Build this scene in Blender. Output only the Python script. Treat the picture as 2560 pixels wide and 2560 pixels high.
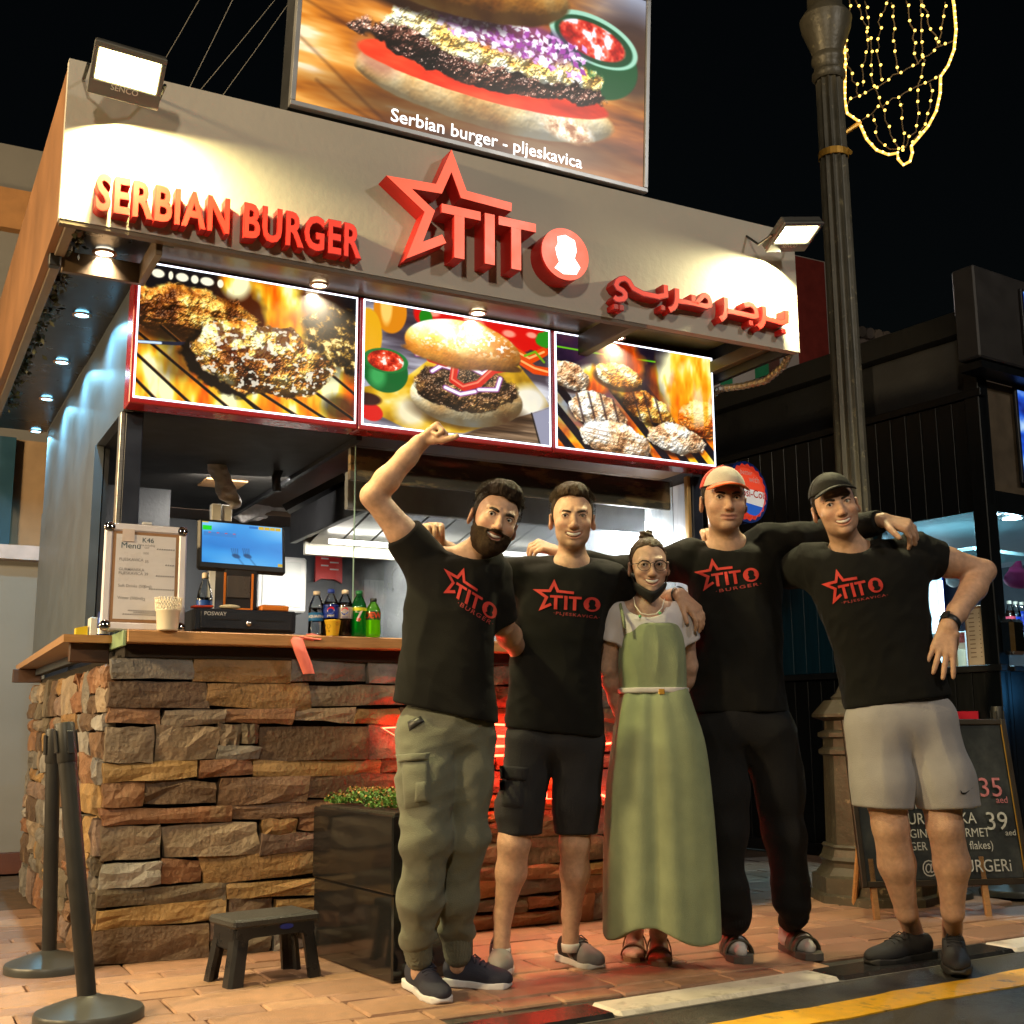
import bpy, bmesh, math, random
import numpy as np
from mathutils import Vector, Matrix
from mathutils.bvhtree import BVHTree

for o in list(bpy.data.objects):
    bpy.data.objects.remove(o)
scene = bpy.context.scene
COL = scene.collection
random.seed(7)
RNG = np.random.default_rng(11)

# ------------------------------------------------------------------ camera
CAM = np.array([-0.7787, -4.7744, 0.85])
YAW, PITCH, ROLL, FOC = 0.4873, 0.1805, -0.0063, 2970.42     # focal length in 1/2560 of the frame width
HF = np.array([math.sin(YAW), math.cos(YAW), 0.0])           # horizontal heading
HR = np.array([math.cos(YAW), -math.sin(YAW), 0.0])          # to the right
FW = np.array([math.sin(YAW) * math.cos(PITCH), math.cos(YAW) * math.cos(PITCH), math.sin(PITCH)])
_up = np.cross(HR, FW)
CR = HR * math.cos(ROLL) + _up * math.sin(ROLL)
CU = -HR * math.sin(ROLL) + _up * math.cos(ROLL)

def sight(px, py):
    return FW * FOC + CR * (px - 1280) - CU * (py - 1280)
def at(px, py, D):
    """point at horizontal distance D from the tripod"""
    d = sight(px, py); return CAM + d * (D / (d @ HF))
def onY(px, py, Y):
    d = sight(px, py); return CAM + d * ((Y - CAM[1]) / d[1])
def onX(px, py, X):
    d = sight(px, py); return CAM + d * ((X - CAM[0]) / d[0])
def onZ(px, py, Z=0.0):
    d = sight(px, py); return CAM + d * ((Z - CAM[2]) / d[2])

cam_data = bpy.data.cameras.new("camera")
cam_data.sensor_width = 36.0
cam_data.lens = FOC / 2560 * 36.0
cam_data.clip_start, cam_data.clip_end = 0.05, 400.0
cam = bpy.data.objects.new("camera", cam_data)
COL.objects.link(cam)
m = Matrix.Identity(4)
for i in range(3):
    m[i][0], m[i][1], m[i][2], m[i][3] = CR[i], CU[i], -FW[i], CAM[i]
cam.matrix_world = m
scene.camera = cam

# ------------------------------------------------------------------ night sky
world = bpy.data.worlds.new("World")
scene.world = world
world.use_nodes = True
wn = world.node_tree
sky = wn.nodes.new("ShaderNodeTexSky")
sky.sky_type = 'NISHITA'
sky.sun_disc = False
sky.sun_elevation = math.radians(4)
sky.sun_rotation = math.radians(200)
wn.links.new(sky.outputs[0], wn.nodes["Background"].inputs[0])
wn.nodes["Background"].inputs[1].default_value = 0.0012

scene.view_settings.view_transform = 'Standard'
scene.view_settings.look = 'None'
scene.view_settings.exposure = 0.0
scene.view_settings.gamma = 1.0
scene.view_settings.use_curve_mapping = False
scene.cycles.max_bounces = 5
scene.cycles.volume_step_rate = 3.0
scene.cycles.adaptive_threshold = 0.02
scene.cycles.transparent_max_bounces = 12
scene.cycles.caustics_reflective = False
scene.cycles.caustics_refractive = False
scene.cycles.sample_clamp_indirect = 4.0

# ------------------------------------------------------------------ assumed lights and added fill beyond the frame, no fixtures built
def lamp(name, kind, loc, energy, color, target=None, size=0.1, size_y=None, spread=None, spot=None, blend=0.5):
    d = bpy.data.lights.new(name, kind)
    d.energy = energy; d.color = color
    if kind == 'AREA':
        d.shape = 'RECTANGLE' if size_y else 'DISK'
        d.size = size
        if size_y: d.size_y = size_y
        if spread: d.spread = math.radians(spread)
    else:
        d.shadow_soft_size = size
    if spot:
        d.spot_size = math.radians(spot); d.spot_blend = blend
    o = bpy.data.objects.new(name, d); COL.objects.link(o)
    o.location = loc
    if target is not None:
        o.rotation_euler = (Vector(target) - Vector(loc)).to_track_quat('-Z', 'Y').to_euler()
    return o
lamp("assumed_offframe_light", 'POINT', (-4.9, -1.6, 3.6), 1500, (1.0, 0.72, 0.36), size=0.25)  # assumed warm source at left, inferred from the lighting, no fixture built
lamp("left_side_fill", 'POINT', (-3.3, 0.5, 1.7), 400, (1.0, 0.74, 0.40), size=0.4)  # added low fill that brightens the counter's left stone face, no fixture
lamp("assumed_offframe_light", 'POINT', (-2.6, -7.2, 5.0), 820, (1.0, 0.84, 0.60), size=0.2)  # assumed front-left source, added as fill for the faces, no fixture
lamp("assumed_offframe_light", 'POINT', (4.4, -6.2, 5.4), 380, (1.0, 0.93, 0.82), size=0.2)  # assumed right-hand source, inferred from the star's shadow, no fixture built
# ================================================================== helpers
def lin(c):
    c = np.asarray(c, dtype=float)
    return np.where(c <= 0.04045, c / 12.92, ((c + 0.055) / 1.055) ** 2.4)
def hexc(h):
    return tuple(lin([int(h[i:i + 2], 16) / 255 for i in (0, 2, 4)]))

_MATS = {}
def M(name, color, rough=0.6, metal=0.0, var=0.18, vscale=9.0, bump=0.0, bscale=60.0, spec=0.5, coat=0.0,
      sheen=0.0, emit=None, estr=0.0, trans=0.0, ior=1.45, alpha=1.0, rnd=None, attr=None, sss=0.0, stretch=None, rvar=0.12, wear=None):
    """procedural Principled material: colour noise, roughness noise, bump"""
    if name in _MATS: return _MATS[name]
    mt = bpy.data.materials.new(name); mt.use_nodes = True
    nt = mt.node_tree; N = nt.nodes; L = nt.links
    b = N["Principled BSDF"]
    b.inputs["Roughness"].default_value = rough
    b.inputs["Metallic"].default_value = metal
    b.inputs["Specular IOR Level"].default_value = spec
    b.inputs["IOR"].default_value = ior
    if coat:
        b.inputs["Coat Weight"].default_value = coat; b.inputs["Coat Roughness"].default_value = 0.08
    if sheen:
        b.inputs["Sheen Weight"].default_value = sheen; b.inputs["Sheen Roughness"].default_value = 0.45
    if trans: b.inputs["Transmission Weight"].default_value = trans
    if alpha < 1: b.inputs["Alpha"].default_value = alpha
    if sss:
        b.inputs["Subsurface Weight"].default_value = sss
        b.inputs["Subsurface Radius"].default_value = (0.012, 0.005, 0.003)
        b.inputs["Subsurface Scale"].default_value = 0.6
    tc = N.new("ShaderNodeTexCoord")
    mp = N.new("ShaderNodeMapping")
    if stretch: mp.inputs["Scale"].default_value = stretch
    L.new(tc.outputs["Object"], mp.inputs[0])
    col = None
    if attr:
        a = N.new("ShaderNodeAttribute"); a.attribute_name = attr; col = a.outputs["Color"]
    elif rnd:
        oi = N.new("ShaderNodeObjectInfo"); cr = N.new("ShaderNodeValToRGB")
        cr.color_ramp.interpolation = 'CONSTANT' if len(rnd) > 3 else 'LINEAR'
        for i, c in enumerate(rnd):
            p = i / len(rnd) if len(rnd) > 3 else i / max(1, len(rnd) - 1)
            e = cr.color_ramp.elements[i] if i < 2 else cr.color_ramp.elements.new(p)
            e.position = p; e.color = (*c, 1)
        L.new(oi.outputs["Random"], cr.inputs[0]); col = cr.outputs[0]
    if var > 0 or bump > 0:
        nz = N.new("ShaderNodeTexNoise"); nz.inputs["Scale"].default_value = vscale; nz.inputs["Detail"].default_value = 6
        L.new(mp.outputs[0], nz.inputs["Vector"])
    if var > 0:
        mr = N.new("ShaderNodeMapRange")
        mr.inputs["From Min"].default_value = 0.25; mr.inputs["From Max"].default_value = 0.75
        mr.inputs["To Min"].default_value = 1 - var; mr.inputs["To Max"].default_value = 1 + var
        L.new(nz.outputs[0], mr.inputs[0])
        mx = N.new("ShaderNodeMix"); mx.data_type = 'RGBA'; mx.blend_type = 'MULTIPLY'; mx.inputs[0].default_value = 1.0
        if col is not None: L.new(col, mx.inputs[6])
        else: mx.inputs[6].default_value = (*color, 1)
        L.new(mr.outputs[0], mx.inputs[7]); col = mx.outputs[2]
        rr = N.new("ShaderNodeMapRange")
        rr.inputs["To Min"].default_value = max(0.02, rough - rvar); rr.inputs["To Max"].default_value = min(1, rough + rvar)
        L.new(nz.outputs[0], rr.inputs[0]); L.new(rr.outputs[0], b.inputs["Roughness"])
    if wear:
        wc, wsc, lo, hi = wear
        n3 = N.new("ShaderNodeTexNoise"); n3.inputs["Scale"].default_value = wsc; n3.inputs["Detail"].default_value = 8
        n3.inputs["Roughness"].default_value = 0.65
        L.new(mp.outputs[0], n3.inputs["Vector"])
        w = N.new("ShaderNodeMapRange"); w.inputs["From Min"].default_value = lo; w.inputs["From Max"].default_value = hi
        L.new(n3.outputs[0], w.inputs[0])
        m2 = N.new("ShaderNodeMix"); m2.data_type = 'RGBA'
        if col is not None: L.new(col, m2.inputs[6])
        else: m2.inputs[6].default_value = (*color, 1)
        m2.inputs[7].default_value = (*wc, 1); L.new(w.outputs[0], m2.inputs[0]); col = m2.outputs[2]
    if col is not None: L.new(col, b.inputs["Base Color"])
    else: b.inputs["Base Color"].default_value = (*color, 1)
    if bump > 0:
        n2 = N.new("ShaderNodeTexNoise"); n2.inputs["Scale"].default_value = bscale; n2.inputs["Detail"].default_value = 5
        L.new(mp.outputs[0], n2.inputs["Vector"])
        bp = N.new("ShaderNodeBump"); bp.inputs["Strength"].default_value = bump; bp.inputs["Distance"].default_value = 0.01
        L.new(n2.outputs[0], bp.inputs["Height"]); L.new(bp.outputs[0], b.inputs["Normal"])
    if emit is not None:
        b.inputs["Emission Color"].default_value = (*emit, 1); b.inputs["Emission Strength"].default_value = estr
    _MATS[name] = mt
    return mt

def emat(name, strength=1.0, gloss=0.15):
    """lit print: emission colour from the mesh's colour attribute under a glossy sheet"""
    mt = bpy.data.materials.new(name); mt.use_nodes = True
    nt = mt.node_tree; b = nt.nodes["Principled BSDF"]
    a = nt.nodes.new("ShaderNodeAttribute"); a.attribute_name = "Col"
    nt.links.new(a.outputs["Color"], b.inputs["Emission Color"])
    b.inputs["Emission Strength"].default_value = strength
    b.inputs["Base Color"].default_value = (0.02, 0.02, 0.02, 1)
    b.inputs["Roughness"].default_value = gloss
    return mt

def glass(name, tint=(1, 1, 1), rough=0.02, gloss=0.12):
    """thin clear sheet"""
    mt = bpy.data.materials.new(name); mt.use_nodes = True
    nt = mt.node_tree; N = nt.nodes; L = nt.links
    N.remove(N["Principled BSDF"])
    t = N.new("ShaderNodeBsdfTransparent"); t.inputs[0].default_value = (*tint, 1)
    g = N.new("ShaderNodeBsdfGlossy"); g.inputs["Roughness"].default_value = rough
    fr = N.new("ShaderNodeFresnel"); fr.inputs[0].default_value = 1.45
    mx = N.new("ShaderNodeMixShader")
    ad = N.new("ShaderNodeMath"); ad.operation = 'ADD'; ad.inputs[1].default_value = gloss * 0.15
    L.new(fr.outputs[0], ad.inputs[0]); L.new(ad.outputs[0], mx.inputs[0])
    L.new(t.outputs[0], mx.inputs[1]); L.new(g.outputs[0], mx.inputs[2])
    L.new(mx.outputs[0], N["Material Output"].inputs[0])
    return mt

def tag(o, label=None, cat=None, group=None, kind=None):
    if label: o["label"] = label
    if cat: o["category"] = cat
    if group: o["group"] = group
    if kind: o["kind"] = kind
    return o
def setparent(o, p):
    o.parent = p
    o.matrix_parent_inverse = Matrix.Translation(-p.location) if p.type == 'EMPTY' else Matrix.Identity(4)
    return o
def thing(name, loc, label, cat, group=None):
    e = bpy.data.objects.new(name, None); COL.objects.link(e)
    e.empty_display_size = 0.1
    e.location = Vector([float(x) for x in loc])
    return tag(e, label, cat, group)
def mk(name, verts, faces, mat, parent=None, smooth=False, cols=None):
    me = bpy.data.meshes.new(name)
    if isinstance(faces, np.ndarray):
        verts = np.asarray(verts, dtype=np.float32); faces = faces.astype(np.int32)
        me.vertices.add(len(verts)); me.vertices.foreach_set("co", verts.ravel())
        k = faces.shape[1]
        me.loops.add(faces.size); me.loops.foreach_set("vertex_index", faces.ravel())
        me.polygons.add(len(faces)); me.polygons.foreach_set("loop_start", np.arange(0, faces.size, k, dtype=np.int32))
        me.update(calc_edges=True); me.validate()
    else:
        me.from_pydata([tuple(float(c) for c in v) for v in verts], [], faces); me.update()
    if cols is not None:
        a = me.color_attributes.new("Col", 'FLOAT_COLOR', 'POINT')
        c4 = np.ones((len(cols), 4), dtype=np.float32); c4[:, :3] = cols
        a.data.foreach_set("color", c4.ravel())
    if smooth: me.polygons.foreach_set("use_smooth", np.ones(len(me.polygons), dtype=bool))
    if mat: me.materials.append(mat)
    o = bpy.data.objects.new(name, me); COL.objects.link(o)
    if parent is not None: setparent(o, parent)
    return o

def unit(v):
    v = np.asarray(v, dtype=float); return v / max(1e-9, np.linalg.norm(v))

class MB:
    """collects shapes into one mesh"""
    def __init__(s): s.v = []; s.f = []
    def add(s, v, f):
        n = len(s.v); s.v += [tuple(map(float, p)) for p in v]; s.f += [tuple(i + n for i in q) for q in f]; return s
    def box(s, a, b, bev=0.0):
        return s._bx(a, b, bev)
    def _bx(s, a, b, bev):
        lo = np.array([min(a[i], b[i]) for i in range(3)], float)
        hi = np.array([max(a[i], b[i]) for i in range(3)], float)
        hi = np.maximum(hi, lo + 1e-5)
        return s.frame(lo, hi - lo, np.eye(3), bev)
    def frame(s, o, size, R, bev=0.0):
        """box with corner o, edge vectors R rows * size"""
        o = np.asarray(o, float); R = np.asarray(R, float); sx, sy, sz = size
        bev = min(bev, 0.49 * min(size))
        def P(x, y, z): return o + R[0] * x + R[1] * y + R[2] * z
        if bev <= 0:
            v = [P(x, y, z) for z in (0, sz) for y in (0, sy) for x in (0, sx)]
            return s.add(v, [(0, 2, 3, 1), (4, 5, 7, 6), (0, 1, 5, 4), (2, 6, 7, 3), (0, 4, 6, 2), (1, 3, 7, 5)])
        v = []; idx = {}
        for ix, X in enumerate((0, sx)):
            for iy, Y in enumerate((0, sy)):
                for iz, Z in enumerate((0, sz)):
                    dx, dy, dz = [(bev if i == 0 else -bev) for i in (ix, iy, iz)]
                    for ax in range(3):
                        q = [X + dx, Y + dy, Z + dz]; q[ax] = (X, Y, Z)[ax]
                        idx[(ix, iy, iz, ax)] = len(v); v.append(P(*q))
        f = []
        for i in (0, 1):
            g = lambda a, b, ax: idx[(i, a, b, 0)] if ax == 0 else (idx[(a, i, b, 1)] if ax == 1 else idx[(a, b, i, 2)])
            for ax in range(3): f.append(tuple(g(a, b, ax) for a, b in ((0, 0), (0, 1), (1, 1), (1, 0))))
        for i in (0, 1):
            for j in (0, 1):
                f.append((idx[(i, j, 0, 0)], idx[(i, j, 1, 0)], idx[(i, j, 1, 1)], idx[(i, j, 0, 1)]))
                f.append((idx[(i, 0, j, 0)], idx[(i, 1, j, 0)], idx[(i, 1, j, 2)], idx[(i, 0, j, 2)]))
                f.append((idx[(0, i, j, 1)], idx[(1, i, j, 1)], idx[(1, i, j, 2)], idx[(0, i, j, 2)]))
                for k in (0, 1): f.append((idx[(i, j, k, 0)], idx[(i, j, k, 1)], idx[(i, j, k, 2)]))
        return s.add(v, f)
    def lathe(s, c, prof, n=24, axis=(0, 0, 1), flute=0, fd=0.0, caps=True):
        """profile [(radius, height)] turned about an axis through c"""
        c = np.asarray(c, float); z = unit(axis)
        x = unit(np.cross(z, (0.3, 1, 0.1))); y = np.cross(z, x)
        base = len(s.v); v = []
        for (r, h) in prof:
            for i in range(n):
                t = 2 * math.pi * i / n
                rr = r
                if flute: rr = r - fd * (0.5 - 0.5 * math.cos(flute * t)) ** 0.6
                v.append(c + z * h + (x * math.cos(t) + y * math.sin(t)) * rr)
        f = []
        for j in range(len(prof) - 1):
            for i in range(n):
                k = (i + 1) % n
                f.append((j * n + i, j * n + k, (j + 1) * n + k, (j + 1) * n + i))
        if caps:
            f.append(tuple(range(n))[::-1]); f.append(tuple((len(prof) - 1) * n + i for i in range(n)))
        return s.add(v, f)
    def cyl(s, a, b, r, r2=None, n=16, caps=True):
        a = np.asarray(a, float); b = np.asarray(b, float); L = np.linalg.norm(b - a)
        return s.lathe(a, [(r, 0), (r2 if r2 is not None else r, L)], n, b - a, caps=caps)
    def tube(s, pts, r, n=8, closed=False):
        """round tube along points; r number or list"""
        P = [np.asarray(p, float) for p in pts]; K = len(P)
        rr = r if hasattr(r, "__len__") else [r] * K
        t0 = None; v = []; up = None
        for i in range(K):
            a = P[(i - 1) % K] if (closed or i > 0) else P[i]
            b = P[(i + 1) % K] if (closed or i < K - 1) else P[i]
            t = unit(b - a)
            if up is None:
                up = unit(np.cross(t, (0.31, 0.17, 0.93) if abs(t[2]) < 0.9 else (1, 0.1, 0)))
            up = unit(up - t * (up @ t)); w = np.cross(t, up)
            for k in range(n):
                q = 2 * math.pi * k / n
                v.append(P[i] + (up * math.cos(q) + w * math.sin(q)) * rr[i])
        f = []
        for i in range(K if closed else K - 1):
            j = (i + 1) % K
            for k in range(n):
                l = (k + 1) % n
                f.append((i * n + k, i * n + l, j * n + l, j * n + k))
        if not closed:
            f.append(tuple(range(n))[::-1]); f.append(tuple((K - 1) * n + k for k in range(n)))
        return s.add(v, f)
    def prism(s, poly, o, ux, uy, depth, n=None):
        """polygon in (ux, uy) at o, pushed by depth along n (default ux x uy)"""
        o = np.asarray(o, float); ux = np.asarray(ux, float); uy = np.asarray(uy, float)
        n = np.cross(ux, uy) if n is None else np.asarray(n, float)
        K = len(poly); a = [o + ux * p[0] + uy * p[1] for p in poly]; b = [p + n * depth for p in a]
        f = [tuple(range(K))[::-1], tuple(range(K, 2 * K))]
        f += [(i, (i + 1) % K, K + (i + 1) % K, K + i) for i in range(K)]
        return s.add(a + b, f)
    def sphere(s, c, r, nu=12, nv=8):
        c = np.asarray(c, float); r = np.array([r, r, r], float) if np.isscalar(r) else np.asarray(r, float)
        v = [c + r * (0, 0, -1)]
        for j in range(1, nv):
            p = -math.pi / 2 + math.pi * j / nv
            for i in range(nu):
                t = 2 * math.pi * i / nu
                v.append(c + r * np.array([math.cos(p) * math.cos(t), math.cos(p) * math.sin(t), math.sin(p)]))
        v.append(c + r * (0, 0, 1)); f = []
        for i in range(nu):
            k = (i + 1) % nu
            f.append((0, 1 + k, 1 + i)); e = 1 + (nv - 2) * nu
            f.append((e + i, e + k, len(v) - 1))
            for j in range(nv - 2):
                q = 1 + j * nu; f.append((q + i, q + k, q + nu + k, q + nu + i))
        return s.add(v, f)
    def go(s, name, mat, parent=None, smooth=False):
        return mk(name, s.v, s.f, mat, parent, smooth)

def autosmooth(o, deg=40):
    """smooth shading with hard edges kept by angle"""
    me = o.data
    me.polygons.foreach_set("use_smooth", np.ones(len(me.polygons), dtype=bool))
    bm = bmesh.new(); bm.from_mesh(me)
    for e in bm.edges:
        if len(e.link_faces) == 2 and e.calc_face_angle(0) > math.radians(deg): e.smooth = False
    bm.to_mesh(me); bm.free(); return o

def copy_tree(o, parent=None):
    c = o.copy(); COL.objects.link(c)
    if parent is not None: c.parent = parent
    for ch in list(o.children): copy_tree(ch, c)
    return c

# ---- lettering
def text_mesh(body, size=1.0, bold=0.0, align='LEFT', space=1.0, xs=1.0, shear=0.0, extrude=0.0):
    """text as (verts, faces) in the xy plane"""
    cu = bpy.data.curves.new("lettering", 'FONT'); cu.body = body; cu.size = size
    cu.offset = bold * size; cu.align_x = align; cu.space_character = space; cu.extrude = extrude; cu.shear = shear
    cu.resolution_u = 3
    o = bpy.data.objects.new("lettering", cu); COL.objects.link(o)
    dg = bpy.context.evaluated_depsgraph_get()
    me = bpy.data.meshes.new_from_object(o.evaluated_get(dg))
    v = np.array([x.co[:] for x in me.vertices]).reshape(-1, 3); v[:, 0] *= xs
    f = [tuple(p.vertices) for p in me.polygons]
    bpy.data.objects.remove(o); bpy.data.curves.remove(cu); bpy.data.meshes.remove(me)
    return v, f
def place(v, o, ux, uy, n=None):
    ux = np.asarray(ux, float); uy = np.asarray(uy, float); n = np.cross(ux, uy) if n is None else n
    return np.asarray(o, float) + np.outer(v[:, 0], ux) + np.outer(v[:, 1], uy) + np.outer(v[:, 2], n)
def text_on(name, body, o, ux, uy, size, mat, parent=None, **k):
    v, f = text_mesh(body, size, **k)
    if len(v) == 0: return None
    return mk(name, place(v, o, ux, uy), f, mat, parent)

def stroke_poly(pts, w, closed=False):
    """quads of a mitred stroke along 2-D points"""
    P = [np.asarray(p, float) for p in pts]; K = len(P); Lp = []; Rp = []
    for i in range(K):
        a = P[i - 1] if (i > 0 or closed) else None; b = P[(i + 1) % K] if (i < K - 1 or closed) else None
        d1 = unit(P[i] - a) if a is not None else None; d2 = unit(b - P[i]) if b is not None else None
        if d1 is None: d1 = d2
        if d2 is None: d2 = d1
        n1 = np.array([-d1[1], d1[0]]); n2 = np.array([-d2[1], d2[0]])
        mm = unit(n1 + n2) if np.linalg.norm(n1 + n2) > 1e-6 else n1
        k = min(3.2, 1 / max(0.2, mm @ n1))
        Lp.append(P[i] + mm * w / 2 * k); Rp.append(P[i] - mm * w / 2 * k)
    q = []
    for i in range(K if closed else K - 1):
        j = (i + 1) % K; q.append([Lp[i], Rp[i], Rp[j], Lp[j]])
    return Lp, Rp, q

# ---- implicit surfaces -> one continuous mesh
def rc(P, a, b, ra, rb):
    a = np.asarray(a, np.float32); ab = np.asarray(b, np.float32) - a
    q = P - a; t = np.clip(q @ ab / max(1e-9, ab @ ab), 0, 1)
    return np.linalg.norm(q - t[:, None] * ab, axis=1) - (ra + (rb - ra) * t)
def ell(P, c, r, R=None):
    q = P - np.asarray(c, np.float32)
    if R is not None: q = q @ np.asarray(R, np.float32)
    r = np.asarray(r, np.float32)
    k0 = np.linalg.norm(q / r, axis=1); k1 = np.linalg.norm(q / (r * r), axis=1) + 1e-9
    return k0 * (k0 - 1) / k1
def smin(a, b, k):
    h = np.clip(0.5 + 0.5 * (b - a) / k, 0, 1); return b + (a - b) * h - k * h * (1 - h)
def smax(a, b, k): return -smin(-a, -b, k)
def waves(P, freq, seed, n=9, aniso=(1, 1, 1)):
    """band-limited noise from random plane waves, about -1..1"""
    g = np.random.default_rng(seed); out = np.zeros(len(P), np.float32)
    for i in range(n):
        d = unit(g.normal(size=3)) * freq * (0.6 + 0.9 * g.random()) * np.asarray(aniso)
        out += np.sin(P @ d.astype(np.float32) + g.random() * 6.28)
    return out / math.sqrt(n) * 0.8
def nets(f, lo, hi, h, B=8):
    """surface nets of f=0 in the box, only blocks near the surface are sampled"""
    lo = np.asarray(lo, float) - 2 * h; hi = np.asarray(hi, float) + 2 * h
    nb = np.ceil((hi - lo) / h / B).astype(int); n = nb * B
    g = np.stack(np.meshgrid(*[np.arange(k) for k in nb], indexing='ij'), -1).reshape(-1, 3)
    cen = (lo + (g * B + (B - 1) / 2) * h).astype(np.float32)
    d = f(cen)
    V = np.repeat(np.repeat(np.repeat(np.sign(d).reshape(nb).astype(np.float32), B, 0), B, 1), B, 2)
    act = g[np.abs(d) < h * B * 1.15]
    off = np.stack(np.meshgrid(*[np.arange(B)] * 3, indexing='ij'), -1).reshape(-1, 3)
    for s in range(0, len(act), 500):
        a = act[s:s + 500]
        I = (a[:, None, :] * B + off[None]).reshape(-1, 3)
        V[I[:, 0], I[:, 1], I[:, 2]] = f((lo + I * h).astype(np.float32))
    S = V < 0
    c = [S[i:n[0] - 1 + i, j:n[1] - 1 + j, k:n[2] - 1 + k] for i in (0, 1) for j in (0, 1) for k in (0, 1)]
    cnt = sum(x.astype(np.int8) for x in c)
    cells = np.argwhere((cnt > 0) & (cnt < 8))
    if len(cells) == 0: return np.zeros((0, 3)), np.zeros((0, 4), int)
    corners = np.array([(i, j, k) for i in (0, 1) for j in (0, 1) for k in (0, 1)])
    val = np.stack([V[cells[:, 0] + i, cells[:, 1] + j, cells[:, 2] + k] for i, j, k in corners], 1)
    acc = np.zeros((len(cells), 3)); w = np.zeros(len(cells))
    for a in range(8):
        for b in range(a + 1, 8):
            if np.abs(corners[a] - corners[b]).sum() != 1: continue
            va, vb = val[:, a], val[:, b]; m_ = (va < 0) != (vb < 0)
            t = np.where(m_, va / np.where(va - vb == 0, 1, va - vb), 0)
            p = corners[a] + t[:, None] * (corners[b] - corners[a])
            acc += p * m_[:, None]; w += m_
    verts = lo + (cells + acc / w[:, None]) * h
    idx = np.full(n - 1, -1, np.int32); idx[cells[:, 0], cells[:, 1], cells[:, 2]] = np.arange(len(cells))
    F = []
    for ax in range(3):
        u, v = [(1, 2), (2, 0), (0, 1)][ax]
        sl0 = [slice(1, n[i] - 1) for i in range(3)]; sl1 = list(sl0)
        sl0[ax] = slice(0, n[ax] - 1); sl1[ax] = slice(1, n[ax])
        A, Bm = S[tuple(sl0)], S[tuple(sl1)]
        e = np.argwhere(A != Bm); 
        if len(e) == 0: continue
        inside = A[e[:, 0], e[:, 1], e[:, 2]]
        e = e.copy()
        for i in range(3):
            if i != ax: e[:, i] += 1
        def cell(du, dv):
            q = e.copy(); q[:, u] -= du; q[:, v] -= dv; return idx[q[:, 0], q[:, 1], q[:, 2]]
        q = np.stack([cell(1, 1), cell(0, 1), cell(0, 0), cell(1, 0)], 1)
        q[~inside] = q[~inside][:, ::-1]
        F.append(q[(q >= 0).all(1)])
    return verts, np.concatenate(F)
def relax(v, f, it=1, lam=0.5):
    e = np.concatenate([f[:, [0, 1]], f[:, [1, 2]], f[:, [2, 3]], f[:, [3, 0]]])
    for _ in range(it):
        s = np.zeros_like(v); c = np.zeros(len(v))
        for a, b in ((0, 1), (1, 0)):
            for k in range(3): s[:, k] += np.bincount(e[:, a], v[e[:, b], k], len(v))
            c += np.bincount(e[:, a], minlength=len(v))
        v = v + lam * (s / np.maximum(c, 1)[:, None] - v)
    return v

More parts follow.
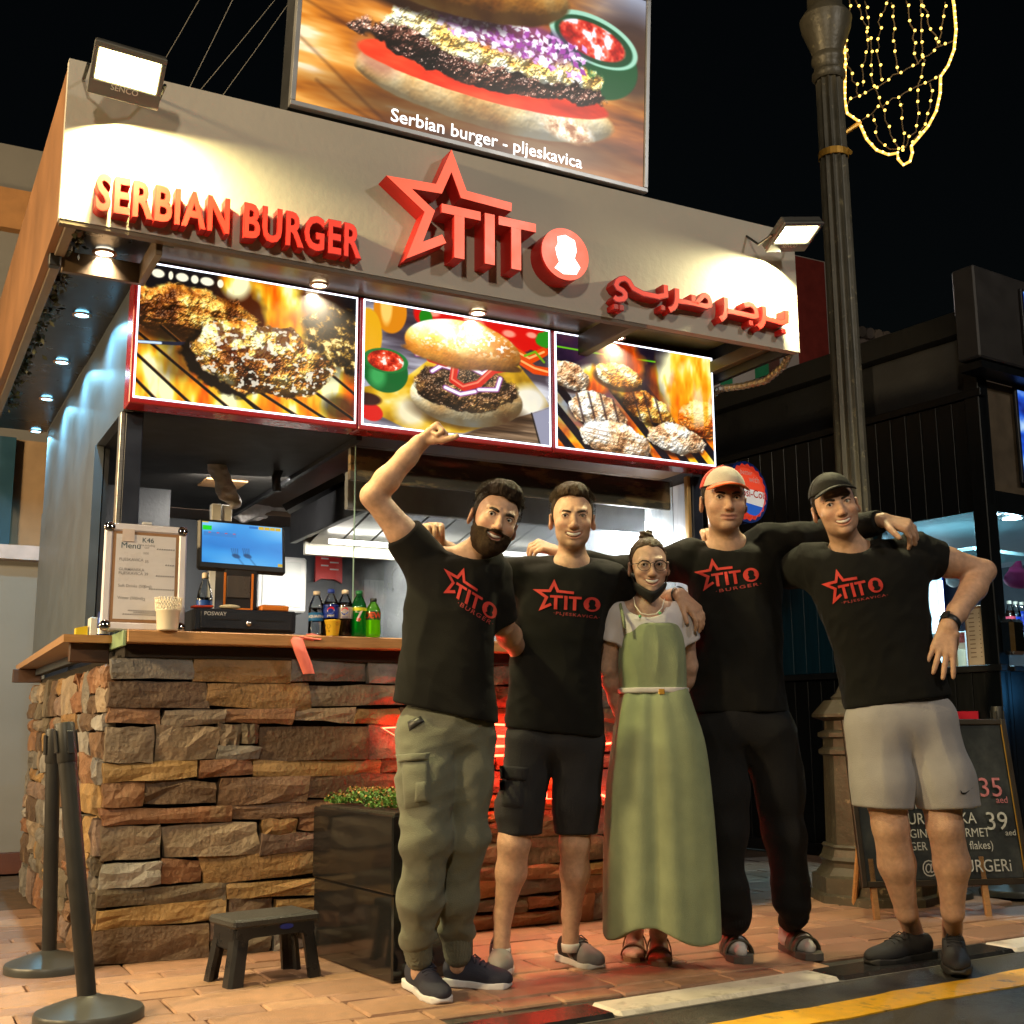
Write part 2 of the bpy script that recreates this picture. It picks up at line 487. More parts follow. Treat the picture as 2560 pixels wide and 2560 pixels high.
# ---- painting of lit prints (numpy canvas -> colour attribute)
class Canvas:
    def __init__(s, w, h, base, seed=1):
        s.w, s.h = w, h; s.asp = w / h
        s.U, s.V = np.meshgrid((np.arange(w) + 0.5) / w, (np.arange(h) + 0.5) / h)
        s.I = np.ones((h, w, 3)) * np.asarray(base, float); s.g = np.random.default_rng(seed)
    def noise(s, fx, fy=None, oct=4, gain=0.55):
        """fbm 0..1; fx cells across"""
        fy = fy or fx / s.asp; out = np.zeros((s.h, s.w)); a = 1; tot = 0
        for o in range(oct):
            nx, ny = int(max(2, fx * 2 ** o)) + 3, int(max(2, fy * 2 ** o)) + 3
            R = s.g.random((ny, nx))
            x = s.U * (nx - 3) ; y = s.V * (ny - 3); i = x.astype(int); j = y.astype(int); u = x - i; v = y - j
            u = u * u * (3 - 2 * u); v = v * v * (3 - 2 * v)
            out += a * ((R[j, i] * (1 - u) + R[j, i + 1] * u) * (1 - v) + (R[j + 1, i] * (1 - u) + R[j + 1, i + 1] * u) * v)
            tot += a; a *= gain
        out /= tot
        return np.clip((out - 0.5) * 1.7 + 0.5, 0, 1)
    def ellm(s, cx, cy, rx, ry, rot=0, soft=0.04, warp=None, k=0.0):
        x = (s.U - cx) * s.asp; y = s.V - cy; rx = rx * s.asp
        c, q = math.cos(rot), math.sin(rot); X = x * c + y * q; Y = -x * q + y * c
        d = np.sqrt((X / rx) ** 2 + (Y / ry) ** 2)
        if warp is not None: d = d + (warp - 0.5) * k
        return np.clip((1 - d) / soft + 0.5, 0, 1)
    def polym(s, pts, soft=0.006):
        P = np.array(pts, float); inside = np.zeros((s.h, s.w), bool); dist = np.full((s.h, s.w), 9.0)
        for i in range(len(P)):
            (x1, y1), (x2, y2) = P[i - 1], P[i]
            cnd = ((y1 > s.V) != (y2 > s.V)); xi = (x2 - x1) * (s.V - y1) / ((y2 - y1) or 1e-9) + x1
            inside ^= cnd & (s.U < xi)
            dist = np.minimum(dist, s._seg(P[i - 1], P[i]))
        return np.clip(np.where(inside, dist, -dist) / soft + 0.5, 0, 1)
    def _seg(s, a, b):
        ax, ay = a[0] * s.asp, a[1]; bx, by = b[0] * s.asp, b[1]
        x = s.U * s.asp - ax; y = s.V - ay; dx, dy = bx - ax, by - ay
        t = np.clip((x * dx + y * dy) / max(1e-9, dx * dx + dy * dy), 0, 1)
        return np.hypot(x - t * dx, y - t * dy)
    def strokem(s, pts, w, soft=0.006):
        d = np.full((s.h, s.w), 9.0)
        for i in range(len(pts) - 1): d = np.minimum(d, s._seg(pts[i], pts[i + 1]))
        return np.clip((w / 2 - d) / soft + 0.5, 0, 1)
    def put(s, mask, col):
        col = np.asarray(col, float)
        s.I = s.I * (1 - mask[..., None]) + col * mask[..., None]
    def ramp(s, t, stops):
        """colour ramp over t; stops [(pos, (r,g,b))] display colours"""
        p = [q[0] for q in stops]; return np.stack([np.interp(t, p, [q[1][k] for q in stops]) for k in range(3)], -1)
    def mesh(s, name, o, ux, uz, mat, parent=None):
        """grid of the canvas from lower-left corner o spanning ux (right) and uz (up)"""
        o = np.asarray(o, float); w, h = s.w, s.h
        a = np.linspace(0, 1, w); b = np.linspace(1, 0, h)
        v = o + a[None, :, None] * np.asarray(ux, float) + b[:, None, None] * np.asarray(uz, float)
        i = np.arange(w * h).reshape(h, w)
        f = np.stack([i[1:, :-1], i[1:, 1:], i[:-1, 1:], i[:-1, :-1]], -1).reshape(-1, 4)
        return mk(name, v.reshape(-1, 3), f, mat, parent, cols=lin(np.clip(s.I, 0, 1)).reshape(-1, 3))
X3, Y3, Z3 = np.eye(3)
# ================================================================== ground
def sheet(name, x0, x1, y0, y1, z, mat, thick=0.3):
    o = MB().box((x0, y0, z - thick), (x1, y1, z)).go(name, mat); return tag(o, kind="structure")
m_asph = M("asphalt", (0.060, 0.056, 0.050), rough=0.5, var=0.45, vscale=40, bump=1.0, bscale=160, rvar=0.22, wear=((0.03, 0.03, 0.03), 2.2, 0.52, 0.62))
m_mort = M("paving_bed", (0.10, 0.062, 0.04), rough=0.9, var=0.3, vscale=14, bump=0.4, bscale=90)
m_far = M("far_paving", (0.20, 0.115, 0.075), rough=0.65, var=0.3, vscale=3, bump=0.3, bscale=40)
sheet("road", -60, 60, -60, -1.05, -0.012, m_asph)
ground = MB().box((-60, -1.05, -0.4), (60, 90, -0.05)).go("ground", m_far); tag(ground, kind="structure")
KD = unit((1.0, 0.066, 0.0)); KN = np.array([-KD[1], KD[0], 0.0])        # run of the kerb, and across it
K0 = np.array([1.273, -1.389, 0.0])                                       # back edge of the kerb, start of the white block
pave = MB().prism([((-3.4, -0.9)[0], -1.70), (6.6, -1.05), (6.6, 9.0), (-3.4, 9.0)], (0, 0, -0.05), X3, Y3, 0.034).go("pavement", m_mort)
tag(pave, kind="structure")
m_paver = M("clay_paver", None, rough=0.52, var=0.22, vscale=22, bump=0.35, bscale=160, rvar=0.2,
            rnd=[(0.33, 0.19, 0.12), (0.27, 0.155, 0.10), (0.37, 0.215, 0.135), (0.30, 0.175, 0.12), (0.40, 0.24, 0.155), (0.25, 0.145, 0.10)],
            wear=((0.11, 0.07, 0.048), 4.2, 0.56, 0.80))
_pm = {}
def paver_mesh(L, W, k):
    key = (round(L, 3), round(W, 3), k)
    if key in _pm: return _pm[key]
    b = MB().frame((-L / 2, -W / 2, -0.03), (L, W, 0.03), np.eye(3), 0.006)
    g = np.random.default_rng(k)
    v = np.array(b.v); v[:, :2] += g.normal(size=(len(v), 2)) * 0.0012; v[:, 2] += g.normal(size=len(v)) * 0.0006
    me = bpy.data.meshes.new("brick"); me.from_pydata([tuple(p) for p in v], [], b.f); me.materials.append(m_paver); me.update()
    _pm[key] = me; return me
rows = []; y = 0.02
while y > -1.62:
    for d in (0.225, 0.112):
        rows.append((y - d, y, d)); y -= d
y = 0.02; up = []
while y < 1.5:
    for d in (0.112, 0.225):
        up.append((y, y + d, d)); y += d
npv = 0
for ri, (ya, yb, d) in enumerate(rows + up):
    L = 0.44 if d > 0.2 else 0.225
    x = -1.25 + random.random() * L; xe = 3.9 if yb <= 0.03 else 5.0
    while x < xe:
        l = L * random.choice((1, 1, 1, 0.75 if d > 0.2 else 1)); xc, yc = x + l / 2, (ya + yb) / 2
        x += l
        edge = K0[1] + (xc - K0[0]) * KD[1] / KD[0]
        if yb > edge + 0.10 and ya < edge + 0.004:                        # cut course along the kerb
            ya2 = edge + 0.006
        elif ya >= edge + 0.004: ya2 = ya
        else: continue
        if 0.05 < yc < 2.4 and 0.02 < xc < 2.88: continue               # under the kiosk
        if yb > 0.03 and -0.02 < xc < 2.9: continue
        w = yb - ya2
        # skip what the frame cannot show
        dv = np.array([xc, yc, 0]) - CAM; zf = dv @ FW
        if zf < 0.5: continue
        px, py = 1280 + FOC * (dv @ CR) / zf, 1280 - FOC * (dv @ CU) / zf
        if not (-260 < px < 2820 and py < 2760): continue
        if npv >= 298: continue
        o = bpy.data.objects.new("brick", paver_mesh(l - 0.006, w - 0.006, (ri * 7 + npv) % 5)); COL.objects.link(o)
        o.location = (xc, (yb + ya2) / 2, random.gauss(0, 0.0012)); o.rotation_euler = (random.gauss(0, 0.004), random.gauss(0, 0.003), random.gauss(0, 0.004))
        setparent(o, pave); npv += 1
# kerb blocks, painted black and white in turn
m_white = M("worn_white_paint", (0.62, 0.58, 0.52), rough=0.42, var=0.14, vscale=12, bump=0.25, bscale=120, wear=((0.20, 0.18, 0.16), 9, 0.55, 0.72))
m_black = M("black_kerb_paint", (0.018, 0.018, 0.02), rough=0.22, var=0.2, vscale=18, bump=0.2, bscale=120, rvar=0.12, wear=((0.06, 0.06, 0.06), 16, 0.62, 0.75))
m_yell = M("yellow_road_paint", (0.72, 0.38, 0.015), rough=0.5, var=0.15, vscale=20, bump=0.35, bscale=200, wear=((0.10, 0.085, 0.05), 11, 0.56, 0.70))
kerb = MB().prism([(-5, -0.175), (8, -0.175), (8, -0.0), (-5, -0.0)], K0 - (0, 0, 0.2), KD, KN, 0.19, Z3).go("kerb", M("kerb_bed", (0.12, 0.11, 0.1), rough=0.8))
tag(kerb, kind="structure")
for i in range(-2, 4):
    a, b = i * 0.955 + 0.004, (i + 1) * 0.955 - 0.004
    bl = MB().frame(K0 + KD * a - KN * 0.165 - Z3 * 0.15, (b - a, 0.162, 0.153), np.array([KD, KN, Z3]), 0.012).go("kerb_block", m_white if i % 2 == 0 else m_black, kerb)
stripe = MB()
L0 = np.array([1.424, -1.775]); yd = unit((1.0, 0.074))
pl = [(t, (0.012 * math.sin(t * 9) + 0.008 * math.sin(t * 23 + 1)) * 0.6) for t in np.linspace(-3, 6, 90)]
stripe.prism([(t, 0.002 + e) for t, e in pl] + [(t, -0.158 + e * 0.9) for t, e in pl[::-1]], (L0[0], L0[1], -0.0135), np.array([yd[0], yd[1], 0]), np.array([-yd[1], yd[0], 0]), 0.006, Z3)
tag(stripe.go("yellow_line", m_yell), kind="structure")
# ================================================================== the kiosk
YF, YS = -0.70, -0.12
kiosk = thing("burger_kiosk", (1.4, 0, 0), "open-fronted burger kiosk with stone counter, white fascia and dark canopy", "kiosk")
m_stone_bed = M("stone_joint", (0.035, 0.028, 0.022), rough=0.95, var=0.3, bump=0.6, bscale=60)
base = MB().box((0.035, 0.035, -0.02), (2.865, 0.40, 1.14)).box((0.035, 0.40, -0.02), (0.40, 2.44, 1.14)).go("stone_counter", m_stone_bed, kiosk)
PAL = [(0.17, 0.10, 0.06), (0.115, 0.072, 0.046), (0.21, 0.165, 0.125), (0.25, 0.145, 0.06), (0.155, 0.14, 0.125), (0.28, 0.215, 0.155), (0.20, 0.095, 0.05), (0.27, 0.255, 0.24),
       (0.13, 0.105, 0.075), (0.30, 0.185, 0.075), (0.19, 0.13, 0.105), (0.10, 0.062, 0.04), (0.17, 0.155, 0.14), (0.23, 0.12, 0.065)]
m_stone = M("ledge_stone", None, rough=0.62, var=0.42, vscale=11, bump=1.0, bscale=48, rvar=0.2, rnd=PAL, wear=((0.30, 0.22, 0.13), 8.0, 0.58, 0.78))
def stone(o, ux, un, w, h, g, name="stone"):
    """rough-hewn block: face of w x h at o (lower left), facing un"""
    nx, ny = 5, 4
    c = [[g.normal() * 0.006, g.normal() * 0.006] for _ in range(4)]
    V = []; out = 0.016 + 0.013 * g.random(); tlt = g.normal() * 0.006; tl2 = g.normal() * 0.004
    for j in range(ny):
        for i in range(nx):
            a, b = i / (nx - 1), j / (ny - 1)
            ed = min(a, 1 - a, ) * w; eb = min(b, 1 - b) * h
            x = a * w; z = b * h
            cx = (1 - a) * (1 - b) * c[0][0] + a * (1 - b) * c[1][0] + a * b * c[2][0] + (1 - a) * b * c[3][0]
            cz = (1 - a) * (1 - b) * c[0][1] + a * (1 - b) * c[1][1] + a * b * c[2][1] + (1 - a) * b * c[3][1]
            edge = (i in (0, nx - 1)) + (j in (0, ny - 1))
            if edge: x += g.normal() * 0.0025; z += g.normal() * 0.0022
            else: x = (0.012 + (w - .024) * (a - .25) * 2) if w > .08 and nx == 5 and False else x + g.normal() * w * 0.04; z += g.normal() * h * 0.05
            # pull the first ring of inner points close to the rim: a chipped face with a crisp arris
            d = out + tlt * (a - 0.5) * 2 + tl2 * (b - 0.5) * 2 + g.normal() * 0.0040 - (0.0075 if edge == 1 else 0.012 if edge == 2 else 0)
            V.append(np.asarray(o) + ux * (x + cx) + Z3 * (z + cz) + un * max(-0.01, d))
    F = [(j * nx + i, j * nx + i + 1, (j + 1) * nx + i + 1, (j + 1) * nx + i) for j in range(ny - 1) for i in range(nx - 1)]
    rim = [i for i in range(nx)] + [j * nx + nx - 1 for j in range(1, ny)] + [(ny - 1) * nx + i for i in range(nx - 2, -1, -1)] + [j * nx for j in range(ny - 2, 0, -1)]
    n0 = len(V)
    for k in rim: V.append(V[k] - un * (0.05))
    R = len(rim)
    F += [(rim[k], n0 + k, n0 + (k + 1) % R, rim[(k + 1) % R]) for k in range(R)]
    cen = np.mean(V, 0); ob = mk(name, [v - cen for v in V], F, m_stone); ob.location = cen
    setparent(ob, base); return ob
def courses(width, height, seed, lmean):
    g = np.random.default_rng(seed); z = 0.0; out = []
    while z < height - 0.02:
        hh = g.choice([0.07, 0.10, 0.13, 0.16], p=[.25, .3, .28, .17]); hh = min(hh, height - z)
        if height - z - hh < 0.04: hh = height - z
        x = 0.0
        while x < width - 0.01:
            l = lmean * (0.55 + g.random() * 1.25) * (1.25 if hh < 0.09 else 1.0); l = min(l, width - x)
            if width - x - l < 0.07: l = width - x
            if hh >= 0.125 and g.random() < 0.42:
                s = 0.35 + 0.3 * g.random(); out += [(x, z, l, hh * s), (x, z + hh * s, l * (0.5 + 0.2 * g.random()), hh * (1 - s))]
                out.append((x + out[-1][2], z + hh * s, l - out[-1][2], hh * (1 - s)))
            else: out.append((x, z, l, hh))
            x += l
        z += hh
    return out, g
st, g = courses(2.9, 1.135, 5, 0.27)
for (x, z, w, h) in st: stone((x + 0.002, 0.0, z + 0.0015), X3, -Y3, w - 0.004, h - 0.003, g)
st2, g = courses(2.42, 1.10, 9, 0.24)
for (x, z, w, h) in st2: stone((0.0, 2.43 - x, z + 0.0015), -Y3, -X3, w - 0.006, h - 0.004, g)
print("stones", len(st) + len(st2), "pavers", npv)

m_wood = M("counter_wood", (0.42, 0.22, 0.085), rough=0.42, var=0.22, vscale=7, stretch=(1.2, 14, 14), bump=0.15, bscale=30, coat=0.2)
m_dark = M("dark_panel", (0.020, 0.021, 0.024), rough=0.5, var=0.25, vscale=5, bump=0.15, bscale=40)
m_blk = M("black_metal", (0.012, 0.012, 0.013), rough=0.4, var=0.2, vscale=8)
m_post = M("dark_blue_steel", (0.020, 0.026, 0.045), rough=0.35, var=0.2, vscale=10)
m_bronze = M("bronze_soffit", (0.13, 0.085, 0.05), rough=0.38, var=0.18, vscale=4, metal=0.2, stretch=(0.4, 6, 1))
m_side = M("slate_panel", (0.075, 0.085, 0.095), rough=0.45, var=0.18, vscale=5)
m_facia = M("cream_render", (0.44, 0.41, 0.365), rough=0.7, var=0.07, vscale=2.5, bump=0.12, bscale=30, wear=((0.25, 0.2, 0.16), 26, 0.74, 0.80))
m_brown = M("brown_side_panel", (0.20, 0.095, 0.04), rough=0.6, var=0.25, vscale=3, bump=0.2, bscale=12)
m_steel = M("brushed_steel", (0.42, 0.41, 0.39), rough=0.34, metal=0.85, var=0.2, vscale=12, stretch=(1, 1, 12))
m_wht = M("white_plastic", (0.70, 0.70, 0.68), rough=0.4, var=0.06)
def part(mb, name, mat, parent=kiosk, **k): return mb.go(name, mat, parent, **k)
# counter slab and side flap
part(MB().box((0.045, -0.10, 1.182), (2.93, 0.46, 1.231), 0.004), "counter_top", m_wood)
part(MB().box((0.03, -0.085, 1.17), (0.044, 0.40, 1.228), 0.002), "end_tape", M("green_tape", (0.25, 0.36, 0.20), rough=0.5))
part(MB().box((0.05, -0.02, 1.13), (2.86, 0.42, 1.181), 0.003), "counter_packing", M("gap_filler", (0.02, 0.015, 0.012), rough=0.9))
fa = onZ(160, 1585, 1.225); fb = onZ(286, 1591, 1.225); fc = onZ(40, 1664, 1.225)
part(MB().prism([(fa[0], fa[1]), (fb[0] + 0.05, fa[1]), (fb[0] + 0.05, fc[1]), (fc[0], fc[1])], (0, 0, 1.195), X3, Y3, 0.03, Z3), "side_shelf", m_wood)
for _y in (fa[1] + 0.05, fc[1] - 0.25): part(MB().box((-0.12, _y, 1.12), (0.03, _y + .04, 1.194), 0.003), "shelf_bracket", M("bracket_brown", (0.06, 0.028, 0.016), rough=0.6))
# posts, walls, ceiling
part(MB().box((0.015, 0.02, 1.232), (0.085, 0.09, 2.11), 0.004), "corner_post", m_post)
part(MB().box((-0.003, 0.02, 1.232), (0.0145, 0.075, 2.11), 0.002), "corner_angle", m_steel)
part(MB().box((2.80, 0.02, 1.232), (2.86, 0.09, 2.11), 0.004), "right_post", m_post)
part(MB().box((2.775, 0.03, 1.232), (2.797, 0.06, 2.11), 0.003), "lit_post_edge", M("orange_lit_edge", (0.55, 0.36, 0.14), rough=0.4, metal=0.4))  # orange light on the post's edge, put into this strip's colour
part(MB().box((0.002, 0.0, 2.11), (0.04, 2.60, 2.62)), "side_bulkhead", m_side)
part(MB().box((-0.004, 0.66, 1.16), (0.035, 2.60, 2.108)), "side_wall", m_side)
part(MB().box((0.041, 0.66, 1.15), (0.06, 0.70, 2.10)), "reveal", m_dark)
part(MB().box((0.05, 2.40, 0), (2.95, 2.46, 2.72)), "back_wall", M("kitchen_wall", (0.060, 0.068, 0.080), rough=0.42, var=0.2, vscale=2, stretch=(3, 1, 0.6)))
part(MB().box((2.86, 0.10, 0), (2.92, 2.46, 2.72)), "right_wall", m_dark)
part(MB().box((2.845, 0.10, 1.10), (2.859, 2.38, 2.10)), "bounce_lining", M("steel_lining", (0.40, 0.42, 0.44), rough=0.35, metal=0.4, var=0.2, stretch=(1, 4, 0.6)))  # pale panel added so the right wall catches the kitchen light
part(MB().box((0.062, 1.55, 0.9), (0.52, 1.60, 2.12)), "inner_partition", m_dark)
part(MB().box((0.041, 0.0, 2.112), (0.99, 2.39, 2.14)), "ceiling_panel", M("ceiling_grey", (0.022, 0.019, 0.016), rough=0.6, var=0.15))
part(MB().box((0.99, 0.0, 2.16), (2.855, 2.39, 2.185)), "ceiling_panel", M("ceiling_brown", (0.115, 0.058, 0.026), rough=0.4, var=0.2))
part(MB().box((0.985, 0.0, 2.095), (1.01, 2.38, 2.20)), "ceiling_trim", m_blk)
part(MB().box((0.46, 0.46, 0.02), (2.85, 2.38, 0.05)), "kitchen_floor", M("kitchen_floor", (0.05, 0.05, 0.05), rough=0.5))
# canopy
part(MB().box((-0.358, YF, 2.571), (2.907, YF + 0.04, 3.165)), "fascia", m_facia)
part(MB().box((-0.357, YF + 0.041, 2.58), (-0.33, 2.70, 3.15)), "side_fascia", m_brown)
part(MB().box((2.88, YF + 0.041, 2.58), (2.906, 2.70, 3.15)), "side_fascia", m_dark)
part(MB().box((-0.329, YF + 0.041, 3.08), (2.879, 2.70, 3.12)), "roof", m_dark)
part(MB().box((-0.29, YF + 0.041, 2.62), (0.0, 2.66, 2.66)), "side_soffit", M("black_soffit", (0.008, 0.008, 0.010), rough=0.3, var=0.2))
part(MB().box((-0.329, YF + 0.045, 2.572), (-0.292, 2.66, 2.64), 0.003), "soffit_trim", M("trim_grey", (0.17, 0.13, 0.09), rough=0.5))
part(MB().box((0.001, YF + 0.041, 2.715), (2.05, YS + 0.04, 2.745)), "front_soffit", m_bronze)
part(MB().box((2.051, YF + 0.041, 2.76), (2.87, 0.6, 2.80)), "canopy_deck", M("deck_olive", (0.20, 0.15, 0.05), rough=0.4, var=0.2))
for (a, b) in (((2.05, YF + 0.06, 2.60), (2.10, -0.02, 2.70)), ((2.83, YF + 0.045, 2.62), (2.875, 0.7, 2.68)), ((2.10, YF + 0.045, 2.585), (2.83, YF + 0.085, 2.625)), ((2.10, -0.16 + 0.5, 2.62), (2.83, 0.38, 2.66))):
    part(MB().box(a, b, 0.003), "canopy_beam", M("beam_bronze", (0.09, 0.065, 0.035), rough=0.45, var=0.2))
part(MB().box((-0.355, YF + 0.003, 2.556), (2.05, YF + 0.036, 2.570)), "fascia_trim", M("trim_brown", (0.10, 0.07, 0.045), rough=0.5))
# open box round the corner lamp
cb = MB()
for a, b in (((-0.30, -0.34, 2.52), (0.0, -0.315, 2.60)), ((-0.024, YF + 0.05, 2.52), (0.0, -0.34, 2.60))): cb.box(a, b, 0.002)
part(cb, "corner_box", m_bronze)
part(MB().box((-0.345, -0.345, 2.535), (-0.305, -0.305, 2.585), 0.003), "bracket", m_blk); part(MB().box((0.005, YF + 0.05, 2.575), (0.05, YF + 0.10, 2.63), 0.003), "bracket", m_blk)
# dark leaf garland along the soffit edge
gl = MB(); gg = np.random.default_rng(3)
for k in range(330):
    p = np.array([-0.265 + gg.normal() * 0.016, YF + 0.08 + gg.random() * 2.7, 2.60 + gg.normal() * 0.016])
    d = unit(gg.normal(size=3)); e = unit(np.cross(d, gg.normal(size=3))); l = 0.02 + 0.02 * gg.random()
    gl.add([p, p + d * l * .5 + e * l * .3, p + d * l, p + d * l * .5 - e * l * .3], [(0, 1, 2, 3)])
o = part(gl, "garland", M("dark_leaf", (0.045, 0.05, 0.02), rough=0.5)); o["kind"] = "stuff"
# conduit at the right end
pts = [(2.86, 0.02, 2.36), (2.875, 0.0, 2.50), (2.90, -0.10, 2.55), (2.93, -0.25, 2.53), (2.95, -0.40, 2.52), (2.96, -0.52, 2.56), (2.95, -0.60, 2.62)]
sp = []
for i in range(len(pts) - 1):
    for t in np.linspace(0, 1, 9, endpoint=False): sp.append(np.array(pts[i]) * (1 - t) + np.array(pts[i + 1]) * t)
part(MB().tube(sp, [0.018 + (0.0025 if i % 2 else -0.0025) for i in range(len(sp))], 8), "cable_conduit", M("conduit_grey", (0.45, 0.40, 0.28), rough=0.4, metal=0.5), smooth=False)

# ------------------------------------------------------------------ downlights
def downlight(c, r, col, power, label, aim=None, spread=100, group=None, vis=12):
    c = np.asarray(c, float)
    t = thing("downlight", c, label, "downlight", group)
    MB().lathe(c - (0, 0, 0.008), [(r * 0.72, -0.0), (r, 0.002), (r, 0.007), (r * 0.72, 0.007)], 24, caps=False).go("bezel", M("bezel_copper", (0.42, 0.26, 0.16), rough=0.35, metal=0.6), t, smooth=True)
    MB().lathe(c - (0, 0, 0.004), [(0.0005, 0), (r * 0.72, 0.0)], 24, caps=False).go("lens", M("lens_%s_%g" % (label[:4], vis), (0.8, 0.8, 0.8), emit=col, estr=vis, var=0), t)
    lamp("downlight_lamp", 'AREA', tuple(c - (0, 0, 0.02)), power, col, target=tuple(c - (0, 0, 1)) if aim is None else aim, size=r * 1.2, spread=spread)
cool = (0.26, 0.72, 1.0); warm = (1.0, 0.80, 0.52)
names = ["nearest the corner box", "second along the left canopy", "third along the left canopy", "farthest back under the left canopy"]
downlight(onZ(261, 631, 2.615), 0.045, (1.0, 0.90, 0.68), 6, "warm white downlight in the open box at the canopy corner")
for (p, nm) in zip(((205, 786), (155, 904), (117, 996), (90, 1077)), names):
    c = onZ(p[0], p[1], 2.615)
    downlight(c, 0.04, cool, 9, "cool blue downlight " + nm, group="cool downlights under the left canopy", spread=150, vis=20)
for (p, nm) in zip(((798, 711), (1195, 781), (1543, 843)), ("left", "middle", "right")):
    c = onZ(p[0], p[1], 2.71)
    downlight(c, 0.042, warm, 11, "warm downlight above the %s menu light box" % nm, group="warm downlights over the menu boxes", spread=140, vis=16)
# ================================================================== logo, lettering, light boxes
STAR = [(.606, .352), (.372, .362), (.313, .505), (.254, .362), (.070, .352), (.212, .250), (.143, .062), (.280, .140)]
def rect(x0, y0, x1, y1): return [(x0, y0), (x1, y0), (x1, y1), (x0, y1)]
TEES = [rect(.262, .252, .448, .292) , rect(.322, .060, .370, .2515), rect(.468, .060, .516, .292), rect(.536, .252, .722, .292), rect(.598, .060, .646, .2515)]
DISC_C, DISC_R = (.872, .178), .122
BUST = [(-.34, .62), (.0, .74), (.40, .60), (.48, .20), (.38, -.10), (.62, -.42), (.45, -.72), (-.10, -.80), (-.48, -.62), (-.28, -.36), (-.38, -.12), (-.44, .16), (-.33, .34)]
BUST = [(DISC_C[0] + x * DISC_R, DISC_C[1] + y * DISC_R) for x, y in BUST]
def islands(v, f):
    p = list(range(len(v)))
    def fd(i):
        while p[i] != i: p[i] = p[p[i]]; i = p[i]
        return i
    for q in f:
        for k in q[1:]: p[fd(k)] = fd(q[0])
    gr = {}
    for q in f: gr.setdefault(fd(q[0]), []).append(q)
    out = []
    for fs in gr.values():
        ids = sorted({i for q in fs for i in q}); mp = {i: n for n, i in enumerate(ids)}
        out.append((np.array([v[i] for i in ids]), [tuple(mp[i] for i in q) for q in fs]))
    out.sort(key=lambda t: t[0][:, 0].min()); return out
m_red = M("red_sign_side", (0.36, 0.010, 0.008), rough=0.4, var=0.08, emit=(0.8, 0.03, 0.015), estr=0.05)
m_face = M("red_lit_face", (0.6, 0.05, 0.03), rough=0.35, var=0.05, emit=(1.0, 0.13, 0.055), estr=0.95)
m_rface = M("red_letter_face", (0.62, 0.03, 0.018), rough=0.4, var=0.1, emit=(1.0, 0.06, 0.03), estr=0.42)
# SERBIAN BURGER: channel letters, rim proud of the face
W0 = thing("sign_lettering", (0.23, YF, 2.6), "raised red letters spelling SERBIAN BURGER on the cream fascia", "sign")
v, f = text_mesh("SERBIAN BURGER", 1.0, bold=0.036, space=1.10)
vi, fi = text_mesh("SERBIAN BURGER", 1.0, bold=0.024, space=1.10)
sx = 0.965 / (v[:, 0].max() - v[:, 0].min()); sz = 0.140 / (v[:, 1].max() - v[:, 1].min()); x0 = v[:, 0].min()
def plc(q, y): return [(-0.252 + (p[0] - x0) * sx, y, 2.606 + p[1] * sz) for p in q]
def solid(v, f, y0, y1):
    """flat letter pushed into a solid"""
    n = len(v); e = {}
    for q in f:
        for i in range(len(q)):
            a, b = q[i], q[(i + 1) % len(q)]
            if (b, a) in e: del e[(b, a)]
            else: e[(a, b)] = 1
    return plc(v, y0) + plc(v, y1), [tuple(i + n for i in q) for q in f] + [tuple(q[::-1]) for q in f] + [(a, b, b + n, a + n) for a, b in e]
def weld(v, f):
    key = {}; mp = []
    for p in v: k = (round(p[0], 4), round(p[1], 4)); mp.append(key.setdefault(k, len(key)))
    nv = [None] * len(key)
    for i, p in zip(mp, v): nv[i] = p
    return np.array(nv), [tuple(mp[i] for i in q) for q in f if len({mp[i] for i in q}) > 2]
v, f = weld(v, f); vi, fi = weld(vi, fi)
big, small = islands(v, f), islands(vi, fi)
for k, (lv, lf) in enumerate(big):
    lo = mk("letter", *solid(lv, lf, YF - 0.002, YF - 0.058), m_red, W0)
    if len(small) == len(big): mk("letter_face", plc(small[k][0], YF - 0.0595), small[k][1], m_rface, lo)
# the star and TITO
LOGO = thing("logo_sign", (1.25, YF, 2.6), "red illuminated star and TITO logo raised from the fascia", "sign")
LX = lambda p: (0.786 + p[0] * 0.917, 2.608 + p[1] * 0.917)
def slab(polys, name, y0, y1, side, face, parent):
    mb = MB()
    for q in polys: mb.prism([LX(p) for p in q], (0, y0, 0), X3, Z3, y0 - y1, -Y3)
    o = mb.go(name, side, parent)
    mf = MB()
    for q in polys:
        c = np.mean(np.array(q), 0); mf.add([(LX(p)[0], y1 - 0.0012, LX(p)[1]) for p in q], [tuple(range(len(q)))])
    mf.go(name + "_face", face, o); return o
Lp, Rp, _ = stroke_poly(STAR, 0.040)
# chamfer the two open ends to points like the logo
star_poly = [tuple(p) for p in Lp] + [tuple(p) for p in Rp[::-1]]
slab([star_poly], "star", YF - 0.001, YF - 0.085, m_red, m_face, LOGO)
for nm, qs in (("letter", TEES[0:2]), ("letter", TEES[2:3]), ("letter", TEES[3:5])): slab(qs, nm, YF - 0.001, YF - 0.095, m_red, m_face, LOGO)
dc = [(DISC_C[0] + DISC_R * math.cos(t), DISC_C[1] + DISC_R * math.sin(t)) for t in np.linspace(0, 2 * math.pi, 48, endpoint=False)]
disc = slab([dc], "disc", YF - 0.001, YF - 0.095, m_red, m_face, LOGO)
MB().add([(LX(p)[0], YF - 0.099, LX(p)[1]) for p in BUST], [tuple(range(len(BUST)))]).go("bust_emblem", M("white_lit_face", (0.8, 0.8, 0.8), emit=(1, 0.97, 0.93), estr=2.2, var=0), disc)
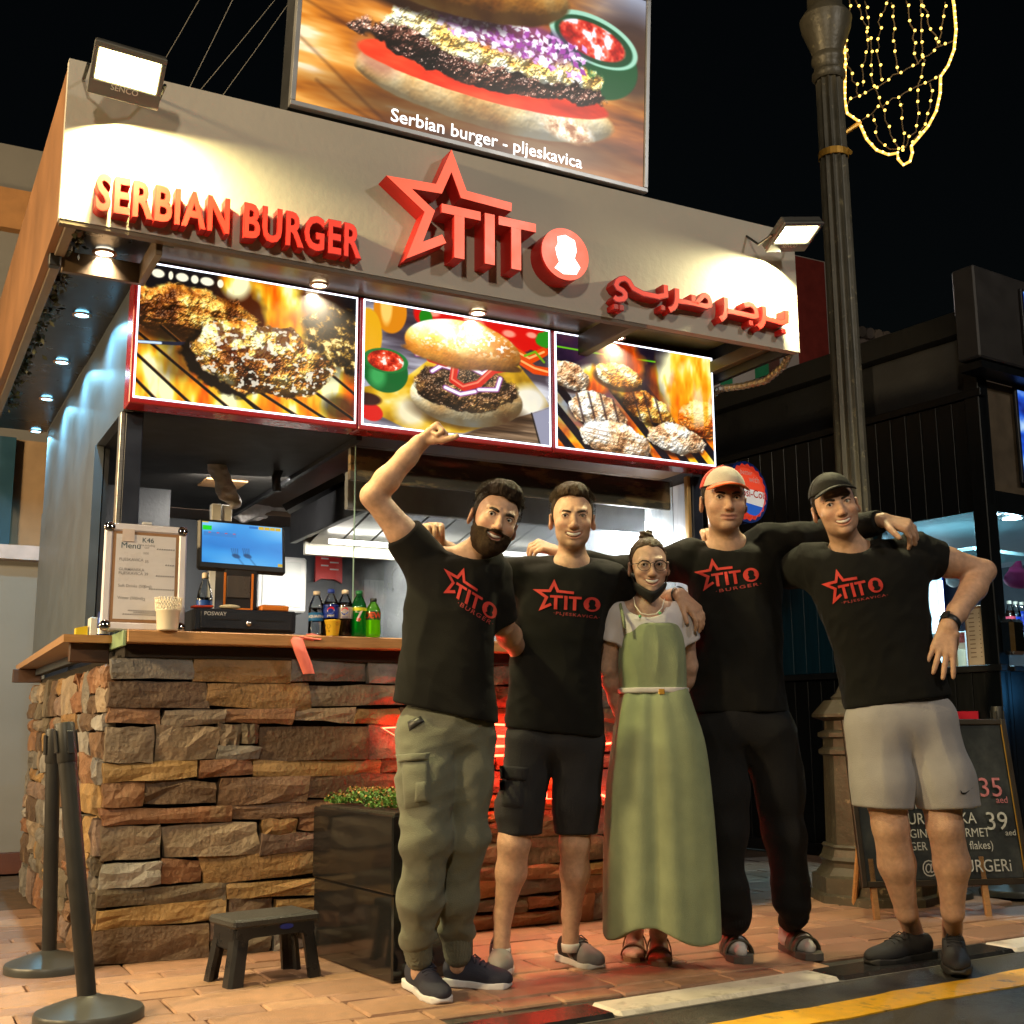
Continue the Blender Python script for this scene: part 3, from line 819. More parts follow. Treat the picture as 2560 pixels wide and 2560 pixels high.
# arabic lettering
AR = thing("arabic_lettering", (2.35, YF, 2.55), "raised red Arabic letters at the right end of the fascia", "sign")
c6 = lambda x, y: onY(1100 + x / 2.415, 650 + y / 2.415, YF - 0.06)
c3 = lambda x, y: onY(1640 + x / 3.512, 700 + y / 3.512, YF - 0.06)
c7 = lambda x, y: onY(1760 + x / 2.415, 650 + y / 2.415, YF - 0.06)
def arab(pts, fn, w=0.027):
    p2 = [fn(*p) for p in pts]; p2 = [(q[0], q[2]) for q in p2]
    # smooth once
    s = [p2[0]]
    for i in range(len(p2) - 1):
        a, b = np.array(p2[i]), np.array(p2[i + 1]); s += [tuple(a * .75 + b * .25), tuple(a * .25 + b * .75)]
    s.append(p2[-1])
    Lq, Rq, _ = stroke_poly(s, w); poly = [tuple(p) for p in Lq] + [tuple(p) for p in Rq[::-1]]
    o = MB().prism(poly, (0, YF - 0.001, 0), X3, Z3, 0.058, -Y3).go("letter", m_red, AR)
    Lq, Rq, _ = stroke_poly(s, w * 0.72); poly = [tuple(p) for p in Lq] + [tuple(p) for p in Rq[::-1]]
    MB().add([(p[0], YF - 0.0605, p[1]) for p in poly], [tuple(range(len(poly)))]).go("letter_face", m_rface, o)
def dot(x, y, fn, s=0.024):
    p = fn(x, y)
    o = MB().box((p[0] - s / 2, YF - 0.001, p[2] - s / 2), (p[0] + s / 2, YF - 0.058, p[2] + s / 2), 0.002).go("letter_dot", m_red, AR)
arab([(1362, 150), (1366, 232), (1180, 192), (1130, 108), (1075, 118), (1060, 160), (1118, 192), (1120, 232), (1070, 240), (1052, 222)], c6)
arab([(1430, 172), (1432, 240), (1418, 285), (1385, 300)], c6)
arab([(1440, 248), (1530, 262), (1632, 286), (1628, 230), (1596, 208), (1566, 238), (1548, 262)], c6, 0.025); arab([(1530, 210), (1530, 258)], c6)
dot(1066, 280, c6); dot(1100, 287, c6); dot(1350, 288, c6)
arab([(612, 152), (616, 262), (602, 320), (566, 346)], c3); arab([(622, 270), (760, 298), (886, 330), (880, 262), (840, 210), (778, 220)], c3); dot(838, 376, c3)
arab([(362, 278), (366, 340), (356, 385), (332, 408)], c7); arab([(372, 352), (500, 388), (500, 305)], c7); dot(486, 428, c7)

# ------------------------------------------------------------------ painted menus
def relief(c, m, cx, cy, rx, ry, rot, stops, fx, bump, spec=.5, dome=1.0, amb=.30, shift=0.0, light=(-.35, -.65, .62)):
    """lit lump: domed, bumpy surface shaded from the upper left"""
    x = (c.U - cx) * c.asp; y = c.V - cy; q, s = math.cos(rot), math.sin(rot); X = x * q + y * s; Y = -x * s + y * q
    d2 = (X / (rx * c.asp)) ** 2 + (Y / ry) ** 2; n1 = c.noise(fx, None, 5, .62); h = np.sqrt(np.clip(1 - d2, 0.02, 1)) * ry * dome + bump * n1
    gy, gx = np.gradient(h, 1 / c.h, 1 / c.h); nn = np.sqrt(gx ** 2 + gy ** 2 + 1); l = unit(light); hv = unit(l + np.array([0, 0, 1.0]))
    dif = np.clip((-gx * l[0] - gy * l[1] + l[2]) / nn, 0, 1); sp = np.clip((-gx * hv[0] - gy * hv[1] + hv[2]) / nn, 0, 1) ** 26 * spec
    col = c.ramp(np.clip(c.noise(fx * .45, None, 4, .6) + (n1 - .5) * .5 + shift, 0, 1), stops) * (amb + .95 * dif)[..., None] + sp[..., None] * np.array((1, .96, .88))
    c.I = c.I * (1 - m[..., None]) + np.clip(col, 0, 1) * m[..., None]
BROWN = [(0, (.16, .06, .02)), (.3, (.42, .20, .05)), (.55, (.74, .45, .14)), (.8, (.95, .74, .34)), (1, (1, .92, .66))]
DARKM = [(0, (.07, .03, .03)), (.4, (.22, .11, .09)), (.7, (.40, .23, .18)), (1, (.62, .44, .36))]
WHITEM = [(0, (.42, .24, .13)), (.35, (.78, .58, .40)), (.65, (.95, .85, .72)), (1, (1, .98, .93))]
CRUST = [(0, (.66, .34, .08)), (.4, (.90, .58, .20)), (.7, (.98, .80, .48)), (1, (1, .94, .78))]
BREAD = [(0, (.74, .46, .22)), (.35, (.92, .72, .44)), (.7, (1, .90, .68)), (1, (1, .97, .86))]
def flames(cv, m, seed=0):
    t = cv.noise(7, 3, 4); s = np.clip(cv.noise(10, 2.2, 4) * 1.2 + 0.08, 0, 1)
    c = cv.ramp(s, [(0, (.55, .13, .02)), (.35, (.93, .36, .03)), (.6, (1, .62, .08)), (.82, (1, .86, .25)), (1, (1, .98, .75))])
    cv.I = cv.I * (1 - m[..., None]) + c * m[..., None]
def meat(cv, m, stops, fx=26, con=1.0, light=None):
    t = cv.noise(fx, None, 4, 0.75); t = np.clip((t - .5) * 1.5 * con + .5, 0, 1)
    if light is not None: t = np.clip(t + light, 0, 1)
    cv.I = cv.I * (1 - m[..., None]) + cv.ramp(t, stops) * m[..., None]
GOLD = [(0, (.10, .05, .02)), (.3, (.38, .19, .05)), (.5, (.72, .46, .14)), (.7, (.92, .72, .34)), (.88, (1, .92, .68)), (1, (1, 1, .95))]
CHAR = [(0, (.05, .02, .03)), (.4, (.20, .10, .08)), (.62, (.34, .20, .16)), (.8, (.55, .42, .38)), (1, (.98, .93, .9))]
PALE = [(0, (.45, .27, .16)), (.3, (.80, .62, .45)), (.6, (.95, .87, .76)), (1, (1, 1, .98))]
def menu_grill():
    c = Canvas(330, 212, (.07, .06, .07), 21)
    c.put(c.ellm(.62, .18, .28, .32, 0, .5), (.30, .12, .04))
    flames(c, c.ellm(.64, .14, .12, .30, .1, .5, c.noise(6), .9)); flames(c, c.ellm(.42, .02, .07, .14, 0, .5))
    low = np.clip((c.V - .46 + .22 * (c.noise(5) - .5)) / .2, 0, 1); flames(c, low)
    c.put(c.ellm(.20, .70, .09, .14, .4, .6, c.noise(4), .8) * .6, (.25, .14, .08)); c.put(c.ellm(.92, .90, .08, .10, 0, .6) * .7, (.10, .06, .05))
    for (x, r) in ((.03, .018), (.075, .05), (.13, .018), (.18, .05), (.235, .03), (.29, .055), (.35, .025)):
        c.put(c.ellm(x, .065 + .0 * x, r * .55, .032, 0, .3), (1, .97, .85))
    back = c.ellm(.21, .33, .30, .20, .05, .12, c.noise(14), .35)
    relief(c, back, .21, .33, .30, .20, .05, BROWN, 24, .055, .35, .8, .34)
    c.put(c.ellm(.18, .50, .20, .06, 0, .5) * .7, (.16, .08, .03))
    meat(c, c.ellm(.92, .36, .20, .26, .3, .15, c.noise(12), .4), [(0, (.03, .02, .01)), (.5, (.22, .14, .04)), (.75, (.62, .46, .14)), (1, (1, .9, .6))], 24, 1.1)
    flames(c, c.ellm(.70, .34, .06, .2, -.3, .6, c.noise(6), .7))
    for a, b in (((-.02, .66), (.25, 1.02)), ((-.02, .50), (.42, 1.02)), ((.10, .46), (.56, 1.02)), ((.36, .80), (.58, 1.02)), ((.48, .80), (.74, 1.02)), ((.62, .80), (.88, 1.02)), ((.74, .74), (1.02, 1.0)), ((.86, .62), (1.02, .80)), ((-.02, .84), (.10, 1.02))):
        c.put(c.strokem([a, b], .024), (.05, .03, .03)); c.put(c.strokem([(a[0] + .004, a[1] - .01), (b[0] + .004, b[1] - .01)], .005) * .55, (.95, .55, .2))
    c.put(c.strokem([(-.02, .60), (.16, .575), (.34, .53)], .026), (.10, .12, .2)); c.put(c.strokem([(-.02, .60), (.10, .585)], .018), (.8, .9, 1))
    w = c.noise(13)
    c.put(c.ellm(.40, .64, .21, .25, .2, .1, w, .3), (.07, .04, .03))
    mp_ = c.ellm(.56, .60, .315, .275, .12, .06, w, .3); relief(c, mp_, .56, .60, .315, .275, .12, BROWN, 24, .060, .45, .75, .38, .06)
    c.put(mp_ * np.clip((c.noise(14, 9, 3) - .60) / .1, 0, 1) * np.clip((.62 - c.V) / .1 + .4, 0, 1) * .7, (.30, .10, .05))
    c.put(mp_ * np.clip((c.noise(60, None, 2) - .74) / .08, 0, 1) * .8, (1, .98, .9))
    return c
def menu_burger():
    c = Canvas(300, 206, (.42, .40, .45), 22)
    t = c.noise(3, 16, 4); c.I = c.ramp(t, [(0, (.25, .22, .26)), (.5, (.52, .50, .55)), (1, (.78, .78, .83))])
    c.put(c.polym([(.08, 0), (1, 0), (1, .5), (.4, .4), (.1, .28)], .08) * .75, (.16, .10, .12))
    c.put(c.ellm(.13, .05, .085, .19, 0, .08), (.86, .52, .08)); c.put(c.ellm(.11, .02, .03, .15, 0, .4), (1, .8, .4)); c.put(c.ellm(.02, .28, .07, .22, 0, .1), (.90, .66, .10))
    for x, y, r in ((.38, .03, .13), (.62, .06, .14), (.80, .10, .12), (.93, .08, .1)):
        c.put(c.ellm(x, y, r, r * 1.15, 0, .1), (.84, .08, .06)); c.put(c.ellm(x - .03, y - .02, r * .3, r * .25, 0, .6), (1, .6, .5))
    c.put(c.ellm(.315, .06, .035, .07, 0, .2), (.12, .5, .08)); c.put(c.ellm(.98, .07, .05, .09, .4, .2, c.noise(14), .6), (.16, .55, .1))
    pap = c.polym([(-.02, .72), (.2, .60), (.60, .02), (.72, .10), (.80, .30), (.97, .58), (1.0, .66), (.80, .80), (.52, .98), (.25, 1.02), (.08, .92)], .01)
    pt = c.noise(6, 5, 4); c.I = c.I * (1 - pap[..., None]) + c.ramp(pt, [(0, (.52, .36, .02)), (.45, (.86, .66, .08)), (.7, (.95, .80, .30)), (1, (1, .98, .86))]) * pap[..., None]
    c.put(c.ellm(.86, .66, .14, .14, -.5, .6) * .85, (.96, .96, .95)); c.put(c.ellm(.24, .86, .08, .12, 0, .7) * .8, (.97, .95, .88))
    wd = c.polym([(.52, .99), (.80, .80), (1.02, .66), (1.02, 1.02), (.5, 1.02)], .01); c.I = c.I * (1 - wd[..., None]) + c.ramp(c.noise(4, 40, 3), [(0, (.16, .10, .06)), (1, (.62, .50, .38))]) * wd[..., None]
    c.put(c.polym([(.90, .74), (1.02, .66), (1.02, 1.02), (.95, 1.02)], .01), (.58, .58, .66)); c.put(c.strokem([(.895, .74), (.945, 1.02)], .012), (.08, .06, .06))
    for a, b in (((.80, .22), (.97, .19)), ((.84, .30), (.99, .36))):
        c.put(c.strokem([a, ((a[0] + b[0]) / 2, a[1] + .06), b], .075), (.88, .27, .03)); c.put(c.strokem([a, ((a[0] + b[0]) / 2, a[1] + .045), b], .018), (1, .7, .4))
    c.put(c.strokem([(.86, .25), (.92, .20), (.97, .28)], .02), (.45, .65, .08))
    c.put(c.ellm(.04, .90, .06, .07, .3, .15), (.84, .08, .06)); c.put(c.ellm(.02, .80, .07, .05, 0, .3), (.2, .05, .04))
    # bowl of relish
    c.put(c.ellm(.11, .56, .115, .17, 0, .05), (.06, .38, .16)); c.put(c.ellm(.07, .60, .04, .09, 0, .8) * .7, (.3, .75, .4)); c.put(c.ellm(.11, .47, .115, .10, 0, .05), (.10, .46, .2))
    meat(c, c.ellm(.11, .47, .092, .085, 0, .08), [(0, (.5, .05, .02)), (.5, (.86, .18, .08)), (.85, (.95, .45, .3)), (1, (1, .95, .9))], 20)
    # burger
    c.put(c.ellm(.55, .80, .32, .16, 0, .25) * .6, (.20, .10, .02))
    bb = c.ellm(.54, .69, .305, .235, -.03, .03); relief(c, bb, .54, .66, .33, .28, -.03, BREAD, 9, .012, .1, .9, .42, .12)
    relief(c, c.ellm(.54, .60, .275, .195, -.03, .06, c.noise(16), .22), .54, .58, .30, .24, -.03, [(0, (.14, .08, .05)), (.45, (.36, .23, .13)), (.75, (.60, .42, .22)), (1, (.85, .68, .42))], 26, .05, .5, .6, .35)
    for pts in ([(.27, .38), (.33, .36), (.38, .42)], [(.35, .50), (.40, .44), (.48, .46), (.46, .56)], [(.55, .42), (.62, .46), (.68, .40), (.78, .36)], [(.60, .60), (.70, .58), (.72, .48)], [(.42, .62), (.50, .66), (.58, .62)]):
        c.put(c.strokem(pts, .042), (.55, .22, .55)); c.put(c.strokem(pts, .026), (.96, .93, .97))
    for pts in ([(.40, .40), (.46, .36), (.53, .36)], [(.47, .44), (.46, .55), (.52, .60), (.60, .55), (.68, .42), (.76, .38)], [(.34, .40), (.42, .42)]):
        c.put(c.strokem(pts, .058), (.82, .10, .06)); c.put(c.strokem([(x - .006, y - .008) for x, y in pts], .014) * .8, (1, .62, .5))
    tb = np.maximum(c.ellm(.52, .27, .315, .235, .04, .03) * np.clip((.40 + .06 * np.cos((c.U - .5) * 7) - c.V) / .02, 0, 1), c.ellm(.52, .355, .325, .06, .06, .1))
    relief(c, tb, .52, .30, .335, .27, .04, CRUST, 7, .014, .25, 1.0, .40, .02)
    c.put(tb * np.clip((c.noise(70, None, 2) - .60) / .1, 0, 1) * np.clip((.34 - c.V) / .1, 0, 1) * c.ellm(.52, .22, .26, .16, 0, .4), (1, .98, .92))
    return c
def menu_flame():
    c = Canvas(280, 206, (.08, .06, .12), 23)
    c.I = c.ramp(c.noise(4, 3), [(0, (.04, .03, .08)), (.6, (.18, .10, .20)), (1, (.34, .16, .22))])
    ph = (c.U * c.asp * .62 - c.V * .5); bars = np.clip((np.sin(ph * 62) + .05) * 4, 0, 1) * np.clip((c.V - .32) * 5, 0, 1)
    fm = c.ramp(c.noise(9, 7), [(0, (.55, .14, .02)), (.4, (.95, .45, .03)), (.75, (1, .76, .1)), (1, (1, .95, .5))])
    blue = c.ellm(.18, .55, .22, .3, .3, .9); fm = fm * (1 - blue[..., None] * .55) + np.array((.15, .25, .75)) * blue[..., None] * .55
    c.I = c.I * (1 - bars[..., None]) + fm * bars[..., None]
    dk = np.clip((c.V - .32) * 5, 0, 1) * (1 - bars) * .75; c.put(dk, (.04, .03, .06))
    c.put(c.strokem([(0, .12), (.34, .125)], .014) * .9, (.45, .85, .1)); c.put(c.strokem([(.48, .12), (.62, .115)], .014) * .9, (.4, .8, .1))
    flames(c, np.clip(c.ellm(.84, .20, .30, .42, .5, .5, c.noise(5, 2), .9), 0, 1)); flames(c, c.ellm(.40, .16, .14, .24, 0, .6, c.noise(7), .8)); flames(c, c.ellm(.22, .36, .10, .12, .5, .6, c.noise(8), .9))
    w = c.noise(18)
    def pat(x, y, rx, ry, rot, st, lines=0, seed=0):
        c.put(c.ellm(x, y + .03, rx * 1.03, ry, rot, .15) * .75, (.10, .05, .05))
        m_ = c.ellm(x, y, rx, ry, rot, .06, w, .3); relief(c, m_, x, y, rx, ry, rot, st, 26, .030, .3, .5, .45, .08)
        for k in range(lines):
            o = (k - (lines - 1) / 2) * rx * .42; c.put(m_ * c.strokem([(x + o - .02, y - ry), (x + o + .03, y + ry)], .018, .01) * .8, (.22, .13, .13))
    pat(.07, .36, .13, .12, .2, WHITEM, 0); pat(.38, .30, .15, .11, .1, [(0, (.5, .2, .03)), (.5, (.92, .58, .18)), (1, (1, .95, .8))], 0)
    pat(.25, .64, .175, .15, .25, WHITEM, 4); pat(.56, .55, .165, .13, .35, BROWN, 3)
    pat(.92, .58, .15, .17, .3, [(0, (.5, .12, .02)), (.5, (.92, .46, .10)), (1, (1, .9, .7))], 0)
    pat(.36, .88, .215, .155, .2, WHITEM, 0); pat(.74, .80, .185, .135, .15, WHITEM, 0)
    for k in range(5): c.put(c.ellm(.36, .88, .2, .14, .2, .1) * c.strokem([(.16 + .02 * k, .80 + .04 * k), (.54, .84 + .045 * k)], .008) * .6, (.62, .42, .22))
    flames(c, c.ellm(.78, .40, .07, .22, .35, .7, c.noise(6), .9) * .85); flames(c, c.ellm(.93, .44, .06, .2, .2, .7, c.noise(6), .9) * .7)
    return c
def led_burger():
    c = Canvas(430, 244, (.5, .3, .1), 24)
    gr = c.noise(4, 12, 4); rot = np.clip((c.V - .2 - .12 * c.U) / .8, 0, 1)
    c.I = c.ramp(np.clip(gr * .7 + .25 * (1 - c.U) * (c.V > .3) + .1, 0, 1), [(0, (.16, .07, .02)), (.35, (.52, .27, .07)), (.6, (.80, .47, .12)), (.85, (.93, .68, .34)), (1, (.98, .88, .72))])
    c.put(np.clip((c.U - .68) * 3, 0, 1) * np.clip((c.V - .55) * 4, 0, 1) * .6, (.55, .36, .34)); c.put(np.clip((.30 - c.U) * 4, 0, 1) * np.clip((.55 - c.V) * 3, 0, 1) * .55, (.78, .66, .62))
    c.put(np.clip((c.U - .70) * 4, 0, 1) * np.clip((.30 - c.V) * 6, 0, 1) * .9, (.55, .60, .70)); c.put(c.ellm(.96, .34, .12, .25, 0, .6) * .85, (.20, .12, .10))
    for pts in ([(0, .70), (.08, .80), (.18, .93), (.24, 1.0)], [(.05, .88), (.12, .95), (.2, 1.0)], [(0, .52), (.14, .60)]): c.put(c.strokem(pts, .010, .02) * .5, (.20, .08, .02))
    c.put(c.ellm(.52, .90, .46, .12, 0, .6) * .6, (.14, .06, .02))
    # green bowl
    c.put(c.ellm(.83, .40, .145, .20, .12, .05), (.04, .30, .15)); c.put(c.ellm(.83, .30, .145, .13, .12, .05), (.60, .80, .70)); c.put(c.ellm(.83, .305, .128, .112, .12, .06), (.05, .26, .14))
    meat(c, c.ellm(.825, .305, .108, .09, .12, .1), [(0, (.35, .02, .02)), (.5, (.74, .10, .07)), (.8, (.9, .35, .25)), (1, (1, .9, .95))], 16)
    # lower bun
    w = c.noise(9)
    lb = c.ellm(.525, .745, .385, .155, .0, .04, w, .08); relief(c, lb, .525, .70, .41, .22, 0, BREAD, 10, .010, .1, .8, .45, (c.U - .45) * .3)
    c.put(c.ellm(.20, .70, .06, .07, .4, .7) * .7, (.66, .40, .33)); meat(c, c.ellm(.76, .80, .085, .07, .1, .4, w, .5), [(0, (.62, .40, .28)), (.6, (.9, .78, .62)), (1, (1, .97, .92))], 34)
    tm = c.ellm(.515, .665, .37, .10, .0, .04, w, .06); c.I = c.I * (1 - tm[..., None]) + c.ramp(np.clip(c.noise(6, 10) * .8 + (c.U - .4) * .3, 0, 1), [(0, (.60, .09, .03)), (.5, (.88, .20, .08)), (1, (.96, .38, .22))]) * tm[..., None]
    pt = c.ellm(.50, .575, .355, .125, .02, .05, c.noise(15), .30); relief(c, pt, .50, .56, .37, .17, .02, DARKM, 20, .075, .75, .6, .32)
    ch = np.maximum(c.ellm(.54, .50, .31, .095, .03, .1, c.noise(20), .5), 0); meat(c, ch, [(0, (.60, .32, .08)), (.3, (.88, .62, .25)), (.6, (.98, .86, .58)), (1, (1, .98, .88))], 40, .95, .06) if False else relief(c, ch, .54, .48, .33, .14, .03, [(0, (.72, .44, .14)), (.4, (.94, .76, .40)), (.8, (1, .94, .72)), (1, (1, 1, .92))], 40, .05, .3, .5, .5, .1)
    g2 = np.random.default_rng(4)
    c.put(c.ellm(.57, .40, .22, .10, .03, .4) * .75, (.42, .16, .44))
    for k in range(230):
        x = .36 + .44 * g2.random(); y = .375 + (x - .4) * .14 + (g2.random() - .4) * .17; a = g2.random() * 3.1; l = .006 + .010 * g2.random()
        col = [(.96, .90, .97), (.84, .62, .86), (.62, .26, .62), (.97, .95, .98)][g2.integers(4)]
        c.put(c.polym([(x - l * math.cos(a), y - l * 1.6 * math.sin(a)), (x + l * .6 * math.sin(a), y - l * math.cos(a)), (x + l * math.cos(a), y + l * 1.6 * math.sin(a)), (x - l * .6 * math.sin(a), y + l * math.cos(a))], .006), col)
    # upper bun
    c.put(c.ellm(.34, .375, .23, .07, 0, .4) * .8, (.07, .03, .03))
    tb = c.ellm(.36, .15, .38, .245, .02, .04, w, .06); relief(c, tb, .36, .15, .40, .27, .02, CRUST, 8, .012, .2, 1.0, .35, -.05)
    return c
m_redbox = M("red_gloss_case", (0.42, 0.02, 0.02), rough=0.25, var=0.1, coat=0.4)
m_edge = M("edge_led", (0.6, 0.7, 0.9), emit=(0.78, 0.88, 1.0), estr=2.6, var=0)
e_menu = emat("menu_print", 1.15); e_led = emat("led_panel", 1.35, 0.3)
def lightbox(x0, x1, cv, label):
    z0, z1 = 2.112, 2.706
    t = thing("menu_light_box", ((x0 + x1) / 2, YS, z0), label, "light box", "backlit menu pictures over the counter")
    MB().box((x0 + 0.002, YS + 0.004, z0), (x1 - 0.002, YS + 0.115, z1), 0.004).go("case", m_redbox, t)
    a, b, c, d = x0 + 0.016, x1 - 0.012, z0 + 0.022, z1 - 0.008
    for nm, p, q in (("edge_strip", (a, YS - 0.004, d - 0.006), (b, YS + 0.003, d)), ("edge_strip", (a, YS - 0.004, c), (b, YS + 0.003, c + 0.006)),
                     ("edge_strip", (a, YS - 0.0045, c + 0.0062), (a + 0.006, YS + 0.003, d - 0.0062)), ("edge_strip", (b - 0.006, YS - 0.0045, c + 0.0062), (b, YS + 0.003, d - 0.0062))):
        MB().box(p, q).go(nm, m_edge, t)
    cv.mesh("print", (a + 0.0062, YS - 0.001, c + 0.0062), X3 * (b - a - 0.0124), Z3 * (d - c - 0.0124), e_menu, t)
lightbox(-0.002, 0.947, menu_grill(), "backlit picture of burger patties flaming on grill bars, leftmost")
lightbox(0.947, 1.906, menu_burger(), "backlit picture of a sesame burger on yellow paper, middle")
lightbox(1.906, 2.854, menu_flame(), "backlit picture of many patties over tall flames, rightmost")
# ------------------------------------------------------------------ roof billboard, leaning forward a little
bb = thing("led_billboard", (1.24, -0.68, 3.19), "large LED billboard of a burger standing on the kiosk roof", "billboard")
BO = np.array([0.452, -0.712, 3.205]); BX = unit((1.0, 0.0, -0.004)); BZ = unit((0.03, -0.03, 1.0)); BN = -np.cross(BX, BZ) * -1.0
BW, BH = 1.585, 0.90; BY = np.cross(BZ, BX)
m_al = M("alu_frame", (0.40, 0.41, 0.43), rough=0.4, metal=0.6, var=0.1)
def bbx(x0, x1, z0, z1, y0, y1, name, mat, bev=0.002):
    MB().frame(BO + BX * x0 + BZ * z0 + BY * y0, (x1 - x0, y1 - y0, z1 - z0), np.array([BX, BY, BZ]), bev).go(name, mat, bb)
bbx(-0.02, BW + 0.02, -0.02, BH + 0.02, 0.006, 0.14, "case", M("billboard_back", (0.03, 0.032, 0.036), rough=0.5))
for nm, a in (("frame_rail", (-0.022, BW + 0.022, -0.022, -0.002, -0.012, 0.02)), ("frame_rail", (-0.022, BW + 0.022, BH + 0.002, BH + 0.022, -0.012, 0.02)),
              ("frame_rail", (-0.022, -0.002, -0.0018, BH + 0.0018, -0.0122, 0.02)), ("frame_rail", (BW + 0.002, BW + 0.022, -0.0018, BH + 0.0018, -0.0122, 0.02))): bbx(*a, nm, m_al)
led_burger().mesh("led_panel", BO - BY * 0.002, BX * BW, BZ * BH, e_led, bb)
full = "Serbian burger - pljeskavica"; tw_ = text_mesh(full, 0.078, bold=0.010)[0][:, 0].max(); kx = 0.885 / tw_; m_cap = M("white_caption", (0.8, 0.8, 0.8), emit=(1, 1, 1), estr=1.6, var=0)
for wd_, pre in (("Serbian", ""), ("burger", "Serbian "), ("-", "Serbian burger "), ("pljeskavica", "Serbian burger - ")):
    tv, tf = text_mesh(wd_, 0.078, bold=0.010); off = 0 if not pre else text_mesh(pre + wd_, 0.078, bold=0.010)[0][:, 0].max() - tv[:, 0].max(); tv[:, 0] = (tv[:, 0] + off) * kx
    mk("caption_word", place(tv, BO + BX * 0.385 + BZ * 0.016 - BY * 0.0045, BX, BZ, -BY), tf, m_cap, bb)
# stays from the billboard
for a, b in (((2.05, -0.6, 3.35), (2.30, -0.45, 3.12)),):
    tag(MB().tube([a, b], 0.003, 6).go("guy_wire", m_steel), "thin wire stay from the billboard down to the roof at right", "wire")
for k, (a, b, nm) in enumerate((((1065, 0), (870, 340), "leftmost"), ((1245, 0), (1030, 440), "second from the left"), ((1470, 0), (1100, 450), "third from the left"), ((1515, 60), (1230, 460), "nearest the billboard"))):
    p, q = [at(x / 2.147, y / 2.147, 6.0) for x, y in (a, b)]; d = unit(p - q)
    tag(MB().tube([q - d * .4, (p + q) / 2 - Z3 * .01, p + d * 1.2], .0022, 5).go("overhead_wire", M("wire_grey", (.20, .19, .17), rough=.5, var=0)), "thin overhead wire rising behind the fascia, " + nm, "wire", "overhead wires")
# ------------------------------------------------------------------ floodlights
def floodlight(c, n, side, label, power, col, aim):
    """LED flood on a bracket: c face centre, n outward normal of the lit face, side along the long edge"""
    c = np.asarray(c, float); n = unit(n); s = unit(side); s = unit(s - n * (s @ n)); w = np.cross(n, s)
    t = thing("floodlight", c, label, "floodlight", "floodlights on the fascia")
    R = np.array([s, w, -n]); hw, hh = 0.118, 0.088
    fr = MB()
    for a, b in (((-hw, -hh), (2 * hw, 0.02)), ((-hw, hh - 0.05), (2 * hw, 0.05)), ((-hw, -hh + 0.02), (0.016, 2 * hh - 0.07)), ((hw - 0.016, -hh + 0.02), (0.016, 2 * hh - 0.07))):
        fr.frame(c + s * a[0] + w * a[1] + n * 0.012, (b[0], b[1], 0.012), R, 0.002)
    fr.go("bezel", M("flood_grey", (0.10, 0.10, 0.095), rough=0.45), t)
    MB().frame(c - s * hw - w * hh - n * 0.001, (2 * hw, 2 * hh, 0.035), R, 0.006).go("housing", M("flood_body", (0.05, 0.05, 0.048), rough=0.4, var=0.2), t)
    q = [c + s * x + w * y + n * 0.004 for x, y in ((-hw + 0.018, -hh + 0.022), (hw - 0.018, -hh + 0.022), (hw - 0.018, hh - 0.052), (-hw + 0.018, hh - 0.052))]
    MB().add(q, [(0, 1, 2, 3)]).go("led_window", M("flood_led" + label[:5], (0.8, 0.8, 0.8), emit=col, estr=26, var=0), t)
    tm, tfc = text_mesh("SENCO", 0.028, bold=0.01, align='CENTER')
    mk("maker_mark", place(tm, c + w * (hh - 0.030) + n * 0.0125, -s, -w, n), tfc, M("mark_white", (0.55, 0.55, 0.5), rough=0.6, var=0), t)
    bk = MB()
    for sg in (-1, 1):
        bk.tube([c + s * sg * (hw + 0.008) - n * 0.01, c + s * sg * (hw + 0.008) + np.array([0, 0.10, 0.0]), np.array([c[0] + s[0] * sg * hw, YF + 0.0, c[2] + 0.05])], 0.006, 6)
    bk.go("bracket", m_blk, t)
    lamp("floodlight_lamp", 'AREA', tuple(c + n * 0.02 + w * (hh + 0.015)), power, col, target=aim, size=0.17, size_y=0.09, spread=160)
fl = np.array([0.0, 0.0, 0.0])
FL1 = onY(318, 188, YF - 0.19); FL2 = onY(1985, 590, YF - 0.19)
floodlight(FL1, (-0.10, -0.66, -0.62), (-1, 0, 0.02), "left floodlight glaring yellow above the SERBIAN lettering", 62, (1.0, 0.86, 0.36), tuple(FL1 + np.array((0.12, 0.10, -0.6))))
floodlight(FL2, (0.18, -0.42, -0.86), (-1, 0.1, 0.0), "right floodlight glaring white above the Arabic lettering", 40, (1.0, 0.90, 0.48), tuple(FL2 + np.array((-0.14, 0.10, -0.6))))
# ================================================================== inside the kiosk
def kpart(mb, name, mat, **k): return mb.go(name, mat, kiosk, **k)
m_stain = M("smoke_stained_panel", (0.20, 0.17, 0.14), rough=0.5, var=0.3, vscale=3, stretch=(1, 1, 3.2), wear=((0.70, 0.50, 0.26), 3.4, 0.50, 0.58))
hood = thing("extractor_hood", (1.9, 1.0, 1.9), "stained steel extractor hood with slanted filters above the grill", "hood")
MB().box((1.02, 0.17, 1.955), (2.77, 0.20, 2.105), 0.003).go("stained_front", m_stain, hood)
MB().box((1.10, 0.42, 1.87), (2.78, 0.46, 2.05), 0.003).go("front_lip", M("hood_grey", (0.42, 0.45, 0.48), rough=0.45, var=0.3, vscale=6), hood)
MB().box((1.20, 0.52, 1.88), (1.235, 1.62, 2.05), 0.003).go("end_panel", m_blk, hood)
for k in range(9):
    x = 1.26 + k * 0.165
    MB().prism([(0.58, 2.04), (1.45, 1.86), (1.45, 1.88), (0.58, 2.06)], (x, 0, 0), Y3, Z3, 0.15, X3).go("filter", m_steel, hood)
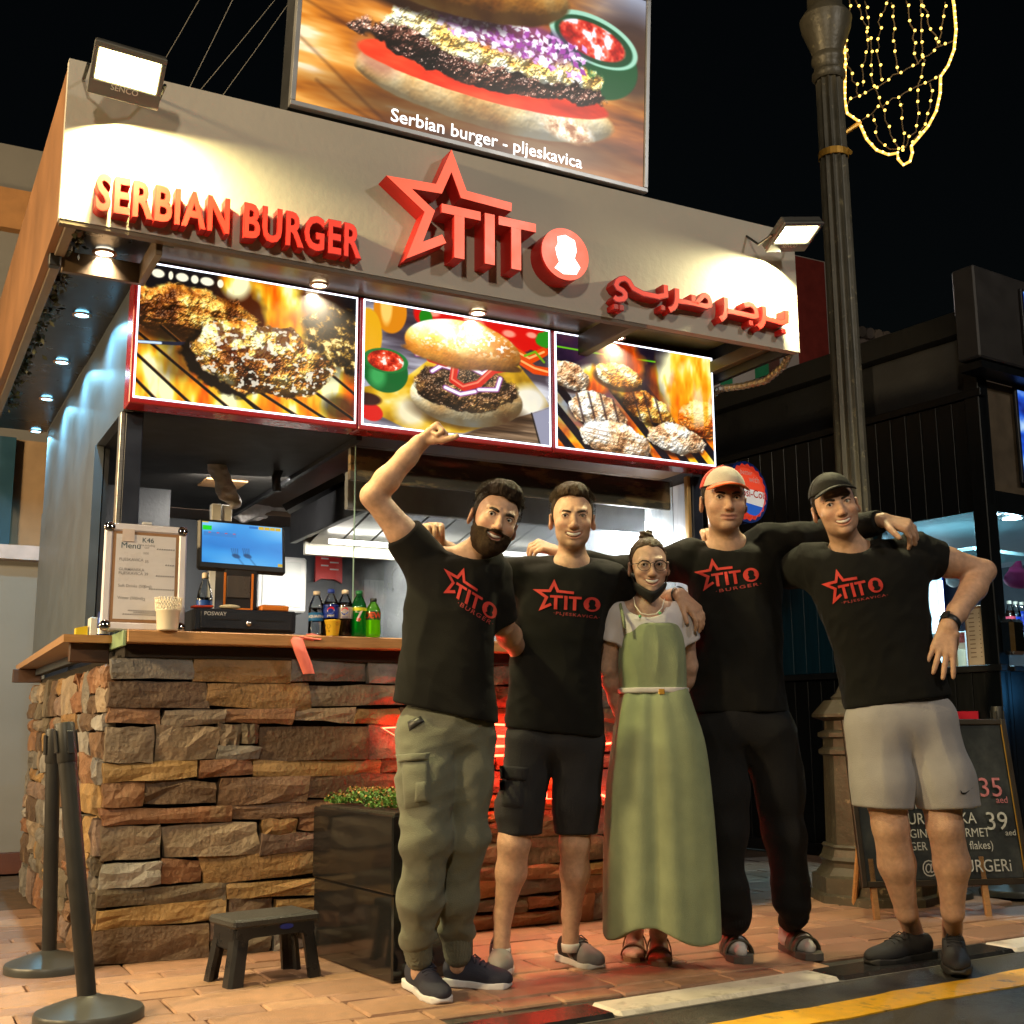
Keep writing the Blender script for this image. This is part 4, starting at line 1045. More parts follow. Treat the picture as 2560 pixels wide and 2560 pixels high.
MB().box((1.24, 1.46, 1.80), (2.76, 1.50, 1.90), 0.003).go("gutter", M("gutter_pale", (0.55, 0.52, 0.44), rough=0.4, metal=0.3), hood)
q = [at(690 + 0, 1085, 5.75), at(690, 1150, 5.75), at(694, 1215, 5.8), at(702, 1235, 5.8)]
MB().tube([at(790, 1118, 5.9), at(735, 1130, 5.8), at(705, 1160, 5.75), at(690, 1195, 5.75), at(692, 1228, 5.75)], 0.022, 10).go("lift_handle", m_blk, hood, smooth=True)
MB().prism([(0, 0), (0.30, 0.16), (0.32, 0.13), (0.02, -0.03)], at(705, 1262, 5.8), HR, Z3, 0.10, HF).go("damper_flap", m_blk, hood)
zsh = onY(720, 1292, 2.05)[2]
kpart(MB().box((0.62, 2.05, zsh), (2.84, 2.38, zsh + .03)), "back_shelf", M("shelf_wood_dark", (0.16, 0.10, 0.06), rough=0.5))
kpart(MB().box((1.92, 2.34, 1.10), (2.84, 2.385, 1.795)), "splash_back", M("splash_steel", (0.30, 0.33, 0.37), rough=0.3, metal=0.5, var=0.2, stretch=(6, 1, 0.5)))
kpart(MB().box((1.40, 1.55, 0.05), (2.80, 2.30, 1.02), 0.01), "grill_bench", m_steel)
# glass screen on the counter
def pane_mat(): return glass("screen_glass", (0.94, 0.97, 0.97), 0.01, 0.10)
gx = onY(885, 1400, 0.14)[0]
gs = thing("glass_screen", (1.9, 0.14, 1.231), "clear glass screen standing on the counter above the drinks", "glass screen")
MB().box((gx, 0.136, 1.232), (2.76, 0.142, 2.105)).go("pane", pane_mat(), gs)
MB().box((gx - 0.004, 0.135, 1.232), (gx - 0.0005, 0.143, 2.105)).go("polished_edge", M("glass_edge", (0.35, 0.55, 0.48), rough=0.2, emit=(0.5, 0.7, 0.6), estr=0.0), gs)
# things on the back wall
fbk = thing("fire_blanket", onY(820, 1450, 2.37), "red fire blanket pouch hung on the dark kitchen wall", "fire blanket")
a = onY(788, 1452, 2.375); b = onY(852, 1333, 2.375)
MB().prism([(a[0] - .01, a[2] - .01), (a[0] + .03, a[2] + .012), (b[0] - .04, a[2] + .012), (b[0] + .006, a[2] - .01), (b[0], b[2]), (a[0], b[2])], (0, 2.372, 0), X3, Z3, 0.025, -Y3).go("pouch", M("red_pvc", (0.62, 0.035, 0.03), rough=0.35, bump=0.2, bscale=12), fbk)
wtx = M("white_print", (0.75, 0.72, 0.70), rough=0.5, var=0)
bw = b[0] - a[0]
text_on("print_line", "FIRE", (a[0] + bw * .14, 2.3465, b[2] - .068), X3, Z3, 0.062, wtx, fbk, bold=0.03, xs=1.15)
text_on("print_line", "Blanket", (a[0] + bw * .14, 2.3465, b[2] - .098), X3, Z3, 0.040, wtx, fbk, bold=0.02, xs=0.95)
pm = MB()
for k in range(6): pm.box((a[0] + bw * (.52 if k % 2 else .16), 2.3465, b[2] - .135 - k * .022), (a[0] + bw * (.88 if k % 2 else .46), 2.3475, b[2] - .126 - k * .022))
o = pm.go("fine_print", wtx, fbk); o["kind"] = "stuff"
wp = thing("wall_cabinet", onY(708, 1526, 1.95), "white cabinet with flush door on the kitchen wall behind the till", "cabinet")
a = onY(640, 1527, 1.95); b = onY(768, 1395, 1.95)
MB().box((a[0], 1.95, a[2]), (b[0], 2.10, b[2]), 0.012).go("case", m_wht, wp)
MB().box((a[0] + .03, 1.944, a[2] + .03), (b[0] - .035, 1.951, b[2] - .03), 0.003).go("door", M("cabinet_door", (0.62, 0.64, 0.62), rough=0.4, var=0.05), wp)
# plastic bags: crumpled lumps
m_bag = M("white_film_bag", (0.72, 0.66, 0.62), rough=0.35, var=0.12, sss=0.0, bump=0.6, bscale=30, stretch=(1, 1, 2.5))
def bag(c, r, tail, seed, label):
    c = np.asarray(c, float); r = np.asarray(r, float)
    def fn(P):
        d = ell(P, c, r); d = smin(d, rc(P, c - (0, 0, r[2] * .4), c + np.asarray(tail), r[0] * .5, 0.01), 0.03)
        return (d + 0.010 * np.abs(waves(P, 55, seed)) + 0.006 * waves(P, 120, seed + 1)) * 0.7
    v, f = nets(fn, c - r * 1.3 - np.abs(tail), c + r * 1.3 + np.abs(tail), 0.007)
    o = mk("plastic_bag", v, f, m_bag, smooth=True); tag(o, label, "bag", "plastic bags on the kitchen shelf")
bag(onY(620, 1262, 2.1), (.17, .10, .09), (-.05, -.05, -.12), 1, "white plastic bag drooping from the shelf nearest the till")
bag(onY(715, 1252, 2.1), (.15, .10, .085), (.02, -.05, -.04), 2, "white plastic bag on the shelf behind the hood flap")
bag(onY(820, 1258, 2.1), (.17, .10, .09), (.02, -.06, -.15), 3, "white plastic bag with pointed corner hanging above the fire blanket")
pole = thing("bag_pole", onY(548, 1560, 0.9), "white post with a plastic bag tied round its top behind the till", "post")
a = onY(550, 1300, 0.9)
MB().box((a[0] - .045, .88, 1.0), (a[0] + .0, .93, 1.93), .003).box((a[0] + .005, .89, 1.0), (a[0] + .055, .94, 1.93), .003).go("post", M("post_white", (0.74, 0.73, 0.68), rough=0.4), pole)
cb_ = onY(550, 1205, 0.86)
def fn(P):
    d = rc(P, cb_ + (-.03, 0, .12), cb_ + (.03, 0, -.05), 0.05, 0.045); d = smin(d, rc(P, cb_ + (.03, 0, -.02), cb_ + (.08, 0, -.1), 0.03, 0.035), 0.03)
    return (d + 0.008 * np.abs(waves(P, 60, 5)) + 0.004 * waves(P, 130, 6)) * 0.75
v, f = nets(fn, cb_ - 0.2, cb_ + 0.25, 0.006); mk("tied_bag", v, f, m_bag, pole, smooth=True)
bxq = onY(590, 1185, 1.2)
sh = thing("wall_shelf", bxq, "small orange wood shelf holding a carton behind the till", "shelf")
MB().box((bxq[0] - .16, 1.15, bxq[2] - .05), (bxq[0] + .05, 1.35, bxq[2] - .025)).go("board", m_wood, sh)
MB().box((bxq[0] - .14, 1.18, bxq[2] - .024), (bxq[0] - .04, 1.30, bxq[2] + .13)).go("carton", M("carton_orange", (0.62, 0.36, 0.16), rough=0.6), sh)
fr_ = onY(1075, 1340, 1.9)
mach = thing("drinks_machine", (fr_[0], 1.9, 1.1), "dark blue drinks machine with a red and white stripe seen through steam", "machine")
MB().box((fr_[0] - .19, 1.72, 1.05), (fr_[0] + .21, 2.2, 1.93), 0.02).go("case", M("machine_blue", (0.012, 0.025, 0.10), rough=0.3, var=0.1), mach)
MB().add([(fr_[0] - .06, 1.7185, 1.62), (fr_[0] + .02, 1.7185, 1.62), (fr_[0] + .13, 1.7185, 1.90), (fr_[0] + .06, 1.7185, 1.90)], [(0, 1, 2, 3)]).go("red_stripe", M("stripe_red", (0.6, 0.03, 0.03), rough=0.4), mach)
MB().add([(fr_[0] + .022, 1.7180, 1.62), (fr_[0] + .045, 1.7180, 1.62), (fr_[0] + .155, 1.7180, 1.90), (fr_[0] + .132, 1.7180, 1.90)], [(0, 1, 2, 3)]).go("white_stripe", m_wht, mach)
# fluorescent under the hood; added disc and light imitate a reflected glare
tl = thing("tube_light", (1.9, 1.25, 1.83), "white strip light under the extractor hood", "strip light")
MB().cyl((1.32, 1.30, 1.855), (2.70, 1.30, 1.855), 0.014, n=10).go("tube", M("tube_glow", (0.8, 0.8, 0.8), emit=(1, 0.95, 0.85), estr=7, var=0), tl)
lamp("hood_lamp", 'AREA', (1.95, 1.05, 1.80), 34, (1.0, 0.94, 0.82), target=(1.7, 1.6, 1.0), size=1.0, size_y=0.2)
hl = onX(1590, 1338, 2.79)
wl = thing("glare_disc", hl, "glaring white work lamp in the steam behind the group", "lamp")
MB().lathe(hl + (0, .03, 0), [(0.0005, 0), (0.06, 0.0), (0.11, 0.03)], 20, axis=(-.75, -.6, -.15), caps=False).go("glow_face", M("glare_emission", (0.8, 0.8, 0.8), emit=(1, 0.98, 0.95), estr=30, var=0), wl)
lamp("glare_light", 'POINT', tuple(hl + (-.12, -.06, -.02)), 26, (0.95, 0.97, 1.0), size=0.08)
# steam
stm = MB().box((1.72, 0.22, 1.26), (2.84, 2.33, 1.95)).go("steam", None); tag(stm, "pale cooking steam drifting under the hood", "steam", kind="stuff")
sm = bpy.data.materials.new("steam"); sm.use_nodes = True; N = sm.node_tree.nodes; Lk = sm.node_tree.links
N.remove(N["Principled BSDF"]); pv = N.new("ShaderNodeVolumePrincipled"); pv.inputs["Color"].default_value = (0.92, 0.95, 1, 1)
tc = N.new("ShaderNodeTexCoord"); nz = N.new("ShaderNodeTexNoise"); nz.inputs["Scale"].default_value = 2.6; nz.inputs["Detail"].default_value = 5; nz.inputs["Distortion"].default_value = 0.6
mr = N.new("ShaderNodeMapRange"); mr.inputs["From Min"].default_value = 0.40; mr.inputs["From Max"].default_value = 0.72; mr.inputs["To Min"].default_value = 0.02; mr.inputs["To Max"].default_value = 3.0
Lk.new(tc.outputs["Object"], nz.inputs["Vector"]); Lk.new(nz.outputs[0], mr.inputs[0]); Lk.new(mr.outputs[0], pv.inputs["Density"]); Lk.new(pv.outputs[0], N["Material Output"].inputs["Volume"])
stm.data.materials.append(sm)

# ================================================================== on the counter
CT = 1.2315
mb_ = thing("menu_board", (0.11, -0.03, 1.23), "silver snap-frame menu board leaning at the left end of the counter", "menu board")
MO = np.array([-0.048, -0.045, CT]); MX = unit((1, 0.012, 0.0)); MZ = unit((0.012, 0.10, 1.0)); MN = np.cross(MX, MZ)
def mbx(x0, x1, z0, z1, y0, y1, name, mat, bev=0.003): return MB().frame(MO + MX * x0 + MZ * z0 - MN * y1, (x1 - x0, y1 - y0, z1 - z0), np.array([MX, MN, MZ]), bev).go(name, mat, mb_)
m_frame = M("anodised_frame", (0.66, 0.64, 0.70), rough=0.35, metal=0.05, var=0.05)
mw, mh = 0.318, 0.425
for a in ((0.025, mw - 0.025, 0.0, 0.032), (0.025, mw - 0.025, mh - 0.032, mh)): mbx(a[0], a[1], a[2], a[3], 0, 0.018, "rail", m_frame, 0.006)
for a in ((0.0, 0.032), (mw - 0.032, mw)): mbx(a[0], a[1], 0.025, mh - 0.025, 0.0005, 0.0185, "stile", m_frame, 0.006)
for cx in (0.018, mw - 0.018):
    for cz in (0.018, mh - 0.018): MB().lathe(MO + MX * cx + MZ * cz - MN * 0.020, [(0.019, 0), (0.021, 0.004), (0.021, 0.019), (0.019, 0.0215)], 20, axis=MN).go("corner_cap", M("chrome", (0.7, 0.7, 0.72), rough=0.1, metal=1.0, var=0), mb_, smooth=True)
mbx(0.03, mw - 0.03, 0.03, mh - 0.03, 0.004, 0.012, "backing", M("kraft_brown", (0.28, 0.15, 0.07), rough=0.6))
mbx(0.044, mw - 0.044, 0.044, mh - 0.044, 0.0125 - 0.0095, 0.0038, "menu_sheet", M("menu_paper", (0.62, 0.60, 0.62), rough=0.3, var=0.05, coat=0.3), 0.0)
ink = M("ink_teal", (0.04, 0.08, 0.10), rough=0.6, var=0); gray = M("ink_grey", (0.26, 0.25, 0.26), rough=0.6, var=0)
def mtext(s, x, z, size, mat=gray, **k): text_on("menu_line", s, MO + MX * x + MZ * z + MN * -0.0022, MX, MZ, size, mat, mb_, **k)
mtext("K46", 0.142, 0.352, 0.028, ink); mtext("Menu", 0.062, 0.325, 0.034, ink)
for t, x, z, s in (("Price including", .128, .338, .011), ("VAT", .152, .327, .010), ("2020", .148, .305, .011), ("PLJESKAVICA", .058, .275, .016), ("35", .155, .270, .016), ("GURMANSKA", .058, .235, .016), ("PLJESKAVICA", .058, .220, .016), ("39", .155, .220, .016),
                   ("Soft Drinks (500ml)", .058, .170, .016), ("5", .155, .168, .016), ("Water (500ml)", .058, .122, .016), ("2", .155, .118, .016)): mtext(t, x, z, s, gray, bold=0.005)
sq = MB()
for z, x0, x1 in ((.262, .235, .268), (.217, .20, .268), (.163, .175, .268), (.325, .20, .268), (.075, .10, .21), (.068, .12, .22), (.06, .08, .24)):
    x = x0
    while x < x1: sq.add([MO + MX * (x + dx) + MZ * (z + dz) - MN * 0.0022 for dx, dz in ((0, 0), (.007, .001), (.006, .007), (.001, .005))], [(0, 1, 2, 3)]); x += 0.009
o = sq.go("arabic_print", gray, mb_); o["kind"] = "stuff"
mbx(0.066, 0.112, 0.352, 0.402, -0.0005, 0.002, "paper_label", M("label_pink", (0.62, 0.52, 0.48), rough=0.5), 0.0)
mbx(0.14, 0.18, mh, mh + 0.012, 0.002, 0.014, "hang_clip", M("clear_clip", (0.6, 0.6, 0.6), rough=0.1), 0.004)
# pierced white pot
c0 = onY(418, 1578, -0.085); c0[2] = CT
pot = thing("white_pot", c0, "white pot with pierced lace rim in front of the menu board", "pot")
m_pot = M("pot_white", (0.72, 0.66, 0.52), rough=0.4, var=0.06)
MB().lathe(c0, [(0.0385, 0), (0.040, 0.005), (0.045, 0.072), (0.048, 0.075), (0.048, 0.080), (0.047, 0.082), (0.044, 0.079)], 28).go("body", m_pot, pot, smooth=True)
lm = MB(); nl = 26
for k in range(nl):
    t = 2 * math.pi * k / nl; t2 = 2 * math.pi * (k + 1) / nl
    for (za, zb, fl) in ((0.080, 0.103, 0), (0.103, 0.122, 1)):
        P = lambda tt, z: c0 + np.array([math.cos(tt), math.sin(tt), 0]) * (0.0475 + (z - .08) * .06) + Z3 * z
        lm.tube([P(t, za), P((t + t2) / 2, zb)], 0.0022, 4); lm.tube([P((t + t2) / 2, zb), P(t2, za)], 0.0022, 4)
    lm.sphere(P((t + t2) / 2, 0.124), 0.004, 6, 4)
o = lm.go("lace_rim", m_pot, pot); o["kind"] = "stuff"
# small goods on the side shelf
a = onY(235, 1585, 0.35); zt = 1.226
tag(MB().box((a[0] - .02, .33, zt), (a[0] + .04, .40, zt + .085), .003).go("napkin_box", m_wht), "white carton beside the silver menu board on the side shelf", "box")
tag(MB().prism([(0, 0), (.045, 0), (.045, .05), (0, .04)], (a[0] - .072, .34, zt), X3, Z3, .05, Y3).go("yellow_packet", M("packet_yellow", (.75, .55, .02), rough=.4)), "small yellow packet at the back of the side shelf", "packet")
a = onY(258, 1588, 0.22); cn = thing("drink_can", (a[0], .22, zt), "blue and silver drinks can behind the menu board corner", "can")
MB().lathe((a[0], .22, zt), [(.02, 0), (.026, .006), (.026, .09), (.021, .1)], 18).go("body", M("can_blue", (.03, .06, .22), rough=.25, metal=.6), cn, smooth=True); MB().lathe((a[0], .22, zt), [(.0263, .008), (.0263, .03)], 18, caps=False).go("silver_band", m_steel, cn)
# till: cash drawer, stand with printer, touch screen
dr = thing("cash_drawer", (0.53, 0.02, CT), "dark cash drawer with POSWAY lettering and a keyed lock", "cash drawer")
m_navy = M("drawer_navy", (0.016, 0.020, 0.030), rough=0.42, var=0.15, bump=0.1, bscale=200)
MB().box((0.318, 0.0, CT + .012), (0.735, 0.38, 1.334), .006).go("case", m_navy, dr)
MB().box((0.340, -0.008, CT + .022), (0.715, -0.0005, 1.322), .002).go("drawer_front", m_navy, dr)
for x0, x1 in ((0.385, 0.50), (0.56, 0.68)): MB().box((x0, -0.0095, 1.288), (x1, -0.0078, 1.293)).go("slot", m_blk, dr)
MB().lathe((0.533, -0.0085, 1.277), [(.012, 0), (.012, .008), (.007, .012)], 16, axis=(0, -1, 0)).go("lock", M("chrome2", (.75, .75, .75), rough=.15, metal=1, var=.0), dr, smooth=True)
for x in (0.345, 0.70): MB().lathe((x, .03, CT), [(.011, 0), (.011, .0125)], 12).go("foot", m_blk, dr)
text_on("maker_mark", "POSWAY", (0.352, -0.0088, 1.305), X3, Z3, 0.022, M("mark_grey", (.5, .5, .5), rough=.5, var=0), dr, bold=.01)
till = thing("touch_till", (0.52, .12, 1.334), "touch-screen till showing a blue screen on a black printer stand", "till")
A = [onY(487, 1293, 0.085), onY(709, 1308, 0.085), onY(715, 1437, 0.045), onY(494, 1421, 0.045)]
tx = unit(A[2] - A[3]); tz = unit(A[0] - A[3] - tx * ((A[0] - A[3]) @ tx)); tn = np.cross(tx, tz); tw = np.linalg.norm(A[2] - A[3]); th = (A[0] - A[3]) @ tz
TO = A[3]
MB().frame(TO - tn * -0.0 - np.cross(tx, tz) * 0, (tw, 0.03, th), np.array([tx, -tn if tn[1] < 0 else tn, tz]), 0.01).go("screen_case", m_blk, till)
ty = tn if tn[1] < 0 else -tn
cv = Canvas(150, 92, (.25, .6, .9), 31)
cv.I = cv.ramp(np.clip(.55 + .5 * (cv.noise(2, 2, 2) - .5) + .35 * (cv.V - .5) * -1 + .1 * cv.U, 0, 1), [(0, (.06, .35, .72)), (.5, (.24, .62, .92)), (1, (.52, .82, 1))])
cv.put(cv.polym(rect(.01, .10, .12, .21)), (.05, .85, .1)); cv.put(cv.polym(rect(.02, .25, .42, .35)), (.22, .52, .82))
for k in range(4): cv.put(cv.polym(rect(.08 + .1 * k, .255, .11 + .1 * k, .275), .004), (.85, .25, .2)); cv.put(cv.polym(rect(.70 + .072 * k, .02, .765 + .072 * k, .10), .004), (.85, .70, .15))
cv.put(cv.polym(rect(.58, .03, .69, .09), .004), (.16, .46, .78)); cv.put(cv.polym(rect(.94, .91, 1, .99), .004), (.8, .68, .2)); cv.put(cv.polym(rect(.0, .0, .08, .03), .004), (.85, .75, .3))
for x, y in ((.40, .78), (.54, .76)):
    for k in range(4): cv.put(cv.strokem([(x - .04 + .025 * k, y - .16), (x - .02 + .02 * k, y)], .014, .02) * .6, (.10, .25, .4))
    cv.put(cv.ellm(x + .02, y + .02, .05, .05, .3, .5) * .7, (.08, .2, .34)); cv.put(cv.strokem([(x + .03, y + .03), (x + .13, y + .26)], .03, .03) * .5, (.12, .32, .52))
cv.mesh("display", TO + tx * .016 + tz * .030 + ty * .0016, tx * (tw - .032), tz * (th - .044), emat("till_display", 1.0, .25), till)
P0 = onY(557, 1519, 0.05); P1 = onY(647, 1430, 0.05)
MB().box((P0[0], 0.05, 1.335), (P1[0], 0.20, P1[2] + .02), .008).go("printer_stand", M("printer_black", (.025, .024, .026), rough=.35, var=.1), till)
og = M("orange_trim", (.80, .22, .02), rough=.4, var=.05)
for a, b in (((P0[0], .0455, 1.336), (P0[0] + .009, .0495, P1[2] - .01)), ((P1[0] - .03, .0455, 1.336), (P1[0] - .021, .0495, P1[2] - .01)), ((P0[0] + .0092, .0455, 1.336), (P1[0] - .0302, .0495, 1.344))): MB().box(a, b, .001).go("trim", og, till)
MB().box((P0[0] + .012, .044, 1.385), (P1[0] - .034, .0495, P1[2] - .022), .004).go("printer_lid", M("lid_grey", (.085, .075, .072), rough=.3, var=.1), till)
pt = thing("card_terminal", onZ(685, 1523, 1.335), "orange and black card terminal lying on the cash drawer", "card terminal")
a = onY(650, 1520, 0.04); b = onY(719, 1522, 0.04)
MB().frame((a[0], 0.02, 1.3345), (b[0] - a[0], .08, .024), np.array([X3, Y3, Z3]), .005).go("body", og, pt); MB().box((a[0] + .012, .025, 1.3588), (b[0] - .012, .09, 1.3605), .001).go("keypad", m_dark, pt)
a = onY(575, 1519, .02); tag(MB().sphere((a[0], .02, 1.3445), (.045, .02, .010), 12, 6).go("paper_roll_end", M("receipt_paper", (.66, .60, .42), rough=.6)), "curled receipt paper lying on the drawer before the printer", "paper")
a = onY(505, 1516, .02); tag(MB().frame((a[0] - .04, .0, 1.3345), (.085, .05, .009), np.array([unit((1, .1, .05)), Y3, Z3]), .003).go("orange_clip", M("clip_red", (.75, .08, .03), rough=.35)), "red clip lying at the left of the cash drawer top", "clip")
# bottles
clear = glass("clear_pet", (.93, .96, .97), .05, .3)
def bottle(px, py_top, Y, label, liquid, cap, band, film, words=None, globe=False, level=.62, h=.225, wcol=(.9, .9, .9), base=None):
    c = onY(px, 1590, Y); c[2] = CT if base is None else base
    top = onY(px, py_top, Y)[2]; H = top - c[2]; k = H / 0.225; R = 0.033
    t = thing("soda_bottle", c, label, "bottle", "drinks on the counter")
    prof = [(.022, 0), (.031, .004), (.033, .02), (.0325, .06), (.031, .085), (.033, .11), (.033, .140), (.029, .163), (.020, .186), (.0135, .200), (.0125, .208)]
    prof = [(r, z * k) for r, z in prof]
    MB().lathe(c, prof, 20).go("body", film, t, smooth=True)
    if liquid is not None:
        lp = [(r - .0016, max(.002, z)) for r, z in prof if z < .225 * k * level + .001]; zl = .225 * k * level
        lp.append((np.interp(zl, [p[1] for p in prof], [p[0] for p in prof]) - .0016, zl))
        MB().lathe(c, lp, 20).go("drink", liquid, t, smooth=True)
    MB().lathe(c, [(.0142, .206 * k), (.0146, .208 * k), (.0146, .223 * k), (.012, .225 * k)], 18).go("cap", cap, t, smooth=True)
    lb = None
    if band:
        z0, z1, bm = band; rr = [np.interp(z * k, [p[1] for p in prof], [p[0] for p in prof]) + .0007 for z in (z0, (z0 + z1) / 2, z1)]
        lb = MB().lathe(c, [(rr[0], z0 * k), (rr[1], (z0 + z1) / 2 * k), (rr[2], z1 * k)], 20, caps=False).go("wrap_label", bm, t, smooth=True)
    fd = unit(CAM - c); fd[2] = 0; fd = unit(fd); sx_ = np.cross(Z3, fd)
    def curved(v):
        ang = v[:, 0] / .034
        return c + np.outer(np.sin(ang), sx_) * .0343 + np.outer(np.cos(ang), fd) * .0343 + np.outer(v[:, 1], Z3)
    if words:
        for (wd, z, s, mt) in words:
            v, f = text_mesh(wd, s, bold=.02, align='CENTER'); v[:, 1] += z * k; mk("brand_mark", curved(v), f, mt, t)
    if globe:
        for nm, y0, y1, mt in (("globe_red", .12, 1, M("g_red", (.7, .02, .03), rough=.4, var=0)), ("globe_white", -.18, .12, wtx), ("globe_blue", -1, -.18, M("g_blue", (.01, .05, .35), rough=.4, var=0))):
            ys = np.linspace(y0, y1, 7); r_ = .0155
            pl_ = [(-r_ * math.sqrt(max(0, 1 - y * y)), y * r_ + .118 * k) for y in ys] + [(r_ * math.sqrt(max(0, 1 - y * y)), y * r_ + .118 * k + .003) for y in ys[::-1]]
            v = np.array([(x, y, 0) for x, y in pl_]); mk(nm, curved(v) + fd * .0004, [tuple(range(len(pl_)))], mt, t)
cola = M("cola", (.018, .006, .003), rough=.1, var=0, spec=.6); capw = M("cap_cream", (.72, .60, .46), rough=.4, var=0)
m_pblue = M("label_blue", (.01, .035, .30), rough=.3, var=.05)
bottle(789.5, 1478, -.035, "clear water bottle with blue label, leftmost of the drinks row", glass("water", (.90, .93, .96), .02, .5), capw, (.075, .115, M("label_aqua", (.02, .16, .42), rough=.3)), clear, [("AQUAFINA", .09, .016, wtx)])
bottle(825.7, 1473, -.06, "cola bottle with bright blue label and blue cap", cola, M("cap_blue", (.01, .04, .32), rough=.35, var=0), (.085, .148, m_pblue), clear, [("pepsi", .092, .014, wtx)], True, .72)
bottle(861, 1475, -.065, "cola bottle with silver label and cream cap", cola, capw, (.085, .140, M("label_silver", (.52, .48, .48), rough=.3, metal=.3)), clear, [("pepsi", .088, .012, M("ink_b", (.1, .1, .3), var=0))], True, .72)
bottle(896, 1477, -.07, "tall green lemon soda bottle with yellow band", M("green_drink", (.02, .42, .06), rough=.1, var=0, emit=(.02, .4, .05), estr=.12), M("cap_green", (.005, .16, .04), rough=.35, var=0), (.125, .14, M("label_yel", (.6, .65, .03), rough=.3)), glass("green_pet", (.25, .80, .40), .05, .4), [("7", .075, .062, wtx), ("up", .078, .02, M("ink_red", (.7, .05, .03), var=0))], False, .62)
bottle(932, 1496, -.075, "short neon yellow-green soda bottle, rightmost of the drinks row", M("dew_drink", (.42, .75, .02), rough=.15, var=0, emit=(.4, .8, .02), estr=.22), M("cap_black", (.01, .012, .01), rough=.35, var=0), (.098, .150, M("label_dkgreen", (.02, .07, .02), rough=.3, wear=((.25, .5, .03), 60, .55, .6))), glass("dew_pet", (.55, .95, .30), .05, .4), [("DEW", .108, .034, M("ink_red2", (.75, .06, .02), var=0))], False, .66)
bottle(508, 1432, .30, "water bottle with blue label standing behind the till", glass("water2", (.92, .95, .97), .02, .5), capw, (.07, .13, M("label_blue2", (.02, .08, .35), rough=.3)), clear, None)
# printed paper cup
c0 = onY(831, 1594, -.085); c0[2] = CT
cp = thing("paper_cup", c0, "small yellow paper cup with ring pattern before the cola bottles", "cup")
MB().lathe(c0, [(.0245, 0), (.025, .001), (.0335, .0615), (.0345, .063), (.0335, .0645), (.031, .0625), (.0235, .004)], 24, caps=False).go("wall", M("cup_yellow", (.78, .50, .03), rough=.5, var=.05), cp, smooth=True)
rg = MB(); g5 = np.random.default_rng(8)
for k in range(16):
    t = g5.random() * 6.28; z = .008 + .046 * g5.random(); r_ = .003 + .006 * g5.random(); rr = .0252 + .0086 * z / .0615 + .0004
    pts = [c0 + np.array([math.cos(t + r_ * math.cos(q) / rr), math.sin(t + r_ * math.cos(q) / rr), 0]) * rr + Z3 * (z + r_ * math.sin(q)) for q in np.linspace(0, 6.28, 13)[:-1]]
    rg.tube(pts, .0007, 3, closed=True)
o = rg.go("ring_print", M("ink_black", (.03, .02, .01), rough=.6, var=0), cp); o["kind"] = "stuff"
# pink sash looped over the counter edge
m_pink = M("pink_fabric", (.85, .20, .15), rough=.6, var=.15, bump=.3, bscale=60, stretch=(1, 1, .3))
rib = [onY(772, 1585, -.06), onY(800, 1592, -.09), onY(792, 1600, -.103), onY(745, 1592, -.104), onY(742, 1600, -.112), onY(752, 1630, -.112), onY(764, 1660, -.11), onY(772, 1684, -.11)]
wd = [.012, .012, .014, .020, .026, .026, .026, .024]
V = []; F = []
for i, (p, w) in enumerate(zip(rib, wd)):
    for s in (-1, 1): V += [p + X3 * s * w + (0, 0, 0.004 * s), p + X3 * s * w + np.array([0, -.004, .0])]
for i in range(len(rib) - 1):
    a = i * 4; F += [(a + 1, a + 3, a + 7, a + 5), (a, a + 4, a + 6, a + 2), (a, a + 1, a + 5, a + 4), (a + 2, a + 6, a + 7, a + 3)]
tag(mk("pink_ribbon", V, F, m_pink, smooth=True), "pink fabric ribbon hanging over the counter edge by the cash drawer", "ribbon")
# red neon tubes on the counter front
neon = thing("neon_sign", (1.0, -0.05, .75), "glowing red neon star sign on the stone counter behind the group", "neon sign")
m_neon = M("red_neon", (.8, .1, .05), emit=(1.0, .040, .018), estr=26, var=0)
NX = lambda p: onY(958, 1822, -.06) + np.array([p[0] * 1.30, 0, (p[1] - .37) * 1.0])
def ntube(pts, closed=False):
    s = [NX(p) for p in pts]; MB().tube(s, .006, 6, closed=closed).go("tube", m_neon, neon)
Lp, Rp, _ = stroke_poly(STAR, 0.05); ntube([tuple(p) for p in Lp] + [tuple(p) for p in Rp[::-1]], True)
for q in (TEES[0], TEES[1], TEES[2], TEES[3], TEES[4]): ntube(q, True)
ntube(dc[::2], True)
lamp("kitchen_fill", 'AREA', (0.75, 1.0, 2.09), 16, (1.0, .95, .86), target=(0.9, 1.6, 1.2), size=.5, size_y=.12)  # added fill without a fixture, makes the cabinet and fire blanket visible
lamp("neon_glow", 'AREA', (1.45, -.11, .80), 3, (1.0, .05, .03), target=(1.45, -2, .35), size=.9, size_y=.4)
